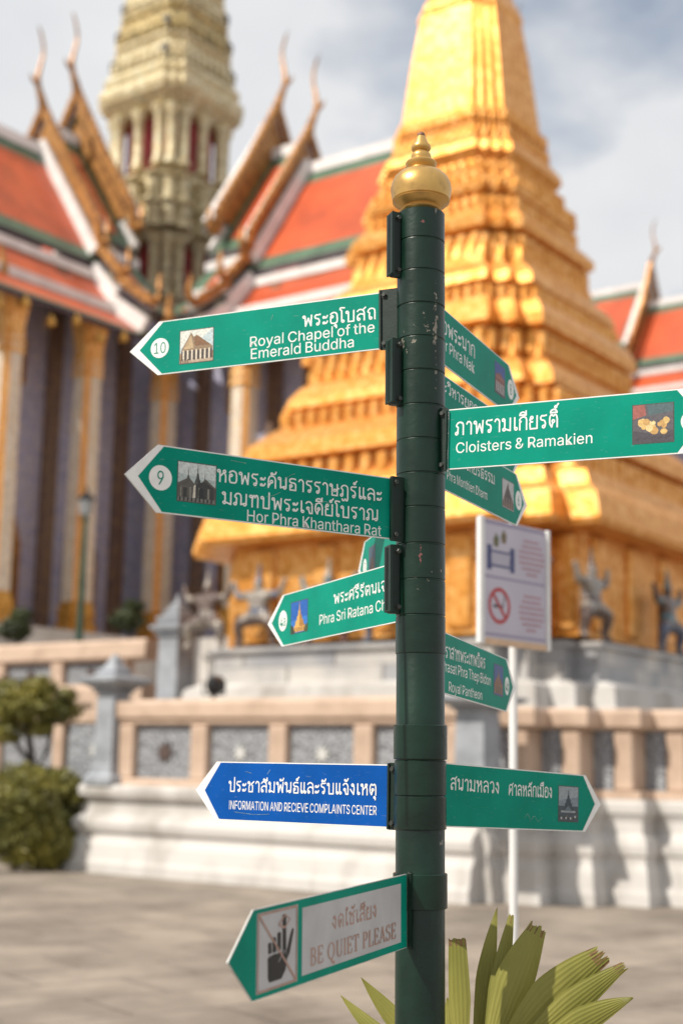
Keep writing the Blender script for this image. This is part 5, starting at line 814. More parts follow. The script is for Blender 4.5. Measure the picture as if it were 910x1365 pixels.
  [0, 1, 2, 0, 3, 1, 4, 5, 6, 7, 5, 4, 7, 8, 5, 9, 8, 7, 9, 10, 8, 11, 10, 9, 12, 10, 11, 12, 13, 10, 14, 13, 12, 15, 13, 14, 15, 16, 13, 16, 17, 13, 18, 16, 15, 18, 19, 16, 20, 17, 16, 18, 21, 19, 22, 17, 20, 23, 21, 18, 23, 24, 21, 25, 17, 22, 25, 26, 17, 0, 23, 3, 0, 27, 23, 27, 28, 23, 28, 29, 23, 29, 30, 23, 30, 24, 23, 31, 26, 25, 32, 26, 31, 32, 33, 26, 34, 33, 32, 34, 35, 33, 36, 35, 34, 0, 37, 27, 38, 35, 36, 38, 39, 35, 0, 40, 37, 41, 39, 38, 0, 42, 40, 43, 39, 41, 43, 44, 39, 45, 44, 43, 0, 46, 42, 45, 47, 44, 48, 47, 45, 0, 49, 46, 50, 47, 48, 50, 51, 47, 0, 52, 49, 53, 51, 50, 0, 54, 52, 54, 55, 52, 53, 56, 51, 57, 56, 53, 54, 58, 55, 59, 56, 57, 54, 60, 58, 60, 61, 58, 0, 62, 54, 63, 61, 60, 59, 64, 56, 65, 64, 59, 63, 66, 61, 67, 66, 63, 68, 64, 65, 67, 68, 66, 67, 64, 68, 69, 64, 67, 69, 70, 64, 71, 70, 69, 72, 70, 71, 72, 73, 70, 74, 73, 72, 75, 73, 74, 75, 76, 73, 77, 76, 75, 77, 78, 76]),
'd': (212, [155, 160, 186, 254, 155, 254, 186, 0, 83, 191, 109, 192, 98, 192, 118, 190, 69, 187, 126, 186, 56, 180, 133, 182, 139, 178, 45, 171, 144, 173, 147, 168, 35, 160, 102, 165, 151, 164, 91, 164, 113, 164, 123, 161, 81, 161, 153, 160, 132, 156, 72, 156, 27, 146, 139, 149, 145, 141, 150, 131, 153, 120, 65, 149, 59, 140, 22, 131, 54, 131, 18, 113, 51, 120, 155, 108, 49, 108, 17, 94, 156, 95, 48, 95, 49, 82, 155, 81, 18, 75, 51, 70, 153, 69, 22, 58, 54, 58, 150, 58, 59, 48, 27, 42, 145, 48, 65, 40, 139, 39, 156, 29, 35, 29, 73, 33, 132, 32, 81, 28, 123, 27, 153, 29, 151, 25, 156, 0, 44, 17, 91, 24, 113, 24, 147, 21, 102, 23, 143, 16, 56, 8, 139, 11, 133, 6, 68, 1, 126, 2, 118, -1, 82, -3, 109, -3, 98, -4],
  [0, 1, 2, 0, 3, 1, 4, 5, 6, 4, 7, 5, 8, 7, 4, 8, 9, 7, 10, 9, 8, 10, 11, 9, 10, 12, 11, 13, 12, 10, 13, 14, 12, 13, 15, 14, 16, 17, 13, 17, 15, 13, 17, 18, 15, 16, 19, 17, 20, 18, 17, 21, 18, 20, 16, 22, 19, 21, 23, 18, 24, 23, 21, 16, 25, 22, 26, 25, 16, 24, 0, 23, 24, 27, 0, 27, 28, 0, 28, 29, 0, 29, 30, 0, 30, 3, 0, 26, 31, 25, 26, 32, 31, 33, 32, 26, 33, 34, 32, 35, 34, 33, 35, 36, 34, 37, 3, 30, 35, 38, 36, 39, 38, 35, 40, 3, 37, 39, 41, 38, 39, 42, 41, 43, 3, 40, 44, 42, 39, 44, 45, 42, 46, 3, 43, 47, 45, 44, 47, 48, 45, 49, 3, 46, 47, 50, 48, 51, 50, 47, 52, 3, 49, 51, 53, 50, 54, 55, 52, 55, 3, 52, 56, 53, 51, 56, 57, 53, 58, 55, 54, 56, 59, 57, 60, 61, 58, 61, 55, 58, 60, 62, 61, 63, 3, 55, 64, 59, 56, 64, 65, 59, 66, 62, 60, 66, 67, 62, 64, 68, 65, 68, 67, 66, 64, 67, 68, 64, 69, 67, 70, 69, 64, 70, 71, 69, 70, 72, 71, 73, 72, 70, 73, 74, 72, 73, 75, 74, 76, 75, 73, 76, 77, 75, 78, 77, 76]),
'e': (202, [86, 191, 113, 192, 103, 192, 123, 190, 71, 187, 133, 187, 142, 183, 58, 180, 151, 177, 46, 170, 160, 170, 167, 162, 36, 159, 92, 164, 103, 165, 113, 164, 123, 161, 82, 161, 173, 152, 131, 157, 73, 157, 28, 145, 138, 151, 66, 151, 179, 141, 144, 143, 59, 143, 22, 129, 54, 135, 149, 134, 182, 128, 51, 125, 152, 124, 18, 112, 185, 113, 49, 116, 154, 113, 37, 110, 48, 105, 169, 110, 186, 97, 155, 101, 17, 93, 37, 85, 48, 89, 186, 85, 18, 75, 49, 75, 51, 64, 22, 58, 55, 53, 28, 42, 61, 44, 150, 47, 182, 45, 153, 53, 147, 41, 179, 36, 67, 37, 36, 29, 143, 36, 76, 31, 138, 32, 174, 27, 133, 29, 85, 26, 127, 26, 46, 17, 168, 20, 95, 24, 120, 25, 114, 23, 106, 23, 160, 13, 58, 8, 151, 7, 73, 1, 141, 2, 130, -1, 88, -3, 119, -3, 106, -4],
  [0, 1, 2, 0, 3, 1, 4, 3, 0, 4, 5, 3, 4, 6, 5, 7, 6, 4, 7, 8, 6, 9, 8, 7, 9, 10, 8, 9, 11, 10, 12, 13, 9, 13, 14, 9, 14, 11, 9, 15, 11, 14, 16, 11, 15, 12, 17, 13, 16, 18, 11, 19, 18, 16, 12, 20, 17, 21, 20, 12, 22, 18, 19, 21, 23, 20, 22, 24, 18, 25, 24, 22, 21, 26, 23, 27, 26, 21, 27, 28, 26, 29, 24, 25, 29, 30, 24, 27, 31, 28, 32, 30, 29, 33, 31, 27, 32, 34, 30, 33, 35, 31, 36, 34, 32, 33, 37, 35, 37, 38, 35, 36, 39, 34, 39, 40, 34, 41, 39, 36, 42, 37, 33, 42, 43, 37, 38, 39, 37, 38, 40, 39, 44, 40, 38, 44, 45, 40, 46, 43, 42, 47, 45, 44, 46, 45, 43, 46, 47, 45, 46, 48, 47, 49, 48, 46, 49, 50, 48, 51, 50, 49, 51, 52, 50, 53, 54, 55, 56, 54, 53, 56, 57, 54, 51, 58, 52, 59, 58, 51, 60, 57, 56, 59, 61, 58, 62, 57, 60, 62, 63, 57, 64, 63, 62, 59, 65, 61, 66, 63, 64, 67, 65, 59, 66, 68, 63, 67, 69, 65, 70, 68, 66, 71, 68, 70, 67, 72, 69, 72, 68, 71, 67, 68, 72, 67, 73, 68, 74, 73, 67, 74, 75, 73, 76, 75, 74, 76, 77, 75, 76, 78, 77, 79, 78, 76, 79, 80, 78, 81, 80, 79]),
'f': (127, [85, 264, 100, 265, 94, 265, 106, 264, 76, 262, 111, 263, 115, 262, 68, 259, 119, 261, 121, 260, 114, 234, 60, 255, 53, 250, 110, 235, 112, 235, 48, 243, 105, 237, 107, 236, 44, 235, 97, 237, 101, 237, 89, 236, 82, 234, 41, 226, 77, 230, 74, 225, 40, 216, 72, 218, 71, 209, 40, 0, 71, 0, 3, 164, 114, 190, 3, 190, 114, 164],
  [0, 1, 2, 0, 3, 1, 4, 3, 0, 4, 5, 3, 4, 6, 5, 7, 6, 4, 7, 8, 6, 7, 9, 8, 7, 10, 9, 11, 10, 7, 12, 13, 11, 13, 14, 11, 14, 10, 11, 15, 16, 12, 16, 17, 12, 17, 13, 12, 18, 19, 15, 19, 20, 15, 20, 16, 15, 18, 21, 19, 18, 22, 21, 23, 22, 18, 23, 24, 22, 23, 25, 24, 26, 25, 23, 26, 27, 25, 26, 28, 27, 29, 28, 26, 29, 30, 28, 31, 32, 33, 31, 34, 32]),
'h': (205, [26, 0, 57, 254, 26, 254, 51, 144, 57, 144, 100, 191, 126, 191, 114, 192, 137, 189, 87, 187, 148, 184, 76, 181, 157, 178, 66, 172, 164, 170, 58, 159, 96, 164, 105, 165, 170, 160, 117, 163, 88, 162, 128, 159, 80, 159, 175, 149, 136, 152, 74, 154, 68, 148, 143, 143, 178, 135, 63, 141, 60, 133, 147, 131, 179, 120, 58, 124, 148, 118, 57, 113, 179, 0, 148, 0, 57, 0],
  [0, 1, 2, 0, 3, 1, 3, 4, 1, 5, 6, 7, 5, 8, 6, 9, 8, 5, 9, 10, 8, 11, 10, 9, 11, 12, 10, 13, 12, 11, 13, 14, 12, 15, 16, 13, 16, 14, 13, 16, 17, 14, 17, 18, 14, 19, 18, 17, 15, 20, 16, 21, 18, 19, 15, 22, 20, 21, 23, 18, 3, 22, 15, 24, 23, 21, 3, 25, 22, 3, 26, 25, 27, 23, 24, 27, 28, 23, 3, 29, 26, 0, 30, 3, 30, 29, 3, 31, 28, 27, 31, 32, 28, 0, 33, 30, 34, 32, 31, 0, 35, 33, 34, 36, 32, 37, 36, 34, 0, 38, 35]),
'i': (83, [26, 0, 57, 190, 26, 190, 57, 0, 36, 261, 47, 261, 42, 262, 31, 259, 52, 259, 27, 256, 57, 256, 23, 252, 60, 252, 21, 247, 62, 247, 21, 242, 63, 242, 21, 236, 62, 236, 23, 231, 60, 231, 27, 227, 57, 227, 31, 224, 52, 224, 36, 222, 47, 222, 42, 221],
  [0, 1, 2, 0, 3, 1, 4, 5, 6, 7, 5, 4, 7, 8, 5, 9, 8, 7, 9, 10, 8, 11, 10, 9, 11, 12, 10, 13, 12, 11, 13, 14, 12, 15, 14, 13, 15, 16, 14, 17, 16, 15, 17, 18, 16, 19, 18, 17, 19, 20, 18, 21, 20, 19, 21, 22, 20, 23, 22, 21, 23, 24, 22, 25, 24, 23, 25, 26, 24, 27, 26, 25]),
'k': (190, [26, 0, 57, 254, 26, 254, 55, 106, 57, 0, 60, 106, 180, 190, 142, 190, 96, 114, 92, 100, 74, 93, 186, 0, 55, 68, 89, 100, 147, 0],
  [0, 1, 2, 0, 3, 1, 3, 4, 1, 5, 6, 7, 5, 8, 6, 8, 9, 6, 5, 10, 8, 9, 11, 8, 0, 12, 3, 4, 5, 3, 4, 10, 5, 12, 9, 13, 12, 11, 9, 4, 14, 10, 0, 11, 12, 4, 11, 0, 14, 11, 4]),
'l': (82, [28, 0, 54, 0, 54, 266, 28, 266],
  [0, 1, 2, 0, 2, 3]),
'm': (305, [102, 193, 123, 192, 110, 193, 208, 192, 229, 192, 218, 193, 94, 191, 199, 191, 239, 190, 134, 187, 86, 188, 190, 187, 249, 186, 26, 0, 56, 190, 26, 190, 54, 148, 56, 148, 79, 184, 182, 183, 144, 180, 257, 180, 72, 179, 175, 178, 151, 171, 264, 173, 66, 173, 169, 172, 270, 164, 61, 166, 163, 164, 209, 165, 100, 165, 157, 160, 57, 157, 92, 165, 110, 164, 201, 165, 219, 164, 85, 163, 194, 163, 159, 156, 228, 161, 275, 154, 119, 161, 79, 160, 187, 160, 236, 156, 126, 156, 73, 156, 160, 147, 181, 156, 243, 149, 156, 147, 67, 151, 177, 151, 132, 148, 278, 141, 173, 145, 63, 145, 247, 139, 136, 140, 60, 137, 170, 139, 278, 128, 137, 130, 248, 127, 168, 131, 58, 129, 168, 124, 137, 0, 57, 119, 278, 0, 248, 0, 168, 0, 57, 0],
  [0, 1, 2, 3, 4, 5, 6, 1, 0, 7, 4, 3, 7, 8, 4, 6, 9, 1, 10, 9, 6, 11, 8, 7, 11, 12, 8, 13, 14, 15, 13, 16, 14, 16, 17, 14, 18, 9, 10, 19, 12, 11, 18, 20, 9, 19, 21, 12, 22, 20, 18, 23, 21, 19, 22, 24, 20, 23, 25, 21, 26, 24, 22, 27, 25, 23, 27, 28, 25, 29, 24, 26, 30, 31, 27, 31, 28, 27, 29, 32, 24, 32, 33, 24, 34, 35, 29, 35, 32, 29, 36, 33, 32, 30, 37, 31, 38, 28, 31, 34, 39, 35, 30, 40, 37, 41, 40, 30, 42, 28, 38, 42, 43, 28, 44, 33, 36, 34, 45, 39, 41, 46, 40, 47, 43, 42, 48, 33, 44, 34, 49, 45, 48, 50, 33, 41, 51, 46, 16, 49, 34, 52, 43, 47, 53, 51, 41, 16, 54, 49, 53, 55, 51, 56, 50, 48, 52, 57, 43, 53, 58, 55, 16, 59, 54, 60, 57, 52, 61, 53, 56, 53, 50, 56, 13, 62, 16, 62, 59, 16, 61, 58, 53, 61, 63, 58, 60, 64, 57, 65, 63, 61, 66, 64, 60, 65, 67, 63, 13, 68, 62, 65, 69, 67, 70, 69, 65, 13, 71, 68, 66, 72, 64, 73, 72, 66, 70, 74, 69, 13, 75, 71]),
'n': (205, [100, 191, 126, 191, 114, 192, 137, 189, 87, 187, 26, 0, 56, 190, 26, 190, 51, 144, 56, 144, 147, 184, 76, 181, 156, 178, 66, 172, 164, 170, 58, 159, 96, 164, 105, 165, 170, 160, 117, 163, 88, 162, 128, 159, 80, 159, 175, 149, 136, 152, 74, 154, 68, 148, 143, 143, 178, 135, 63, 141, 60, 133, 147, 131, 179, 120, 58, 124, 148, 118, 57, 113, 179, 0, 148, 0, 57, 0],
  [0, 1, 2, 0, 3, 1, 4, 3, 0, 5, 6, 7, 5, 8, 6, 8, 9, 6, 4, 10, 3, 11, 10, 4, 11, 12, 10, 13, 12, 11, 13, 14, 12, 15, 16, 13, 16, 14, 13, 16, 17, 14, 17, 18, 14, 19, 18, 17, 15, 20, 16, 21, 18, 19, 15, 22, 20, 21, 23, 18, 8, 22, 15, 24, 23, 21, 8, 25, 22, 8, 26, 25, 27, 23, 24, 27, 28, 23, 8, 29, 26, 5, 30, 8, 30, 29, 8, 31, 28, 27, 31, 32, 28, 5, 33, 30, 34, 32, 31, 5, 35, 33, 34, 36, 32, 37, 36, 34, 5, 38, 35]),
'o': (208, [87, 191, 120, 191, 104, 192, 72, 187, 136, 187, 58, 180, 149, 180, 46, 171, 161, 171, 36, 159, 104, 165, 171, 159, 92, 164, 116, 164, 81, 161, 126, 161, 73, 155, 135, 155, 28, 146, 180, 146, 65, 148, 143, 148, 59, 139, 149, 139, 22, 130, 186, 130, 54, 129, 154, 129, 18, 113, 189, 113, 51, 118, 157, 118, 49, 106, 159, 106, 191, 94, 17, 94, 48, 94, 160, 94, 18, 75, 49, 81, 159, 81, 189, 75, 51, 70, 157, 70, 186, 58, 22, 58, 54, 59, 154, 59, 59, 49, 149, 49, 28, 43, 180, 43, 65, 40, 143, 40, 36, 29, 171, 29, 73, 33, 135, 33, 81, 28, 126, 28, 46, 17, 161, 17, 92, 24, 116, 24, 104, 23, 58, 8, 149, 8, 72, 1, 136, 1, 87, -3, 120, -3, 104, -4],
  [0, 1, 2, 3, 1, 0, 3, 4, 1, 5, 4, 3, 5, 6, 4, 7, 6, 5, 7, 8, 6, 9, 8, 7, 9, 10, 8, 10, 11, 8, 9, 12, 10, 13, 11, 10, 9, 14, 12, 15, 11, 13, 9, 16, 14, 17, 11, 15, 18, 16, 9, 17, 19, 11, 18, 20, 16, 21, 19, 17, 18, 22, 20, 23, 19, 21, 24, 22, 18, 23, 25, 19, 24, 26, 22, 27, 25, 23, 28, 26, 24, 27, 29, 25, 28, 30, 26, 31, 29, 27, 28, 32, 30, 33, 29, 31, 33, 34, 29, 35, 32, 28, 35, 36, 32, 37, 34, 33, 38, 36, 35, 38, 39, 36, 40, 34, 37, 40, 41, 34, 38, 42, 39, 43, 41, 40, 43, 44, 41, 45, 42, 38, 45, 46, 42, 47, 44, 43, 45, 48, 46, 49, 44, 47, 50, 48, 45, 49, 51, 44, 50, 52, 48, 53, 51, 49, 54, 52, 50, 53, 55, 51, 54, 56, 52, 57, 55, 53, 54, 58, 56, 59, 55, 57, 60, 58, 54, 59, 61, 55, 60, 62, 58, 63, 61, 59, 60, 64, 62, 64, 61, 63, 60, 61, 64, 65, 61, 60, 65, 66, 61, 67, 66, 65, 67, 68, 66, 69, 68, 67, 69, 70, 68, 71, 70, 69]),
'p': (212, [103, 192, 130, 191, 115, 192, 94, 190, 144, 187, 26, -71, 56, 190, 26, 190, 56, 160, 86, 186, 156, 180, 79, 182, 73, 178, 168, 171, 69, 173, 65, 168, 110, 165, 177, 160, 62, 164, 99, 164, 121, 164, 89, 161, 131, 161, 59, 160, 81, 156, 140, 156, 185, 146, 59, 120, 62, 131, 67, 141, 73, 149, 147, 149, 153, 140, 191, 131, 158, 131, 194, 113, 161, 120, 57, 108, 163, 108, 195, 94, 56, 95, 164, 95, 57, 81, 163, 82, 194, 75, 161, 70, 59, 69, 191, 58, 158, 58, 63, 58, 153, 48, 185, 42, 57, 29, 67, 48, 147, 40, 73, 39, 177, 29, 140, 33, 81, 32, 131, 28, 59, 29, 89, 27, 57, -71, 62, 25, 168, 17, 121, 24, 99, 24, 65, 21, 110, 23, 69, 16, 157, 8, 74, 11, 79, 6, 144, 1, 86, 2, 94, -1, 130, -3, 104, -3, 115, -4],
  [0, 1, 2, 3, 1, 0, 3, 4, 1, 5, 6, 7, 5, 8, 6, 9, 4, 3, 9, 10, 4, 11, 10, 9, 12, 10, 11, 12, 13, 10, 14, 13, 12, 15, 13, 14, 15, 16, 13, 16, 17, 13, 18, 16, 15, 18, 19, 16, 20, 17, 16, 18, 21, 19, 22, 17, 20, 23, 21, 18, 23, 24, 21, 25, 17, 22, 25, 26, 17, 5, 23, 8, 5, 27, 23, 27, 28, 23, 28, 29, 23, 29, 30, 23, 30, 24, 23, 31, 26, 25, 32, 26, 31, 32, 33, 26, 34, 33, 32, 34, 35, 33, 36, 35, 34, 5, 37, 27, 38, 35, 36, 38, 39, 35, 5, 40, 37, 41, 39, 38, 5, 42, 40, 43, 39, 41, 43, 44, 39, 45, 44, 43, 5, 46, 42, 45, 47, 44, 48, 47, 45, 5, 49, 46, 50, 47, 48, 50, 51, 47, 5, 52, 49, 52, 53, 49, 54, 51, 50, 52, 55, 53, 54, 56, 51, 57, 56, 54, 52, 58, 55, 59, 56, 57, 52, 60, 58, 60, 61, 58, 5, 62, 52, 63, 61, 60, 59, 64, 56, 65, 64, 59, 63, 66, 61, 67, 66, 63, 68, 64, 65, 67, 68, 66, 67, 64, 68, 69, 64, 67, 69, 70, 64, 71, 70, 69, 72, 70, 71, 72, 73, 70, 74, 73, 72, 75, 73, 74, 75, 76, 73, 77, 76, 75, 77, 78, 76]),
'r': (130, [96, 191, 109, 192, 107, 192, 112, 192, 115, 192, 117, 192, 120, 192, 122, 192, 122, 161, 85, 188, 26, 0, 56, 190, 26, 190, 56, 160, 76, 184, 68, 177, 62, 169, 118, 162, 120, 161, 58, 160, 103, 163, 107, 163, 111, 163, 115, 162, 95, 162, 87, 160, 58, 127, 60, 135, 63, 142, 67, 148, 73, 153, 80, 157, 57, 118, 57, 0],
  [0, 1, 2, 0, 3, 1, 0, 4, 3, 0, 5, 4, 0, 6, 5, 0, 7, 6, 0, 8, 7, 9, 8, 0, 10, 11, 12, 10, 13, 11, 14, 8, 9, 15, 8, 14, 16, 17, 15, 17, 18, 15, 18, 8, 15, 19, 20, 16, 20, 21, 16, 21, 22, 16, 22, 23, 16, 23, 17, 16, 19, 24, 20, 19, 25, 24, 10, 19, 13, 10, 26, 19, 26, 27, 19, 27, 28, 19, 28, 29, 19, 29, 30, 19, 30, 31, 19, 31, 25, 19, 10, 32, 26, 10, 33, 32]),
's': (182, [81, 191, 106, 192, 94, 192, 117, 190, 69, 189, 127, 186, 58, 185, 136, 182, 48, 180, 143, 176, 39, 173, 149, 170, 33, 166, 94, 166, 155, 162, 83, 165, 105, 165, 27, 157, 74, 163, 114, 163, 65, 158, 121, 158, 159, 154, 59, 153, 127, 152, 24, 147, 162, 145, 56, 146, 131, 146, 23, 137, 54, 139, 134, 139, 55, 132, 25, 124, 58, 126, 62, 122, 29, 113, 68, 118, 76, 114, 86, 111, 36, 104, 115, 105, 131, 100, 46, 96, 143, 93, 59, 90, 153, 86, 75, 85, 160, 76, 106, 78, 115, 75, 164, 66, 122, 72, 127, 68, 131, 63, 166, 53, 133, 58, 134, 51, 18, 47, 50, 44, 47, 53, 165, 43, 133, 44, 21, 37, 129, 37, 55, 36, 161, 33, 122, 31, 25, 27, 62, 30, 156, 24, 113, 26, 70, 26, 31, 19, 103, 24, 80, 24, 91, 23, 149, 16, 38, 12, 140, 9, 46, 6, 130, 3, 56, 2, 118, -1, 67, -2, 105, -3, 78, -3, 91, -4],
  [0, 1, 2, 0, 3, 1, 4, 3, 0, 4, 5, 3, 6, 5, 4, 6, 7, 5, 8, 7, 6, 8, 9, 7, 10, 9, 8, 10, 11, 9, 12, 11, 10, 12, 13, 11, 13, 14, 11, 12, 15, 13, 16, 14, 13, 17, 15, 12, 17, 18, 15, 19, 14, 16, 17, 20, 18, 21, 14, 19, 21, 22, 14, 17, 23, 20, 24, 22, 21, 25, 23, 17, 24, 26, 22, 25, 27, 23, 28, 26, 24, 29, 27, 25, 29, 30, 27, 31, 26, 28, 29, 32, 30, 33, 32, 29, 33, 34, 32, 33, 35, 34, 36, 35, 33, 36, 37, 35, 36, 38, 37, 36, 39, 38, 40, 39, 36, 40, 41, 39, 40, 42, 41, 43, 42, 40, 43, 44, 42, 45, 44, 43, 45, 46, 44, 47, 46, 45, 47, 48, 46, 49, 48, 47, 50, 48, 49, 50, 51, 48, 52, 51, 50, 53, 51, 52, 54, 51, 53, 54, 55, 51, 56, 55, 54, 57, 55, 56, 58, 59, 60, 57, 61, 55, 62, 61, 57, 63, 59, 58, 64, 61, 62, 63, 65, 59, 64, 66, 61, 67, 66, 64, 68, 65, 63, 68, 69, 65, 67, 70, 66, 71, 70, 67, 68, 72, 69, 73, 72, 68, 74, 70, 71, 73, 75, 72, 76, 70, 74, 76, 77, 70, 73, 76, 75, 73, 77, 76, 78, 77, 73, 78, 79, 77, 80, 79, 78, 80, 81, 79, 82, 81, 80, 82, 83, 81, 84, 83, 82, 84, 85, 83, 86, 85, 84, 86, 87, 85]),
't': (114, [32, 46, 63, 236, 32, 236, 63, 49, 3, 164, 102, 190, 3, 190, 102, 164, 64, 41, 34, 32, 65, 35, 68, 31, 38, 20, 72, 27, 78, 26, 98, 26, 107, 1, 101, 27, 96, 26, 93, 26, 85, 25, 90, 25, 87, 25, 46, 11, 56, 4, 69, -1, 103, 0, 100, -1, 84, -2, 96, -1, 92, -2, 88, -2],
  [0, 1, 2, 0, 3, 1, 4, 5, 6, 4, 7, 5, 0, 8, 3, 9, 8, 0, 9, 10, 8, 9, 11, 10, 12, 11, 9, 12, 13, 11, 12, 14, 13, 15, 16, 17, 18, 16, 15, 19, 16, 18, 12, 20, 14, 21, 16, 19, 22, 16, 21, 20, 16, 22, 12, 16, 20, 23, 16, 12, 24, 16, 23, 25, 16, 24, 25, 26, 16, 25, 27, 26, 28, 27, 25, 28, 29, 27, 28, 30, 29, 28, 31, 30]),
'u': (205, [26, 69, 57, 190, 26, 190, 57, 72, 148, 76, 179, 190, 148, 190, 179, 0, 147, 66, 58, 58, 27, 54, 145, 57, 154, 46, 62, 47, 142, 48, 30, 41, 137, 41, 149, 46, 68, 37, 147, 30, 149, 0, 131, 36, 35, 29, 77, 31, 125, 31, 117, 28, 88, 26, 139, 18, 41, 20, 109, 26, 100, 25, 48, 12, 129, 8, 57, 5, 117, 2, 68, 1, 105, -1, 79, -2, 91, -3],
  [0, 1, 2, 0, 3, 1, 4, 5, 6, 4, 7, 5, 8, 7, 4, 0, 9, 3, 10, 9, 0, 11, 12, 8, 12, 7, 8, 10, 13, 9, 14, 12, 11, 15, 13, 10, 16, 17, 14, 17, 12, 14, 15, 18, 13, 16, 19, 17, 19, 20, 17, 19, 7, 12, 21, 19, 16, 22, 18, 15, 22, 23, 18, 24, 19, 21, 25, 19, 24, 22, 26, 23, 25, 27, 19, 20, 7, 19, 28, 26, 22, 29, 27, 25, 28, 30, 26, 30, 27, 29, 28, 27, 30, 31, 27, 28, 31, 32, 27, 33, 32, 31, 33, 34, 32, 35, 34, 33, 35, 36, 34, 37, 36, 35, 37, 38, 36]),
'y': (195, [81, -1, 42, 190, 9, 190, 83, 78, 112, 78, 186, 190, 153, 190, 102, -29, 87, 66, 108, 66, 104, 55, 90, 55, 101, 43, 103, 10, 93, 43, 98, 32, 96, 32, 95, 21, 100, 21, 92, 10, 75, -18, 72, -26, 69, -32, 98, -38, 65, -37, 61, -41, 93, -47, 57, -43, 24, -69, 36, -44, 31, -43, 52, -44, 41, -45, 47, -45, 88, -54, 83, -59, 76, -64, 70, -68, 62, -70, 26, -70, 29, -71, 54, -72, 32, -72, 36, -72, 46, -73, 41, -72],
  [0, 1, 2, 0, 3, 1, 4, 5, 6, 4, 7, 5, 0, 8, 3, 9, 7, 4, 10, 7, 9, 0, 11, 8, 12, 13, 10, 13, 7, 10, 0, 14, 11, 15, 13, 12, 0, 16, 14, 17, 18, 15, 18, 13, 15, 0, 17, 16, 17, 18, 16, 0, 19, 17, 0, 13, 19, 0, 7, 13, 20, 7, 0, 21, 7, 20, 22, 7, 21, 22, 23, 7, 24, 23, 22, 25, 23, 24, 25, 26, 23, 27, 26, 25, 28, 29, 30, 31, 26, 27, 28, 32, 29, 33, 26, 31, 28, 33, 32, 28, 26, 33, 28, 34, 26, 28, 35, 34, 28, 36, 35, 28, 37, 36, 28, 38, 37, 39, 38, 28, 40, 38, 39, 40, 41, 38, 42, 41, 40, 43, 41, 42, 43, 44, 41, 45, 44, 43]),
}

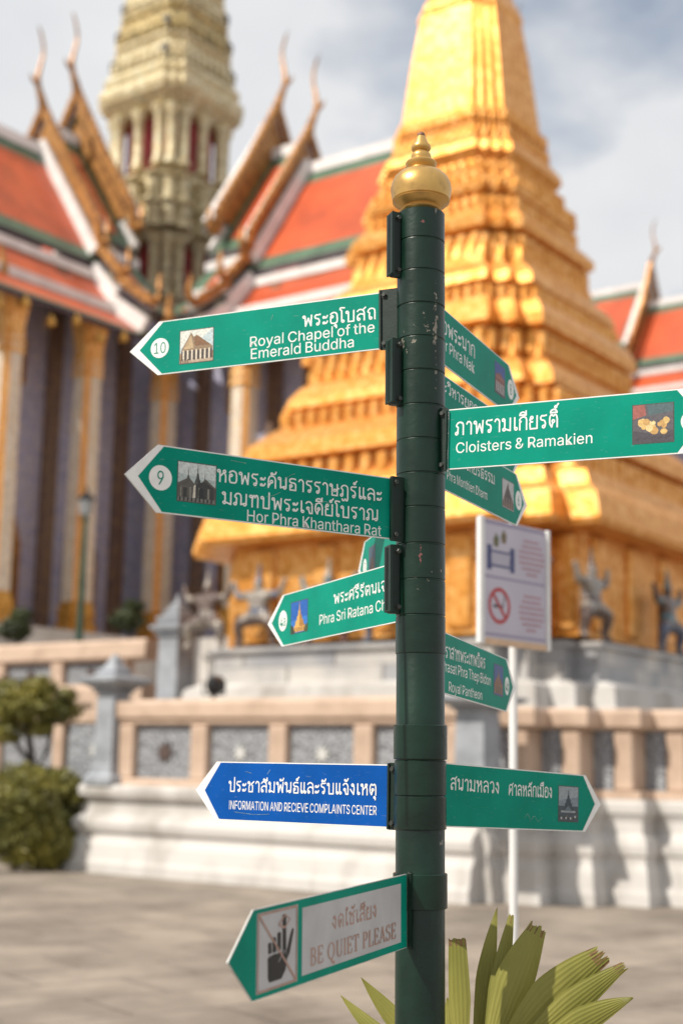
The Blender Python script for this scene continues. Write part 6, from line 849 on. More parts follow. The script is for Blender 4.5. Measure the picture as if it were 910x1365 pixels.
# Thai letters drawn as pen strokes on a 10-unit-high grid: c = loop x,y,r; s = smooth stroke; l = straight stroke
THAI = {
'ก': (7.8, 'l1.1,0 1.1,5.6|s1.1,5.6 2.2,6.5 0.9,7.3 1.9,9.2 4.2,10 6.2,9.2 6.8,7|l6.8,7 6.8,0'),
'ค': (8.2, 'l1,0 1,6.5|s1,6.5 1.9,9.1 4.1,10 6.2,9.1 7.1,6.5|l7.1,6.5 7.1,0|c3.7,5.2,1.15|l1,1 3.1,4.2'),
'ง': (6.6, 'c3.2,8.7,1.15|s4.3,8.8 4.9,6.5 4.8,3 4.5,0.2|l4.5,0.2 0.8,4.8'),
'จ': (7.2, 's0.8,8.4 2.2,9.8 4.4,9.8 5.9,8.2 6.2,5.5|l6.2,5.5 6.2,0.2|l6.2,0.2 4,0.2|l4,0.2 3.2,3.4|c2.5,4.4,1.1'),
'ช': (8.6, 'c1.6,8.8,1.1|s2.7,9 3.4,7.2 2.2,5.6 2,4|l2,4 2,0.2|l2,0.2 6.4,0.2|l6.4,0.2 6.4,5.8|s6.4,5.8 5,7.4 6,8.4 8,9.9'),
'ฎ': (8.2, 'c1.3,1.2,1.1|s2.4,1.4 2.3,4 2.4,6 1,7.2 2.1,9.3 4.2,10 6.4,9.1 7,7|l7,7 7,-1.4|s7,-1.4 6.4,-3.3 5.4,-3 4.7,-1.8 3.6,-3.3 2.2,-3.2 2,-2'),
'ฑ': (8.6, 'c1.4,8.8,1.1|l2.5,8.8 2.5,0|s2.5,5.8 3.4,9.4 4.2,9.6 4.8,8 5.6,9.8 6.6,9.8 7.2,8|l7.2,8 7.2,0'),
'ณ': (12, 'c1.3,1.2,1.1|s2.4,1.4 2.3,4 2.4,6 1,7.2 2,9.3 3.8,10 5.6,9.1 6.1,7|l6.1,7 6.1,1|l6.1,1 8.4,2|c9.2,1.3,1.1|l10.4,1.3 10.4,10'),
'ด': (8.2, 's2.7,0.3 1.2,3 1,6 1.9,8.9 4.1,10 6.2,9 7.1,6.4|l7.1,6.4 7.1,0|c3.9,4.8,1.15|l2.7,0.3 3.6,3.7'),
'ต': (8.4, 's2.7,0.3 1.2,3 1,6.4 1.6,9 2.8,9.8 4.1,8.7 5.4,9.8 6.6,8.9 7.2,6.4|l7.2,6.4 7.2,0|c3.9,4.8,1.15|l2.7,0.3 3.6,3.7'),
'ถ': (8.2, 'c3.4,1.2,1.1|s2.3,1.4 2.2,4 2.4,6 1,7.2 2.1,9.3 4.2,10 6.4,9.1 7,7|l7,7 7,0'),
'ภ': (8.4, 'c1.3,1.2,1.1|s2.4,1.4 2.4,4 2.5,6 1.1,7.2 2.2,9.3 4.3,10 6.5,9.1 7.1,7|l7.1,7 7.1,0'),
'ท': (8.4, 'c1.4,8.8,1.1|l2.5,8.8 2.5,0|s2.5,5.4 4.2,9 5.8,10 6.8,9.2 7.1,7.8|l7.1,7.8 7.1,0'),
'ธ': (7.4, 's6.2,9.6 4,10 1.6,9.4 1,7.8 2,6.5 4.6,6.3 6,5.6 6.3,4|l6.3,4 6.3,0.2|l6.3,0.2 1.5,0.2|l1.5,0.2 1.3,2.6|c2.1,3.7,1.1'),
'น': (8.6, 'c1.4,8.8,1.1|l2.5,8.8 2.5,1|l2.5,1 5.2,2.2|c6.1,1.3,1.1|l7.2,1.3 7.2,10'),
'บ': (8.4, 'c1.4,8.8,1.1|l2.5,8.8 2.5,0.2|l2.5,0.2 7.2,0.2|l7.2,0.2 7.2,10'),
'ป': (8.4, 'c1.4,8.8,1.1|l2.5,8.8 2.5,0.2|l2.5,0.2 7.2,0.2|l7.2,0.2 7.2,13.6'),
'พ': (9.4, 'c1.4,8.8,1.1|l2.4,8.8 2.9,0.2|l2.9,0.2 5.3,7.4|l5.3,7.4 7.7,0.2|l7.7,0.2 8.2,10'),
'ม': (8.6, 'c1.4,8.8,1.1|l2.5,8.8 2.5,2|c1.9,1.3,1.1|l3,1.6 7.2,0.2|l7.2,0.2 7.2,10'),
'ย': (8, 'c2.4,8.8,1.1|s1.4,8.6 1,7 1.9,5.8 3.2,5.5|s2,5.7 1,4.6 1,3 1.2,0.2|l1.2,0.2 6.9,0.2|l6.9,0.2 6.9,10'),
'ร': (6.6, 'c3.5,1.2,1.1|s4.6,1.4 4.9,3.8 4,5.8 1.6,6.6 1,8.2 2,9.6 3.8,9.5 5.8,9.9'),
'ล': (8.2, 's1,8.4 2.4,9.8 4.6,9.9 6.5,8.6 7.1,5.8|l7.1,5.8 7.1,0|s7.1,4.6 5,5.9 2.6,5.6 1.2,3.8 1.3,1.3|c2.3,1.3,1.1'),
'ว': (6.8, 's0.8,8.4 2.2,9.8 4.2,9.8 5.5,8.2 5.8,5.5|l5.8,5.5 5.8,1.3|c4.7,1.3,1.1'),
'ศ': (8.6, 'l1,0 1,6.5|s1,6.5 1.9,9.1 4.1,10 6.2,9.1 7.1,6.5|l7.1,6.5 7.1,0|c3.7,5.2,1.15|l1,1 3.1,4.2|l5.6,9.4 8.2,11.6'),
'ษ': (9, 'c1.4,8.8,1.1|l2.5,8.8 2.5,0.2|l2.5,0.2 7.2,0.2|l7.2,0.2 7.2,10|c4.9,4.6,1.1|l5.9,5 8.8,6.6'),
'ส': (8.4, 's1,8.4 2.4,9.8 4.6,9.9 6.5,8.6 7.1,5.8|l7.1,5.8 7.1,0|s7.1,4.6 5,5.9 2.6,5.6 1.2,3.8 1.3,1.3|c2.3,1.3,1.1|l5.6,9.2 8.2,11.6'),
'ห': (8.6, 'c1.4,8.8,1.1|l2.5,8.8 2.5,0|l2.5,4.2 5.6,7.8|c6.2,8.8,1.1|s5.4,7.6 6.6,6.8 7.2,5|l7.2,5 7.2,0'),
'อ': (7.8, 'c2.2,6.3,1.1|s1.1,6.2 1,3 1.3,1.2 2.2,0.3 3.9,0.2|s3.9,0.2 5.8,0.4 6.7,2 6.8,5 6.3,8.6 4.2,10 2.2,9.6 0.9,8.4'),
'ะ': (5.6, 'c1.5,6.6,0.9|s2.4,6.7 3,5.9 4,6.6 4.6,8|c1.5,1.5,0.9|s2.4,1.6 3,0.8 4,1.5 4.6,2.9'),
'า': (5.8, 's0.8,8.2 1.8,9.8 3.4,9.8 4.6,8.2 4.7,6.5|l4.7,6.5 4.7,0'),
'เ': (3.8, 'c2.6,1.2,1.1|l1.5,1.2 1.5,10'),
'แ': (7.4, 'c2.6,1.2,1.1|l1.5,1.2 1.5,10|c6.2,1.2,1.1|l5.1,1.2 5.1,10'),
'โ': (4.6, 'c3.2,1.2,1.1|l2.1,1.2 2.1,9.6|s2.1,9.6 1.9,11 0.7,12 1,13.4 2.6,13.5 4.6,13.2'),
'ใ': (4.6, 'c3.2,1.2,1.1|l2.1,1.2 2.1,10.5|s2.1,10.5 1.8,12.6 2.6,13.8 3.8,13.3 3.6,12 2.6,12.2'),
}
MARK = {
'ั': 'c-3.6,11.9,0.9|s-2.7,11.7 -1.4,11.6 -0.4,12.4 0,13.8',
'ิ': 's-6,11.5 -5.4,13 -3.4,13.8 -1.4,13 -0.8,11.5|l-6.2,11.4 -0.6,11.4',
'ี': 's-6,11.5 -5.4,13 -3.4,13.7 -1.4,12.8 -0.8,11.5|l-6.2,11.4 -0.6,11.4|l-0.8,11.4 -0.8,14.6',
'ื': 's-6,11.5 -5.4,13 -3.4,13.7 -1.4,12.8 -0.8,11.5|l-6.2,11.4 -0.6,11.4|l-0.6,11.4 -0.6,14.6|l-2.2,12.8 -2.2,14.6',
'้': 'c-3.6,13,0.7|s-2.9,12.8 -2.7,12 -2,12 -1,13 -0.2,14.6',
'์': 'c-1.8,12.6,0.95|s-1.2,13.4 -0.6,13.8 0.4,15',
'ุ': 'c-1.9,-2,0.85|l-1,-2 -1,-4.2',
}
def catmull(p, n=5):
    q = [p[0]] + p + [p[-1]]; out = []
    for i in range(1, len(q) - 2):
        for k in range(n):
            t = k / n; a, b, c, d = q[i - 1:i + 3]
            out.append(tuple(0.5 * (2 * b[j] + (c[j] - a[j]) * t + (2 * a[j] - 5 * b[j] + 4 * c[j] - d[j]) * t * t + (3 * b[j] - a[j] - 3 * c[j] + d[j]) * t ** 3) for j in (0, 1)))
    return out + [p[-1]]
class Ink2D:
    """flat printed shapes in the plane of a sign: x to the viewer's right, y up; each shape a hair above the last"""
    def __init__(s): s.items = []
    def poly(s, pts, mat=0): s.items.append((pts, [tuple(range(len(pts)))], mat))
    def tris(s, pts, fs, mat=0): s.items.append((pts, fs, mat))
    def stroke(s, pts, w, mat=0, cap=True):
        L, R = [], []
        n = len(pts); pts = [tuple(p) for p in pts]
        if cap:
            def ext(a, b):
                d = math.hypot(a[0] - b[0], a[1] - b[1]) or 1; return (a[0] + (a[0] - b[0]) / d * w * .3, a[1] + (a[1] - b[1]) / d * w * .3)
            pts = [ext(pts[0], pts[1])] + pts[1:-1] + [ext(pts[-1], pts[-2])]
        for i, p in enumerate(pts):
            a, b = pts[max(i - 1, 0)], pts[min(i + 1, n - 1)]
            d = math.hypot(b[0] - a[0], b[1] - a[1]) or 1
            nx, ny = -(b[1] - a[1]) / d * w / 2, (b[0] - a[0]) / d * w / 2
            L.append((p[0] + nx, p[1] + ny)); R.append((p[0] - nx, p[1] - ny))
        s.tris(L + R, [(i, n + i, n + i + 1, i + 1) for i in range(n - 1)], mat)
    def ring(s, x, y, r, w, mat=0, k=14):
        a = [(x + (r + w / 2) * math.cos(2 * math.pi * i / k), y + (r + w / 2) * math.sin(2 * math.pi * i / k)) for i in range(k)]
        b = [(x + (r - w / 2) * math.cos(2 * math.pi * i / k), y + (r - w / 2) * math.sin(2 * math.pi * i / k)) for i in range(k)]
        s.tris(a + b, [(i, (i + 1) % k, k + (i + 1) % k, k + i) for i in range(k)], mat)
    def disc(s, x, y, rx, ry, mat=0, k=28): s.poly([(x + rx * math.cos(2 * math.pi * i / k), y + ry * math.sin(2 * math.pi * i / k)) for i in range(k)], mat)
    def thai(s, text, x0, x1, y0, hgt, w=1.25, y1=None, mat=0):
        shapes = []; X = 0; high = False
        for ch in text:
            if ch == ' ': X += 5; high = False; continue
            if ch in THAI: wd, d = THAI[ch]; ox, oy = X, 0; X += wd + .9; high = False
            else:
                d = MARK[ch]; ox, oy = X - 1.6, 0
                if ch in '้์' and high: oy = 3.1
                if ch in 'ัิีื': high = True
            for part in d.split('|'):
                v = part[1:]
                if part[0] == 'c': a, b, r = map(float, v.split(',')); shapes.append(('c', ox + a, oy + b, r))
                else:
                    p = [tuple(map(float, q.split(','))) for q in v.split(' ')]
                    p = [(ox + a, oy + b) for a, b in p]
                    shapes.append(('p', catmull(p) if part[0] == 's' else p))
        X -= .9; kx, ky = (x1 - x0) / X, hgt / 10; y1 = y0 if y1 is None else y1
        T = lambda p: (x0 + p[0] * kx, y0 + (y1 - y0) * p[0] / X + p[1] * ky)
        for sh in shapes:
            tmp = Ink2D()
            if sh[0] == 'c': tmp.ring(sh[1], sh[2], sh[3] - .1, w * .9)
            else: tmp.stroke(sh[1], w)
            for p, f, _ in tmp.items: s.items.append(([T(q) for q in p], f, mat))
    def latin(s, text, x0, x1, y0, cap, mat=0, y1=None):
        X = 0; G = []
        for ch in text:
            if ch == ' ': X += 72; continue
            adv, vs, tr = LATIN[ch]
            G.append([( [(X + vs[i], vs[i + 1]) for i in range(0, len(vs), 2)], [tuple(tr[i:i + 3]) for i in range(0, len(tr), 3)])]); X += adv
        kx, ky = (x1 - x0) / X, cap / 254.0; y1 = y0 if y1 is None else y1
        for g in G:
            for p, f in g: s.items.append(([(x0 + a * kx, y0 + (y1 - y0) * a / X + b * ky) for a, b in p], f, mat))
    def serif(s, text, x0, x1, y0, cap, mat=0):
        """roman capitals with thick and thin strokes and slab feet, on a 10-unit grid"""
        W, w = 1.7, .8
        def sf(x, y, l=2.6): return ('r', x - l / 2, y, x + l / 2, y + .6)
        S = lambda x, y=0, h=10: [('r', x - W / 2, y, x + W / 2, y + h), sf(x, 0), sf(x, 9.4)]
        A = lambda cx, cy, rx, ry, t0, t1: ('a', cx, cy, rx, ry, t0, t1)
        D = {
         'B': (7.4, S(1.7) + [A(3, 7.5, 2.6, 2.3, 90, -90), A(3, 2.7, 3.2, 2.5, 90, -90), ('t', 1.7, 5.15, 3.2, 5.15), ('t', 1.7, 9.75, 3.2, 9.75), ('t', 1.7, .25, 3.2, .25)]),
         'E': (6.8, S(1.7) + [('t', 1.7, 9.7, 6, 9.7), ('t', 1.7, .3, 6.2, .3), ('t', 1.7, 5.1, 4.6, 5.1), ('t', 6, 9.8, 6, 7.6), ('t', 6.2, .2, 6.2, 2.6), ('t', 4.7, 6.2, 4.7, 4)]),
         'Q': (9.4, [A(4.6, 5, 3.5, 4.6, 0, 360), ('k', 4.6, .6, 6.4, -2.0), ('k', 6.4, -2.0, 8.6, -2.2)]),
         'U': (8.6, [('r', 1, 3, 2.7, 10), sf(1.85, 9.4), ('t', 6.8, 10, 6.8, 3), sf(6.8, 9.4, 2.2), A(4.35, 3.2, 2.45, 2.9, 180, 360)]),
         'I': (3.6, S(1.8)),
         'T': (7.8, [('r', 3.05, 0, 4.75, 10), sf(3.9, 0, 3), ('t', .5, 9.7, 7.3, 9.7), ('t', .6, 9.8, .6, 7.4), ('t', 7.2, 9.8, 7.2, 7.4)]),
         'P': (6.8, S(1.7) + [A(3, 7.3, 2.8, 2.5, 90, -90), ('t', 1.7, 4.8, 3.2, 4.8), ('t', 1.7, 9.75, 3.2, 9.75)]),
         'L': (6.8, S(1.7) + [('t', 1.7, .3, 6.2, .3), ('t', 6.2, .2, 6.2, 3)]),
         'A': (8.4, [('t', 1.2, .2, 4, 9.8), ('k', 4, 9.8, 7, .2), ('t', 2.2, 3.4, 6, 3.4), sf(1.2, 0, 2.2), sf(7, 0, 2.8)]),
         'S': (6.4, [A(3.1, 7.4, 2.2, 2.3, 30, 260), A(3.1, 2.7, 2.4, 2.4, 80, -160), ('t', 5.1, 9.9, 5.1, 7.6), ('t', .7, .1, .7, 2.6)]),
        }
        X = 0; out = []
        for ch in text:
            if ch == ' ': X += 4; continue
            wd, parts = D[ch]
            for p in parts:
                t2 = Ink2D()
                if p[0] == 'r': t2.poly([(p[1], p[2]), (p[3], p[2]), (p[3], p[4]), (p[1], p[4])])
                elif p[0] in 'tk': t2.stroke([(p[1], p[2]), (p[3], p[4])], w if p[0] == 't' else W, cap=False)
                else:
                    pts = []; ws = []
                    k = 22; o, i2 = [], []
                    for q in range(k + 1):
                        t = math.radians(p[5] + (p[6] - p[5]) * q / k)
                        ww = (w * .5 + (W - w) * .5 * abs(math.cos(t)))
                        o.append((p[1] + (p[3] + ww) * math.cos(t), p[2] + (p[4] + ww * .7) * math.sin(t))); i2.append((p[1] + (p[3] - ww) * math.cos(t), p[2] + (p[4] - ww * .7) * math.sin(t)))
                    t2.tris(o + i2, [(j, j + 1, k + 2 + j, k + 1 + j) for j in range(k)])
                for pp, f, _ in t2.items: out.append(([(X + a, b) for a, b in pp], f))
            X += wd + .5
        kx, ky = (x1 - x0) / X, cap / 10
        for p, f in out: s.items.append(([(x0 + a * kx, y0 + b * ky) for a, b in p], f, mat))
    def build(s, name, mats, parent, y, step=0.000012):
        m = MB(); m.recalc = False
        for k, (p, fs, mat) in enumerate(s.items):
            vs = [(a, y - k * step, b) for a, b in p]
            out = []
            for f in fs:   # every face looks towards -y
                ar = sum(p[f[i]][0] * p[f[(i + 1) % len(f)]][1] - p[f[(i + 1) % len(f)]][0] * p[f[i]][1] for i in range(len(f)))
                out.append(f if ar > 0 else f[::-1])
            m.add(vs, out, mat)
        return m.build(name, mats, parent)

def picture(kind, x0, x1, y0, y1, parent, y):
    """a small printed photograph stuck on a sign"""
    I = Ink2D(); mats = []
    r2 = random.Random(hash(kind) % 1000 if False else len(kind) * 7 + ord(kind[0]))
    def mi(c):
        m = ink(*c)
        if m not in mats: mats.append(m)
        return mats.index(m)
    T = lambda a, b: (x0 + a * (x1 - x0), y0 + b * (y1 - y0))
    def P(c, *pts): I.poly([T(*p) for p in pts], mi(c))
    def R(c, a, b, w, h): P(c, (a, b), (a + w, b), (a + w, b + h), (a, b + h))
    def tower(c, cx, w, b0, b1, c2=None):
        pr = [(1, 0), (.92, .14), (.75, .16), (.7, .3), (.5, .34), (.44, .46), (.26, .52), (.2, .66), (.09, .72), (.05, .9), (.02, 1)]
        P(c, *([(cx - w / 2 * a, b0 + (b1 - b0) * t) for a, t in pr] + [(cx + w / 2 * a, b0 + (b1 - b0) * t) for a, t in reversed(pr)]))
        if c2: P(c2, *([(cx, b0 + (b1 - b0) * t) for a, t in pr] + [(cx + w / 2 * a, b0 + (b1 - b0) * t) for a, t in reversed(pr)]))
    R((60, 60, 55), 0, 0, 1, 1)
    if kind == 'chapel':
        R((176, 192, 196), .02, .3, .96, .68); P((206, 208, 200), (.02, .5), (.5, .6), (.98, .98), (.02, .98))
        R((150, 120, 84), .02, .02, .96, .3)
        P((132, 110, 84), (.06, .42), (.34, .92), (.42, .78), (.5, .84), (.96, .46), (.96, .36), (.06, .36))
        P((176, 152, 116), (.12, .44), (.34, .84), (.42, .44)); P((120, 84, 52), (.42, .76), (.52, .8), (.92, .5), (.46, .5))
        R((60, 52, 48), .06, .08, .9, .3)
        for k in range(7): R((212, 200, 180), .1 + k * .125, .08, .045, .32)
        R((170, 150, 128), .02, .02, .96, .08)
        for k in range(5): R((90, 74, 60), .04 + k * .05, .02, .03, .12 + .02 * (k % 2))
    elif kind == 'ruins':
        R((172, 184, 182), .02, .02, .96, .96); P((196, 204, 202), (.02, .7), (.98, .6), (.98, .98), (.02, .98))
        tower((74, 78, 76), .28, .3, .2, .84, (52, 56, 56)); tower((80, 84, 80), .52, .3, .25, .95, (58, 60, 60)); tower((84, 82, 76), .7, .2, .2, .8)
        P((84, 80, 74), (.02, .1), (.02, .46), (.3, .62), (.5, .4), (.72, .62), (.98, .42), (.98, .1)); P((54, 54, 52), (.4, .1), (.42, .44), (.7, .56), (.94, .4), (.94, .1))
        for k in range(4): R((122, 120, 112), .08 + k * .23, .12, .035 + .02 * (k % 2), .26)
        P((196, 190, 176), (.40, .12), (.42, .42), (.47, .46), (.47, .12)); P((36, 38, 38), (.55, .12), (.55, .34), (.62, .40), (.68, .34), (.68, .12)); P((48, 50, 48), (.16, .12), (.16, .36), (.25, .36), (.25, .12))
        R((112, 110, 104), .02, .02, .96, .1)
        for k in range(9): R((40, 42, 42), .06 + k * .1, .03, .04, .09)
    elif kind == 'chedi':
        R((20, 88, 168), .02, .02, .96, .96); P((40, 112, 188), (.02, .02), (.98, .02), (.98, .5), (.02, .4))
        tower((206, 160, 84), .52, .66, .12, .96, (160, 112, 48)); R((196, 150, 76), .2, .04, .68, .16); P((44, 58, 36), (.02, .02), (.02, .3), (.16, .22), (.26, .02))
        for k in range(5): R((130, 92, 40), .24 + k * .13, .05, .05, .12)
        P((70, 80, 46), (.8, .02), (.84, .2), (.98, .26), (.98, .02))
    elif kind == 'mural':
        R((82, 78, 84), .02, .02, .96, .96)
        P((150, 84, 76), (.02, .62), (.34, .72), (.3, .98), (.02, .98)); P((70, 92, 96), (.4, .7), (.98, .78), (.98, .98), (.36, .98))
        P((64, 60, 68), (.02, .02), (.98, .02), (.98, .3), (.6, .22), (.02, .34))
        for k in range(16):
            a, b = .14 + .7 * r2.random(), .26 + .36 * r2.random(); q = .06 + .06 * r2.random()
            P(((204, 170, 104), (214, 190, 136), (186, 146, 86))[k % 3], *[(a + q * (.8 + .3 * r2.random()) * math.cos(t * .785), b + q * (.8 + .3 * r2.random()) * math.sin(t * .785)) for t in range(8)])
        for k in range(5): a = .1 + .17 * k; P((58, 52, 58), (a, .1), (a + .1, .14), (a + .12, .18), (a + .01, .15))
    elif kind == 'brick':
        R((38, 68, 140), .02, .5, .96, .48); R((72, 64, 70), .02, .02, .96, .5)
        P((120, 66, 54), (.06, .34), (.14, .62), (.5, .72), (.94, .58), (.94, .34)); R((140, 84, 66), .1, .5, .8, .1)
        for k in range(5): R((176, 168, 164), .12 + k * .17, .08, .09, .32)
    elif kind == 'gable':
        R((176, 178, 180), .02, .02, .96, .96); P((92, 70, 56), (.04, .2), (.5, .92), (.6, .7), (.96, .3), (.96, .04), (.04, .04)); P((60, 46, 42), (.16, .2), (.5, .74), (.84, .24))
        for k in range(4): R((126, 104, 88), .14 + k * .2, .05, .08, .34)
    elif kind == 'pantheon':
        R((48, 74, 132), .02, .02, .96, .96); tower((130, 92, 62), .5, .5, .3, .96); P((120, 78, 52), (.06, .36), (.3, .6), (.5, .42), (.7, .6), (.94, .36), (.94, .06), (.06, .06)); R((70, 52, 44), .14, .06, .7, .26)
        for k in range(4): R((150, 112, 76), .16 + k * .19, .06, .07, .3)
    elif kind == 'shrine':
        R((142, 152, 158), .02, .4, .96, .58); P((120, 132, 142), (.02, .6), (.98, .7), (.98, .4), (.02, .4)); R((58, 70, 78), .02, .02, .96, .42)
        tower((44, 62, 72), .5, .5, .34, .92); R((150, 158, 160), .14, .26, .72, .05); P((88, 104, 112), (.3, .3), (.5, .46), (.7, .3))
        for k in range(12): R(((34, 42, 48), (176, 180, 178), (90, 84, 80))[k % 3], .05 + .9 * (k / 12), .05 + .1 * r2.random(), .07, .06)
    elif kind == 'dark':
        R((60, 80, 96), .02, .02, .96, .96); P((110, 80, 60), (.2, .04), (.4, .6), (.6, .7), (.9, .04))
    return I.build('picture', mats, parent, y)

# ------------------------------------------------------------------ the signpost
PX, PY, LEAN = 0.2093, 3.40, -0.00794
def axis(z): return V((PX + LEAN * z, PY, z))
post = thing('signpost', 'dark green ringed post with a worn gold bulb finial, carrying the arrow signs', 'signpost', (PX, PY, 0))
post.rotation_euler = (0, LEAN, 0)
def zpx(y): return at(560, y, PY).z
zt = zpx(284)
m = MB(); m.lathe([(.0575, -.1), (.0575, zt - .012), (.054, zt - .004)], 48); m.build('pole', M['post'], post)
rings = [286, 326, 368, 412, 456, 500, 545, 590, 635, 680, 728, 775, 822, 873]
def collar(y0, y1, r):
    z1, z0 = zpx(y0) - .0012, zpx(y1) + .0012
    m = MB(); b = .0016
    m.lathe([(.052, z0), (r - b, z0), (r, z0 + b), (r, z1 - b), (r - b, z1), (.052, z1)], 48, caps=False)
    m.f.append(()) if False else None
    m.build('collar', M['post'], post)
for i in range(len(rings) - 1): collar(rings[i], rings[i + 1], .0592 + .0008 * rnd.random())
collar(822, 873, .0618) if False else None
collar(966, 1013, .0632); collar(1013, 1061, .0608); collar(1061, 1106, .0612); collar(1163, 1211, .0632)
# finial: measured from the close view, in steps of 0.538 mm
fz = [(88, 440), (96, 428), (92, 418), (112, 405), (133, 388), (129, 383), (134, 379), (140, 350), (143, 325), (138, 295), (124, 268), (104, 248), (78, 236), (62, 231), (58, 222), (64, 214), (73, 202), (74, 194), (70, 188), (52, 178), (46, 172), (48, 160), (46, 150), (38, 142), (33, 134), (42, 128), (47, 120), (46, 110), (44, 104), (36, 100), (28, 78), (19, 58)]
m = MB(); m.lathe([(.0001, zt - .02)] + [(r * .000538, zt + (440 - y) * .000538) for r, y in fz] + [(.0001, zt + (440 - 57) * .000538)], 48)
fin = m.build('finial', M['finial'], post)
m = MB(); zz = zt + (440 - 60) * .000538
m.loft([[(r * (1 + .2 * rnd.uniform(-1, 1)) * math.cos(j * .7854), r * (1 + .2 * rnd.uniform(-1, 1)) * math.sin(j * .7854), zz + h) for j in range(8)] for r, h in ((.0098, -.002), (.0104, .004), (.008, .010), (.0035, .0125))])
m.build('finial_tip', M['rust'], fin)

def bolt_mesh(): 
    m = MB()
    def hexr(r, y): return [(r * math.cos(k * math.pi / 3), y, r * math.sin(k * math.pi / 3)) for k in range(6)]
    def cir(r, y): return [(r * math.cos(k * math.pi / 3), y, r * math.sin(k * math.pi / 3)) for k in range(6)]
    m.loft([cir(.0088, 0), cir(.0088, -.0016), hexr(.0064, -.0017), hexr(.0064, -.006), hexr(.0052, -.0072)])
    return m
def rounded(x0, x1, z0, z1, r, y0, y1, m):
    pts = []
    for cx, cz, t0 in ((x1 - r, z1 - r, 0), (x0 + r, z1 - r, 90), (x0 + r, z0 + r, 180), (x1 - r, z0 + r, 270)):
        for k in range(4): t = math.radians(t0 + k * 30); pts.append((cx + r * math.cos(t), cz + r * math.sin(t)))
    m.loft([[(a, y, b) for a, b in pts] for y in (y0, y1)])
bolt0 = [None]
def bolts(parent, spots, y):
    for x, z in spots:
        if bolt0[0] is None: b = bolt0[0] = bolt_mesh().build('bolt', M['bolt'], parent)
        else: b = bolt0[0].copy(); scene.collection.objects.link(b); b.parent = parent
        b.location = (x, y, z)
# clamp ears with nothing hung on them, on the left flank of the post
for y0, y1, yaw, r0, r1 in ((289, 374, 200, .048, .086), (457, 545, 206, .048, .090), (729, 820, 202, .046, .088)):
    z1, z0 = zpx(y0), zpx(y1)
    m = MB(); rounded(r0, r1, z0, z1, .008, -.008, .008, m); rounded(r1 - .006, r1, z0 + .003, z1 - .003, .0028, -.019, .017, m)
    e = m.build('clamp_ear', M['bracket'], post); a = math.radians(yaw)
    # local x points outwards, local -y towards the viewer
    e.rotation_euler = (0, 0, a + math.pi) if False else (0, 0, 0)
    ex, ey = V((math.cos(a), math.sin(a), 0)), V((math.sin(a), -math.cos(a), 0))
    if ey.y < 0: ey = -ey
    e.matrix_local = Matrix(((ex.x, ey.x, 0, 0), (ex.y, ey.y, 0, 0), (0, 0, 1, 0), (0, 0, 0, 1)))
    bolts(e, [(r0 + .016, z1 - .016), (r0 + .016, z0 + .016)], -.008)

# ------------------------------------------------------------------ the arrow signs
GAP = .012
def arrow_sign(o, yaw, tilt, u0, L, T, h, side, label, face, text, disc=None, pic=None, chevron=True, bracket=True, group='arrow signs bolted to the post', bx=None, name='direction_sign'):
    """o: end point near the post, u runs away from the post; side -1 when the sign lies left of the post"""
    yaw = math.radians(yaw); sg = side
    ax = yaw if sg > 0 else yaw + math.pi
    t = thing(name, label, 'sign', o, 0, group)
    t.rotation_euler = (0, -math.radians(tilt) * sg, ax)
    X = lambda u: sg * u
    hh = h / 2
    out = [(X(u0), -hh), (X(L), -hh), (X(L + T), 0), (X(L), hh), (X(u0), hh)]
    m = MB(); m.loft([[(a, y, b) for a, b in out] for y in (-.0015, .0015)]); m.build('plate', M['alu'], t)
    I = Ink2D(); r = .0028
    I.poly([(X(u0 + .0006), -hh + .0006), (X(L - .0003), -hh + .0006), (X(L + T - .0012), 0), (X(L - .0003), hh - .0006), (X(u0 + .0006), hh - .0006)])
    if chevron: I.build('border', M['white'], t, -.0017)
    I = Ink2D()
    if chevron: I.poly([(X(u0 + .0012), -hh + r), (X(L - .013), -hh + r), (X(L + T - .031), 0), (X(L - .013), hh - r), (X(u0 + .0012), hh - r)])
    else: I.poly([(X(u0 + .0012), -hh + .0016), (X(L - .001), -hh + .0016), (X(L + T - .0026), 0), (X(L - .001), hh - .0016), (X(u0 + .0012), hh - .0016)])
    I.build('face', face, t, -.0020)
    if text:
        text(X, t)
    if disc:
        u, v, rad, s = disc
        I = Ink2D(); I.disc(X(u), v, rad, rad); d = I.build('number_disc', M['white'], t, -.0023)
        I = Ink2D(); q_ = rad / .030; w = .0235 * len(s) * q_ * (.95 if len(s) > 1 else 1); I.latin(s, X(u) - w / 2, X(u) + w / 2, v - .0165 * q_, .033 * q_); I.build('numeral', M['black'] if face is M['blue'] else face, d, -.0026)
    if pic:
        k, ua, ub, va, vb = pic; a, b = sorted((X(ua), X(ub))); picture(k, a, b, va, vb, t, -.0024)
    if bracket:
        b0, b1 = bx if bx else (-GAP - .07, GAP * .2)
        m = MB(); x0, x1 = sorted((X(b0), X(b1)))
        rounded(x0, x1, -hh - .004, hh + .004, .004, -.0075, -.0026, m)
        xe = X(b1); rounded(min(xe, xe - sg * .005), max(xe, xe - sg * .005), -hh - .003, hh + .003, .0024, -.0125, -.0076, m)
        b = m.build('bracket', M['bracket'], t)
        xb = X(b1 - .013)
        bolts(b, [(xb, hh - .011), (xb, -hh + .011)], -.0076)
    return t

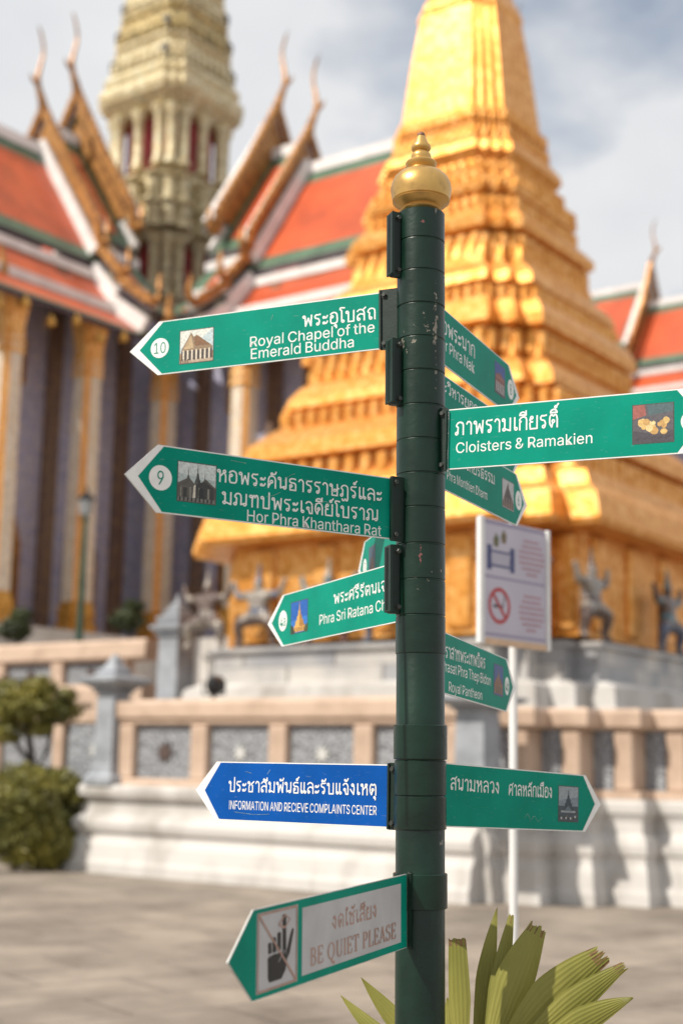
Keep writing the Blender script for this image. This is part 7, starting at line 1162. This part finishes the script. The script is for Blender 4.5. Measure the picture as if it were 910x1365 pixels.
def scratch(t, *lines):
    for pts in lines:
        I = Ink2D(); I.stroke(catmull(list(pts)), .0007); I.build('scratch', M['scuff'], t, -.0029)
M['scuff'] = material('scuffed_vinyl', (.30, .42, .36), .6, 0, var=.5, scale=60)
def tx(*items):
    """items: (kind, text, u-left, u-right, v-left, height, v-right) in sign coordinates"""
    def f(X, t):
        for it in items:
            I = Ink2D()
            k, s, ul, ur, v, hgt = it[:6]; v2 = it[6] if len(it) > 6 else v
            if k == 't': I.thai(s, X(ul), X(ur), v, hgt, y1=v2)
            else: I.latin(s, X(ul), X(ur), v, hgt, y1=v2)
            I.build('lettering', M['white'], t, -.0023)
    return f
G, B = M['green'], M['blue']
chap = arrow_sign((.0911, 3.4377, 2.6986), 157.5, -1.01, 0, .638, .088, .1489, -1, 'green arrow sign numbered 10, reading Royal Chapel of the Emerald Buddha', G,
    tx(('t', 'พระอุโบสถ', .216, .013, .009, .029, .006), ('l', 'Royal Chapel of the', .368, .016, -.028, .0275), ('l', 'Emerald Buddha', .365, .071, -.061, .028)),
    (.633, 0, .0275, '10'), ('chapel', .573, .471, -.053, .040))
nine = arrow_sign((.1152, 3.3452, 2.2027), -146, -.6, 0, .618, .077, .1489, -1, 'green arrow sign numbered 9, reading Hor Phra Khanthara Rat', G,
    tx(('t', 'หอพระคันธารราษฎร์และ', .473, .025, .011, .027, .014), ('t', 'มณฑปพระเจดีย์โบราณ', .459, .034, -.038, .027, -.035), ('l', 'Hor Phra Khanthara Rat', .397, .026, -.070, .0255)),
    (.611, .002, .0275, '9'), ('ruins', .571, .474, -.044, .0455))
arrow_sign((.1341, 3.5061, 2.0194), 115.7, -1.13, -.05, .689, .108, .1502, -1, 'green arrow sign numbered 4a, picturing a gold spire on blue sky', G,
    tx(('t', 'พระศรีรัตนเจดีย์', .342, -.03, .010, .0255), ('l', 'Phra Sri Ratana Chedi', .435, -.03, -.038, .0275)),
    (.682, -.001, .030, '4a'), ('chedi', .626, .508, -.0465, .0455), bracket=False)
info = arrow_sign((.1255, 3.4472, 1.5265), 145.8, -.07, 0, .525, .068, .1480, -1, 'blue arrow sign reading Information and Recieve Complaints Center', B,
    tx(('t', 'ประชาสัมพันธ์และรับแจ้งเหตุ', .483, .032, -.001, .026, .001), ('l', 'INFORMATION AND RECIEVE COMPLAINTS CENTER', .481, .032, -.0455, .0215)), bx=(-.03, -.002))
arrow_sign((.2556, 3.3618, 2.3779), -28.2, -.93, 0, .571, .075, .1494, 1, 'bright green arrow sign reading Cloisters & Ramakien, running out of the frame', G,
    tx(('t', 'ภาพรามเกียรติ์', .018, .28, .009, .031), ('l', 'Cloisters & Ramakien', .019, .364, -.0355, .0255)),
    (.590, -.002, .024, '5'), ('mural', .455, .551, -.0465, .0455), bx=(-.03, -.001))
arrow_sign((.2599, 3.5418, 2.6869), 66.1, .2, -.07, .551, .101, .1496, 1, 'dark green arrow sign reading Phra Nak, uppermost of those right of the post', G,
    tx(('t', 'หอพระนาก', -.075, .231, .009, .033), ('l', 'Hor Phra Nak', -.075, .229, -.035, .031)),
    (.563, .004, .030, '8'), ('brick', .409, .507, -.040, .053), bracket=False)
arrow_sign((.2584, 3.5238, 2.5064), 64.8, .17, -.06, .552, .083, .1503, 1, 'dark green arrow sign mostly hidden between the Phra Nak and Cloisters signs', G,
    tx(('t', 'พระวิหารยอด', -.09, .24, .032, .024, .028), ('l', 'Phra Viharn Yod', -.06, .24, -.035, .028)),
    (.545, 0, .028, '7'), ('gable', .40, .49, -.04, .045), bracket=False)
arrow_sign((.2607, 3.5121, 2.3565), 64.4, -.21, -.05, .556, .093, .1520, 1, 'dark green arrow sign reading Phra Monthien Dharm, just below the Cloisters sign', G,
    tx(('t', 'หอพระมณเฑียรธรรม', -.09, .36, .003, .025, .008), ('l', 'Hor Phra Monthien Dharm', -.06, .303, -.046, .0245)),
    (.568, .001, .028, '6'), ('gable', .424, .525, -.0415, .042), bracket=False)
arrow_sign((.2638, 3.5337, 1.8497), 69.3, -1.76, -.07, .621, .100, .1516, 1, 'dark green arrow sign reading Prasat Phra Thep Bidon and Royal Pantheon', G,
    tx(('t', 'ปราสาทพระเทพบิดร', -.04, .372, .013, .027, .023), ('l', 'Prasat Phra Thep Bidon', -.035, .438, -.021, .0265, -.017), ('l', 'Royal Pantheon', .022, .348, -.067, .0245, -.063)),
    (.619, -.002, .026, '4b'), ('pantheon', .467, .574, -.038, .049), bracket=False)
field = arrow_sign((.2647, 3.4667, 1.5315), 47.9, -2.31, -.03, .607, .078, .1501, 1, 'dark green arrow sign with two Thai place names and a picture of a grey spire', G,
    tx(('t', 'สนามหลวง', .009, .21, .013, .027, .011), ('t', 'ศาลหลักเมือง', .249, .445, .009, .026)),
    None, ('shrine', .474, .571, -.051, .0425), bracket=False)
scratch(nine, [(-.27, .052), (-.285, .045), (-.302, .030)], [(-.345, -.01), (-.325, -.004), (-.31, .004)], [(-.235, -.03), (-.215, -.012), (-.185, -.004), (-.165, -.016)], [(-.44, .062), (-.40, .060)])
scratch(info, [(-.36, .045), (-.352, .055)], [(-.43, .05), (-.41, .046)], [(-.46, -.052), (-.40, -.056), (-.35, -.054)])
scratch(chap, [(-.305, .038), (-.30, .052)], [(-.18, -.055), (-.12, -.058)])
scratch(field, [(.32, -.048), (.335, -.035), (.345, -.05)], [(.35, -.05), (.365, -.04), (.38, -.052), (.40, -.043)])
a = math.radians(100.4)
hp = axis(2.16) + V((math.cos(a), math.sin(a), 0)) * .09
arrow_sign(tuple(hp), 100.4, 0, 0, .590, .085, .147, -1, 'green arrow sign behind the post, its tip showing above sign 4a', G, None, (.575, -.004, .026, '3'), ('dark', .52, .43, -.045, .045), bracket=False)

# the quiet sign
def quiet():
    t = arrow_sign((.1637, 3.3433, 1.2738), -115.7, -1.73, 0, .718, .091, .1626, -1, 'green arrow sign with grey BE QUIET PLEASE panel, lowest on the post', G, None, None, None, chevron=False, bx=(-.03, -.002))
    I = Ink2D(); q = lambda u0, u1, v0, v1: [(-u0, v0), (-u1, v0), (-u1, v1), (-u0, v1)]
    I.poly(q(.522, .034, -.065, .0635)); I.build('text_panel', M['silver'], t, -.0023)
    I = Ink2D(); I.thai('งดใช้เสียง', -.39, -.167, .006, .026, w=1.3); I.build('lettering', M['faded'], t, -.0026); I = Ink2D(); I.serif('BE QUIET PLEASE', -.487, -.062, -.052, .034); I.build('lettering', M['faded'], t, -.0026)
    I = Ink2D(); I.poly(q(.705, .541, -.0715, .0725)); pp = I.build('pictogram_panel', M['silver'], t, -.0023)
    I = Ink2D()
    # the hand: measured in the panel, x to the right, y up (0..1)
    T = lambda a, b: (-.705 + a * .164, -.0715 + b * .144)
    P = lambda *pts: I.poly([T(*p) for p in pts])
    P((.30, .10), (.60, .10), (.70, .20), (.74, .36), (.70, .44), (.30, .44), (.26, .40), (.27, .16))
    def finger(x0, x1, b0, b1, wd=.052):
        n = 8; L = []
        for k in range(n + 1): t_ = math.pi * k / n; L.append((x1 + wd * math.cos(t_), b1 - .02 + .022 * math.sin(t_)))
        P((x0 + wd, b0), *L, (x0 - wd, b0))
    finger(.315, .305, .46, .60, .042); finger(.42, .41, .46, .655, .044); finger(.535, .53, .47, .70, .046); finger(.665, .655, .42, .915, .046); 
    P((.72, .44), (.80, .62), (.84, .69), (.87, .71), (.90, .69), (.87, .60), (.80, .40), (.745, .34))
    I.build('hand_symbol', M['black'], pp, -.0026)
    I = Ink2D()
    I.stroke([T(.30, .425), T(.40, .45), T(.48, .44), T(.56, .47), T(.62, .46)], .0016, 0); I.stroke([T(.52, .33), T(.60, .40), T(.68, .45)], .0018, 0)
    I.build('knuckle_lines', M['silver'], pp, -.0030)
    I = Ink2D()
    for a_, b_ in (((.03, .02), (.03, .98)), ((.03, .98), (.97, .98)), ((.97, .98), (.97, .02)), ((.97, .02), (.03, .02))): I.stroke([T(*a_), T(*b_)], .0042, 0)
    I.stroke([T(.05, .96), T(.95, .04)], .0050, 0)
    I.stroke([T(.52, .80), T(.66, .90), T(.80, .84), T(.66, .74), T(.52, .80)], .0042, 0, cap=False)
    I.build('prohibition_bar', M['faded'], pp, -.0032)
quiet()
# ------------------------------------------------------------------ standing pieces on the terraces
def grey_pillar(p, wd, zs, ze, name, label, cap):
    """square blue-grey stone pillar; zs shaft top, ze tip"""
    t = thing(name, label, 'pillar', p, RZ)
    H = zs - p.z; m = MB()
    sq = lambda h, z: [(-h, -h, z), (h, -h, z), (h, h, z), (-h, h, z)]
    m.loft([sq(wd * .78, 0), sq(wd * .78, .10), sq(wd * .6, .16), sq(wd * .56, .26), sq(wd * .5, .30), sq(wd * .46, H)]); m.build('shaft', M['grey'], t)
    m = MB(); d = ze - zs
    m.loft([sq(wd * k, H + d * z) for k, z in cap]); m.build('capital', M['grey'], t)
    return t
lotus = [(.46, 0), (.62, .06), (.55, .10), (.9, .22), (1.08, .30), (1.08, .38), (.7, .44), (.45, .5), (.5, .58), (.3, .7), (.22, .82), (.05, 1)]
pag = [(.46, 0), (.6, .05), (.52, .1), (.72, .18), (.72, .26), (.5, .3), (.56, .4), (.56, .46), (.36, .5), (.4, .6), (.22, .66), (.24, .74), (.1, .8), (.03, 1)]
pa = on_plane(147, 1038, W(AW - .1, 0, 0), EL); pa.z = 1.24
da_ = pa.y
grey_pillar(pa, .36, zat(150, 925, da_), zat(150, 872, da_), 'stone_pillar', 'blue-grey square pillar with lotus cap standing at the left end of the white plinth', lotus)
pb_ = W(13.5, 12.2, 1.2); pb_ = on_plane(233, 930, W(12.9, 0, 0), EL); zb_ = pb_.z; pb_.z = 1.2
grey_pillar(pb_, .50, zat(233, 850, pb_.y), zat(233, 792, pb_.y), 'stone_pillar', 'blue-grey pillar with tiered pagoda top beside the left end of the marble podium', pag)
pc_ = at(636, 1060, 16.9); pc_.z = 1.24
grey_pillar(pc_, .40, zat(636, 948, 16.9), zat(636, 900, 16.9), 'stone_pillar', 'blue-grey square pillar behind the pole of the no smoking board', lotus)

# black floodlight on the rail
M['iron'] = material('black_iron', (.02, .02, .022), .45, .3, var=.3, scale=20)
M['glass'] = material('lamp_glass', (.25, .27, .28), .15, 0)
p = on_plane(285, 926, W(AW - .5, 0, 0), EL)
t = thing('floodlight', 'small black floodlight perched on the rail in front of the white course', 'floodlight', p, RZ + .5 + math.pi)
m = MB(); m.loft([[(r * math.cos(k * .5236), y, .14 + r * math.sin(k * .5236)) for k in range(12)] for r, y in ((.06, .14), (.10, .10), (.13, -.06), (.15, -.10))]); hd = m.build('housing', M['iron'], t)
m = MB(); m.loft([[(r * math.cos(k * .5236), y, .14 + r * math.sin(k * .5236)) for k in range(12)] for r, y in ((.13, -.1005), (.12, -.108))]); m.build('lens', M['glass'], hd)
m = MB(); m.box((0, 0, -.10), (.05, .05, .30)); m.box((-.16, 0, .1), (.015, .04, .2)); m.box((.16, 0, .1), (.015, .04, .2)); m.box((0, 0, .0), (.33, .04, .02)); m.build('stand', M['iron'], t)

# green lamp post on the upper terrace
M['lamp_green'] = material('green_lamp_paint', (.03, .085, .06), .4, .2, var=.2, scale=5)
p = at(106, 850, 30.5); p.z = 2.66; yl = p.y
t = thing('street_lamp', 'slim dark green lamp post with lantern, before the second gilded column', 'street lamp', p)
zh = zat(118, 690, yl) - p.z
m = MB(); m.lathe([(.16, 0), (.16, .4), (.11, .5), (.085, 1.0), (.07, zh * .6), (.075, zh * .62), (.05, zh - .1), (.09, zh - .05), (.05, zh)], 12); m.build('pole', M['lamp_green'], t)
m = MB(); m.lathe([(.05, zh), (.13, zh + .06), (.17, zh + .36), (.15, zh + .38)], 6, smooth=False); ln = m.build('lantern', M['glass'], t)
m = MB(); m.lathe([(.19, zh + .385), (.19, zh + .42), (.10, zh + .52), (.03, zh + .56), (.03, zh + .66), (.0, zh + .7)], 6, smooth=False); m.build('lantern_cap', M['iron'], ln)

# notice board with the no smoking sign
def board():
    yb = 6.6
    A, Bq = at(636, 690, yb), at(729, 704, yb)
    # the board faces a little to the left of the viewer's left: its right edge lies nearer or farther by its slant
    tl, bl = at(636, 688, 6.25), at(634, 857, 6.25); k = 170.0 / 160.0
    tr = at(728, 706, 6.25 * k); rz = math.atan2(tr.y - tl.y, tr.x - tl.x); wdt = math.hypot(tr.x - tl.x, tr.y - tl.y); z1, z0 = tl.z, bl.z; H = z1 - z0
    mid = (tl + tr) / 2
    t = thing('notice_board', 'white notice board with a red no smoking ring on a slim white pole', 'notice board', (mid.x, mid.y, 0), rz)
    Mw = material('white_board_paint', (.72, .72, .71), .45, 0, var=.08, scale=6); Mp = material('lilac_print_sheet', (.50, .47, .55), .5, 0, var=.07, scale=3)
    m = MB(); m.lathe([(.10, 0), (.10, .015), (.019, .02), (.019, z1 + .02)], 16, (.06, .045, 0)); m.build('pole', Mw, t)
    m = MB(); m.box((0, 0, z0 + H / 2), (wdt, .016, H), bevel=.003); m.build('panel', Mw, t)
    for s in (-1, 1): m = MB(); m.box((s * (wdt / 2 - .012), -.012, z0 + H / 2), (.024 if s > 0 else .034, .022, H + .004), bevel=.004); m.build('side_rail', Mw, t)
    m = MB(); m.box((0, -.010, z0 + .014), (wdt - .05, .012, .028), bevel=.003); m.build('bottom_rail', material('peach_bottom_rail', (.62, .42, .27), .5, 0, var=.15, scale=9), t)
    x0, x1 = -wdt / 2 + .03, wdt / 2 - .024; zb = z0 + .03
    I = Ink2D(); I.poly([(x0, zb), (x1, zb), (x1, z1 - .004), (x0, z1 - .004)]); I.build('print_sheet', Mp, t, -.0085)
    I = Ink2D(); w_, h_ = x1 - x0, z1 - zb; T = lambda a, b: (x0 + a * w_, zb + b * h_)
    mv = material('mauve_print', (.30, .27, .38), .5, 0)
    for v, e in ((.02, .022), (.50, .022), (.955, .04)): I = Ink2D(); I.poly([T(.01, v), T(.99, v), T(.99, v + e), T(.01, v + e)]); I.build('divider', mv, t, -.0090)
    I = Ink2D(); ry = .155 * h_; cx, cz = T(.25, .275)
    kk = 36; o_ = [(cx + .082 * math.cos(i * 2 * math.pi / kk), cz + .082 * math.sin(i * 2 * math.pi / kk)) for i in range(kk)]; i_ = [(cx + .064 * math.cos(i * 2 * math.pi / kk), cz + .064 * math.sin(i * 2 * math.pi / kk)) for i in range(kk)]
    I.tris(o_ + i_, [(i, (i + 1) % kk, kk + (i + 1) % kk, kk + i) for i in range(kk)]); I.stroke([(cx - .046, cz + .052), (cx + .046, cz - .052)], .017, 0)
    I.build('prohibition_ring', material('red_print', (.42, .03, .035), .5, 0, var=.1, scale=20), t, -.0094)
    I = Ink2D(); I.poly([(cx - .045, cz - .010), (cx + .03, cz - .010), (cx + .03, cz + .004), (cx - .045, cz + .004)]); I.stroke(catmull([(cx + .034, cz + .006), (cx + .03, cz + .02), (cx + .042, cz + .034), (cx + .034, cz + .05)]), .006)
    I.build('cigarette_symbol', material('dark_print', (.06, .06, .07), .5, 0), t, -.0091)
    I = Ink2D()
    for a in (.06, .42): I.poly([T(a, .57), T(a + .07, .57), T(a + .07, .78), T(a, .78)])
    for v in (.60, .72): I.poly([T(.1, v), T(.45, v), T(.45, v + .018), T(.1, v + .018)])
    for k in range(5): I.stroke([T(.15 + k * .06, .61), T(.19 + k * .06, .71)], .004)
    I.build('emblem', material('navy_print', (.05, .06, .17), .5, 0), t, -.0092)
    I = Ink2D()
    for a, v in ((.20, .80), (.32, .84)): I.poly([T(a - .03, v - .03), T(a + .03, v - .03), T(a + .045, v + .04), T(a, v + .09), T(a - .045, v + .03)])
    I.build('crest', material('crest_print', (.22, .12, .06), .5, 0, col2=(.05, .12, .05), scale=40), t, -.0096)
    r3 = random.Random(3); fp = material('pink_print', (.40, .20, .24), .5, 0)
    for base, rows in ((.56, 7), (.08, 7)):       # lines of print far too small and blurred to read
        I = Ink2D()
        for k in range(rows):
            v = base + .30 - k * .048; hw_ = (.12, .15, .19, .20, .19, .15, .08)[k]; a = .76 - hw_
            while a < .76 + hw_: l_ = .02 + .03 * r3.random(); I.poly([T(a, v), T(a + l_, v), T(a + l_, v + .020), T(a, v + .020)]); a += l_ + .012
        I.build('fine_print', fp, t, -.0093)
board()

# ------------------------------------------------------------------ plants
def leafmat(name, a, b, sss=0):
    m = material(name, a, .55, 0, col2=b, scale=1.8, lo=.35, hi=.65)
    return m
M['leaf1'] = leafmat('yellow_green_foliage', (.24, .21, .03), (.09, .095, .018)); M['leaf2'] = leafmat('dark_green_foliage', (.05, .07, .018), (.02, .03, .01)); M['bark'] = material('dark_bark', (.045, .035, .03), .85, 0, var=.4, scale=8, bump=.5, bscale=30)
def leaves(m, c, r, n, size, rg, shell=.55, mat=0, boxy=0):
    for _ in range(n):
        d = V((rg.gauss(0, 1), rg.gauss(0, 1), rg.gauss(0, 1))).normalized(); e_ = (1 / max(abs(d.x), abs(d.y), abs(d.z))) ** boxy; k = e_ * (shell + (1 - shell) * rg.random()) * (.88 + .2 * rg.random())
        p = V((c[0] + d.x * r[0] * k, c[1] + d.y * r[1] * k, c[2] + d.z * r[2] * k))
        nrm = (d + V((rg.gauss(0, .6), rg.gauss(0, .6), rg.gauss(0, .6)))).normalized(); a = nrm.orthogonal().normalized(); b = nrm.cross(a)
        t = rg.random() * 6.28; a, b = a * math.cos(t) + b * math.sin(t), b * math.cos(t) - a * math.sin(t); s = size * (.7 + .6 * rg.random())
        m.add([p - a * s, p - b * s * .45, p + a * s, p + b * s * .45], [(0, 1, 2, 3)], mat)
def crown(parent, blobs, dens, size, mat, seed, boxy=0):
    rg = random.Random(seed); m = MB(); m.recalc = False
    for c, r in blobs: leaves(m, c, r, int(dens * (r[0] * r[1] + r[0] * r[2] + r[1] * r[2])), size, rg, boxy=boxy)
    return m.build('crown', mat, parent)
def shrub(px, py, y, blobs, name, label, cat, dens=2500, size=.06, trunk=None, mat='leaf1', z=0.0, seed=1, boxy=0):
    p = at(px, py, y); p.z = z
    t = thing(name, label, cat, p)
    crown(t, blobs, dens, size, M[mat], seed, boxy)
    m = MB()
    if trunk:
        for pts, rr in trunk: m.tube(pts, rr, 7)
    else: m.tube([(0, 0, 0), (.02, 0, blobs[0][0][2])], [.05, .03], 6)
    m.build('trunk', M['bark'], t)
    return t
shrub(20, 1150, 21.0, [((0, 0, .92), (.62, .55, .62)), ((.12, .1, .5), (.55, .5, .5))], 'clipped_shrub', 'large rounded clipped shrub at the left edge in front of the terrace', 'shrub', 4000, .055, seed=2)
shrub(95, 1140, 22.0, [((-.02, 0, 1.20), (.34, .34, .28)), ((-.62, .1, 1.2), (.4, .4, .28)), ((-.12, .1, .5), (.24, .3, .5))], 'clipped_shrub', 'flat-topped clipped shrub touching the left end of the white plinth', 'shrub', 5000, .055, seed=3, boxy=.6)
shrub(64, 1150, 21.2, [((.0, 0, .34), (.40, .36, .36))], 'low_bush', 'low yellow-green bush at the foot of the clipped shrubs', 'shrub', 4000, .055, seed=8)
yy = 23.0; zc = zat(30, 940, yy)
shrub(38, 1150, yy, [((-.25, 0, zc), (.70, .5, .34)), ((.30, .1, zc - .08), (.42, .4, .22)), ((-.5, .1, zc + .15), (.45, .4, .3)), ((.0, 0, zc + .30), (.34, .3, .18)), ((-.45, 0, zc - .42), (.3, .3, .2)), ((.45, 0, zc + .18), (.18, .2, .12)), ((.1, -.1, zc - .38), (.2, .2, .12))], 'cloud_pruned_tree', 'cloud-pruned tree with olive crown and dark stems at the left edge', 'tree', 2000, .06,
      trunk=[([(0, 0, 0), (.05, 0, .9), (-.02, 0, 1.5), (-.15, 0, zc - .2), (-.3, 0, zc)], [.09, .075, .06, .05, .03]), ([(.0, 0, 1.3), (.2, 0, 1.7), (.3, 0, zc - .1)], [.05, .04, .02]), ([(-.02, 0, 1.5), (-.3, .05, 1.8), (-.5, .1, zc)], [.04, .035, .02])], seed=4)
for px, py, y, lab, sd in ((22, 838, 30, 'dark potted bonsai at the left edge, before the leftmost gilded column', 5), (172, 826, 30, 'dark potted bonsai between the second and third gilded columns', 6)):
    zc = zat(px, py, y) - 2.66
    shrub(px, py, y, [((0, 0, zc), (.34, .34, .28)), ((.1, 0, zc + .28), (.24, .24, .16)), ((-.22, 0, zc - .05), (.22, .2, .16))], 'bonsai_tree', lab, 'tree', 3000, .06, trunk=[([(0, 0, 0), (.05, 0, zc * .6), (0, 0, zc)], [.07, .05, .03])], mat='leaf2', z=2.66, seed=sd)

# rope barrier before the shrubs
pr = ground_at(91, 1152); t = thing('rope_barrier', 'thin grey rope sagging between slim posts in front of the shrubs', 'rope barrier', pr)
m = MB(); m.lathe([(.09, 0), (.09, .02), (.018, .03), (.018, .78), (.028, .79), (.0, .83)], 10); f = m.build('post', M['iron'], t)
g = f.copy(); scene.collection.objects.link(g); g.parent = t; g.location = (-1.9, .15, 0)
M['rope'] = material('grey_rope', (.30, .29, .28), .8, 0, var=.2, scale=60)
for h in (.72, .40):
    m = MB(); m.tube([(-1.9 * k / 14, .15 * k / 14, h - .30 * math.sin(math.pi * k / 14)) for k in range(15)], .013, 6); m.build('rope', M['rope'], t)

# fan palm in front, at the foot of the post
def palm_leaf_mat():
    m = material('palm_leaf', (.38, .36, .09), .45, 0, col2=(.25, .25, .055), scale=6, lo=.35, hi=.65, bump=.3, bscale=30, bdist=.003, spec=.4, stretch=(1, 1, .4))
    b = m.node_tree.nodes['Principled BSDF']
    n, l = m.node_tree.nodes, m.node_tree.links
    tr = n.new('ShaderNodeBsdfTranslucent'); l.new(b.inputs['Base Color'].links[0].from_socket, tr.inputs['Color'])
    ms = n.new('ShaderNodeMixShader'); ms.inputs['Fac'].default_value = .28
    l.new(b.outputs[0], ms.inputs[1]); l.new(tr.outputs[0], ms.inputs[2]); l.new(ms.outputs[0], n['Material Output'].inputs['Surface'])
    return m
M['palm'] = palm_leaf_mat()
M['palm_dry'] = material('dry_leaf_tip', (.20, .12, .045), .7, 0, var=.4, scale=60)
yp = 3.62
croot = at(640, 1462, yp)
palm = thing('fan_palm', 'young palm with split yellow-green leaves rising at the foot of the signpost', 'palm', (croot.x, croot.y, 0))
def blade(px0, py0, px1, py1, wpx, bend=(0, 0), tipw=.15, cut=0, dy0=0.0, dy1=0.0, folds=5, seed=0, ragged=0.0):
    rg = random.Random(seed); A, B = at(px0, py0, yp + dy0), at(px1, py1, yp + dy1)
    mid = at((px0 + px1) / 2 + bend[0], (py0 + py1) / 2 + bend[1], yp + (dy0 + dy1) / 2)
    n = 26; wd = wpx / F_PX * yp; fwd = FW
    m = MB(); rows = []
    for i in range(n + 1):
        t = i / n; p = A * (1 - t) ** 2 + mid * (2 * t * (1 - t)) + B * t * t; d = ((mid - A) * (1 - t) + (B - mid) * t).normalized()
        s = d.cross(V((.15, 1, .1))).normalized(); nn = s.cross(d).normalized()
        w = wd * (min(1, .16 + 1.35 * t) if t < .62 else 1 - (1 - tipw) * ((t - .62) / .38) ** 1.6)
        row = []
        for j in range(2 * folds + 1):
            q = j / (2 * folds) - .5
            e = (rg.random() * ragged if i == n else 0)
            row.append(p + s * (w * q) + nn * ((.00035 if j % 2 else -.00035) + w * .07 * (abs(q) * 2) ** 2) + d * e)
        rows.append(row)
    k = 2 * folds + 1
    vs = [p for r in rows for p in r]; top = [(i * k + j, i * k + j + 1, (i + 1) * k + j + 1, (i + 1) * k + j) for i in range(n) for j in range(k - 1)]
    m.recalc = False; m.add(vs, top, 0, False)
    if ragged: m.m = [1 if q >= (n - 1) * (k - 1) and rg.random() < .45 else 0 for q in range(len(top))]
    o = m.build('leaf', [M['palm'], M['palm_dry']], palm, palm.location)
    sol = o.modifiers.new('solid', 'SOLIDIFY'); sol.thickness = .0005
    return o
blade(618, 1470, 609, 1253, 28, (0, 0), .8, dy0=.0, dy1=.02, seed=1, ragged=.006)
blade(632, 1470, 662, 1210, 25, (-10, 0), .03, dy0=.03, dy1=.08, seed=2)
blade(640, 1468, 681, 1221, 26, (-4, 10), .25, dy0=.01, dy1=.05, seed=3, ragged=.006)
blade(644, 1446, 716, 1238, 50, (-12, -6), .45, dy0=-.02, dy1=-.01, seed=4, ragged=.012, folds=8)
blade(650, 1440, 797, 1276, 52, (-20, -16), .50, dy0=-.05, dy1=-.10, seed=5, ragged=.022, folds=8)
blade(655, 1440, 828, 1290, 36, (-10, -10), .30, dy0=-.07, dy1=-.13, seed=6, ragged=.015, folds=7)
blade(662, 1446, 843, 1330, 34, (-6, -22), .06, dy0=-.10, dy1=-.2, seed=7, folds=7)
blade(628, 1462, 481, 1303, 28, (-6, 10), .02, dy0=.03, dy1=.1, seed=8)
blade(622, 1462, 454, 1327, 25, (-12, 16), .03, dy0=.06, dy1=.2, seed=9)
blade(600, 1468, 596, 1330, 18, (0, 0), .1, dy0=.06, dy1=.12, seed=10)
m = MB(); rr = croot.z
m.lathe([(.11, 0), (.085, .15), (.075, rr * .6), (.06, rr - .05), (.03, rr + .04)], 12)
for k in range(7): m.lathe([(.083 - .002 * k, .08 + k * rr / 8), (.093 - .003 * k, .10 + k * rr / 8), (.081 - .002 * k, .13 + k * rr / 8)], 12)
m.build('trunk', M['bark'], palm)
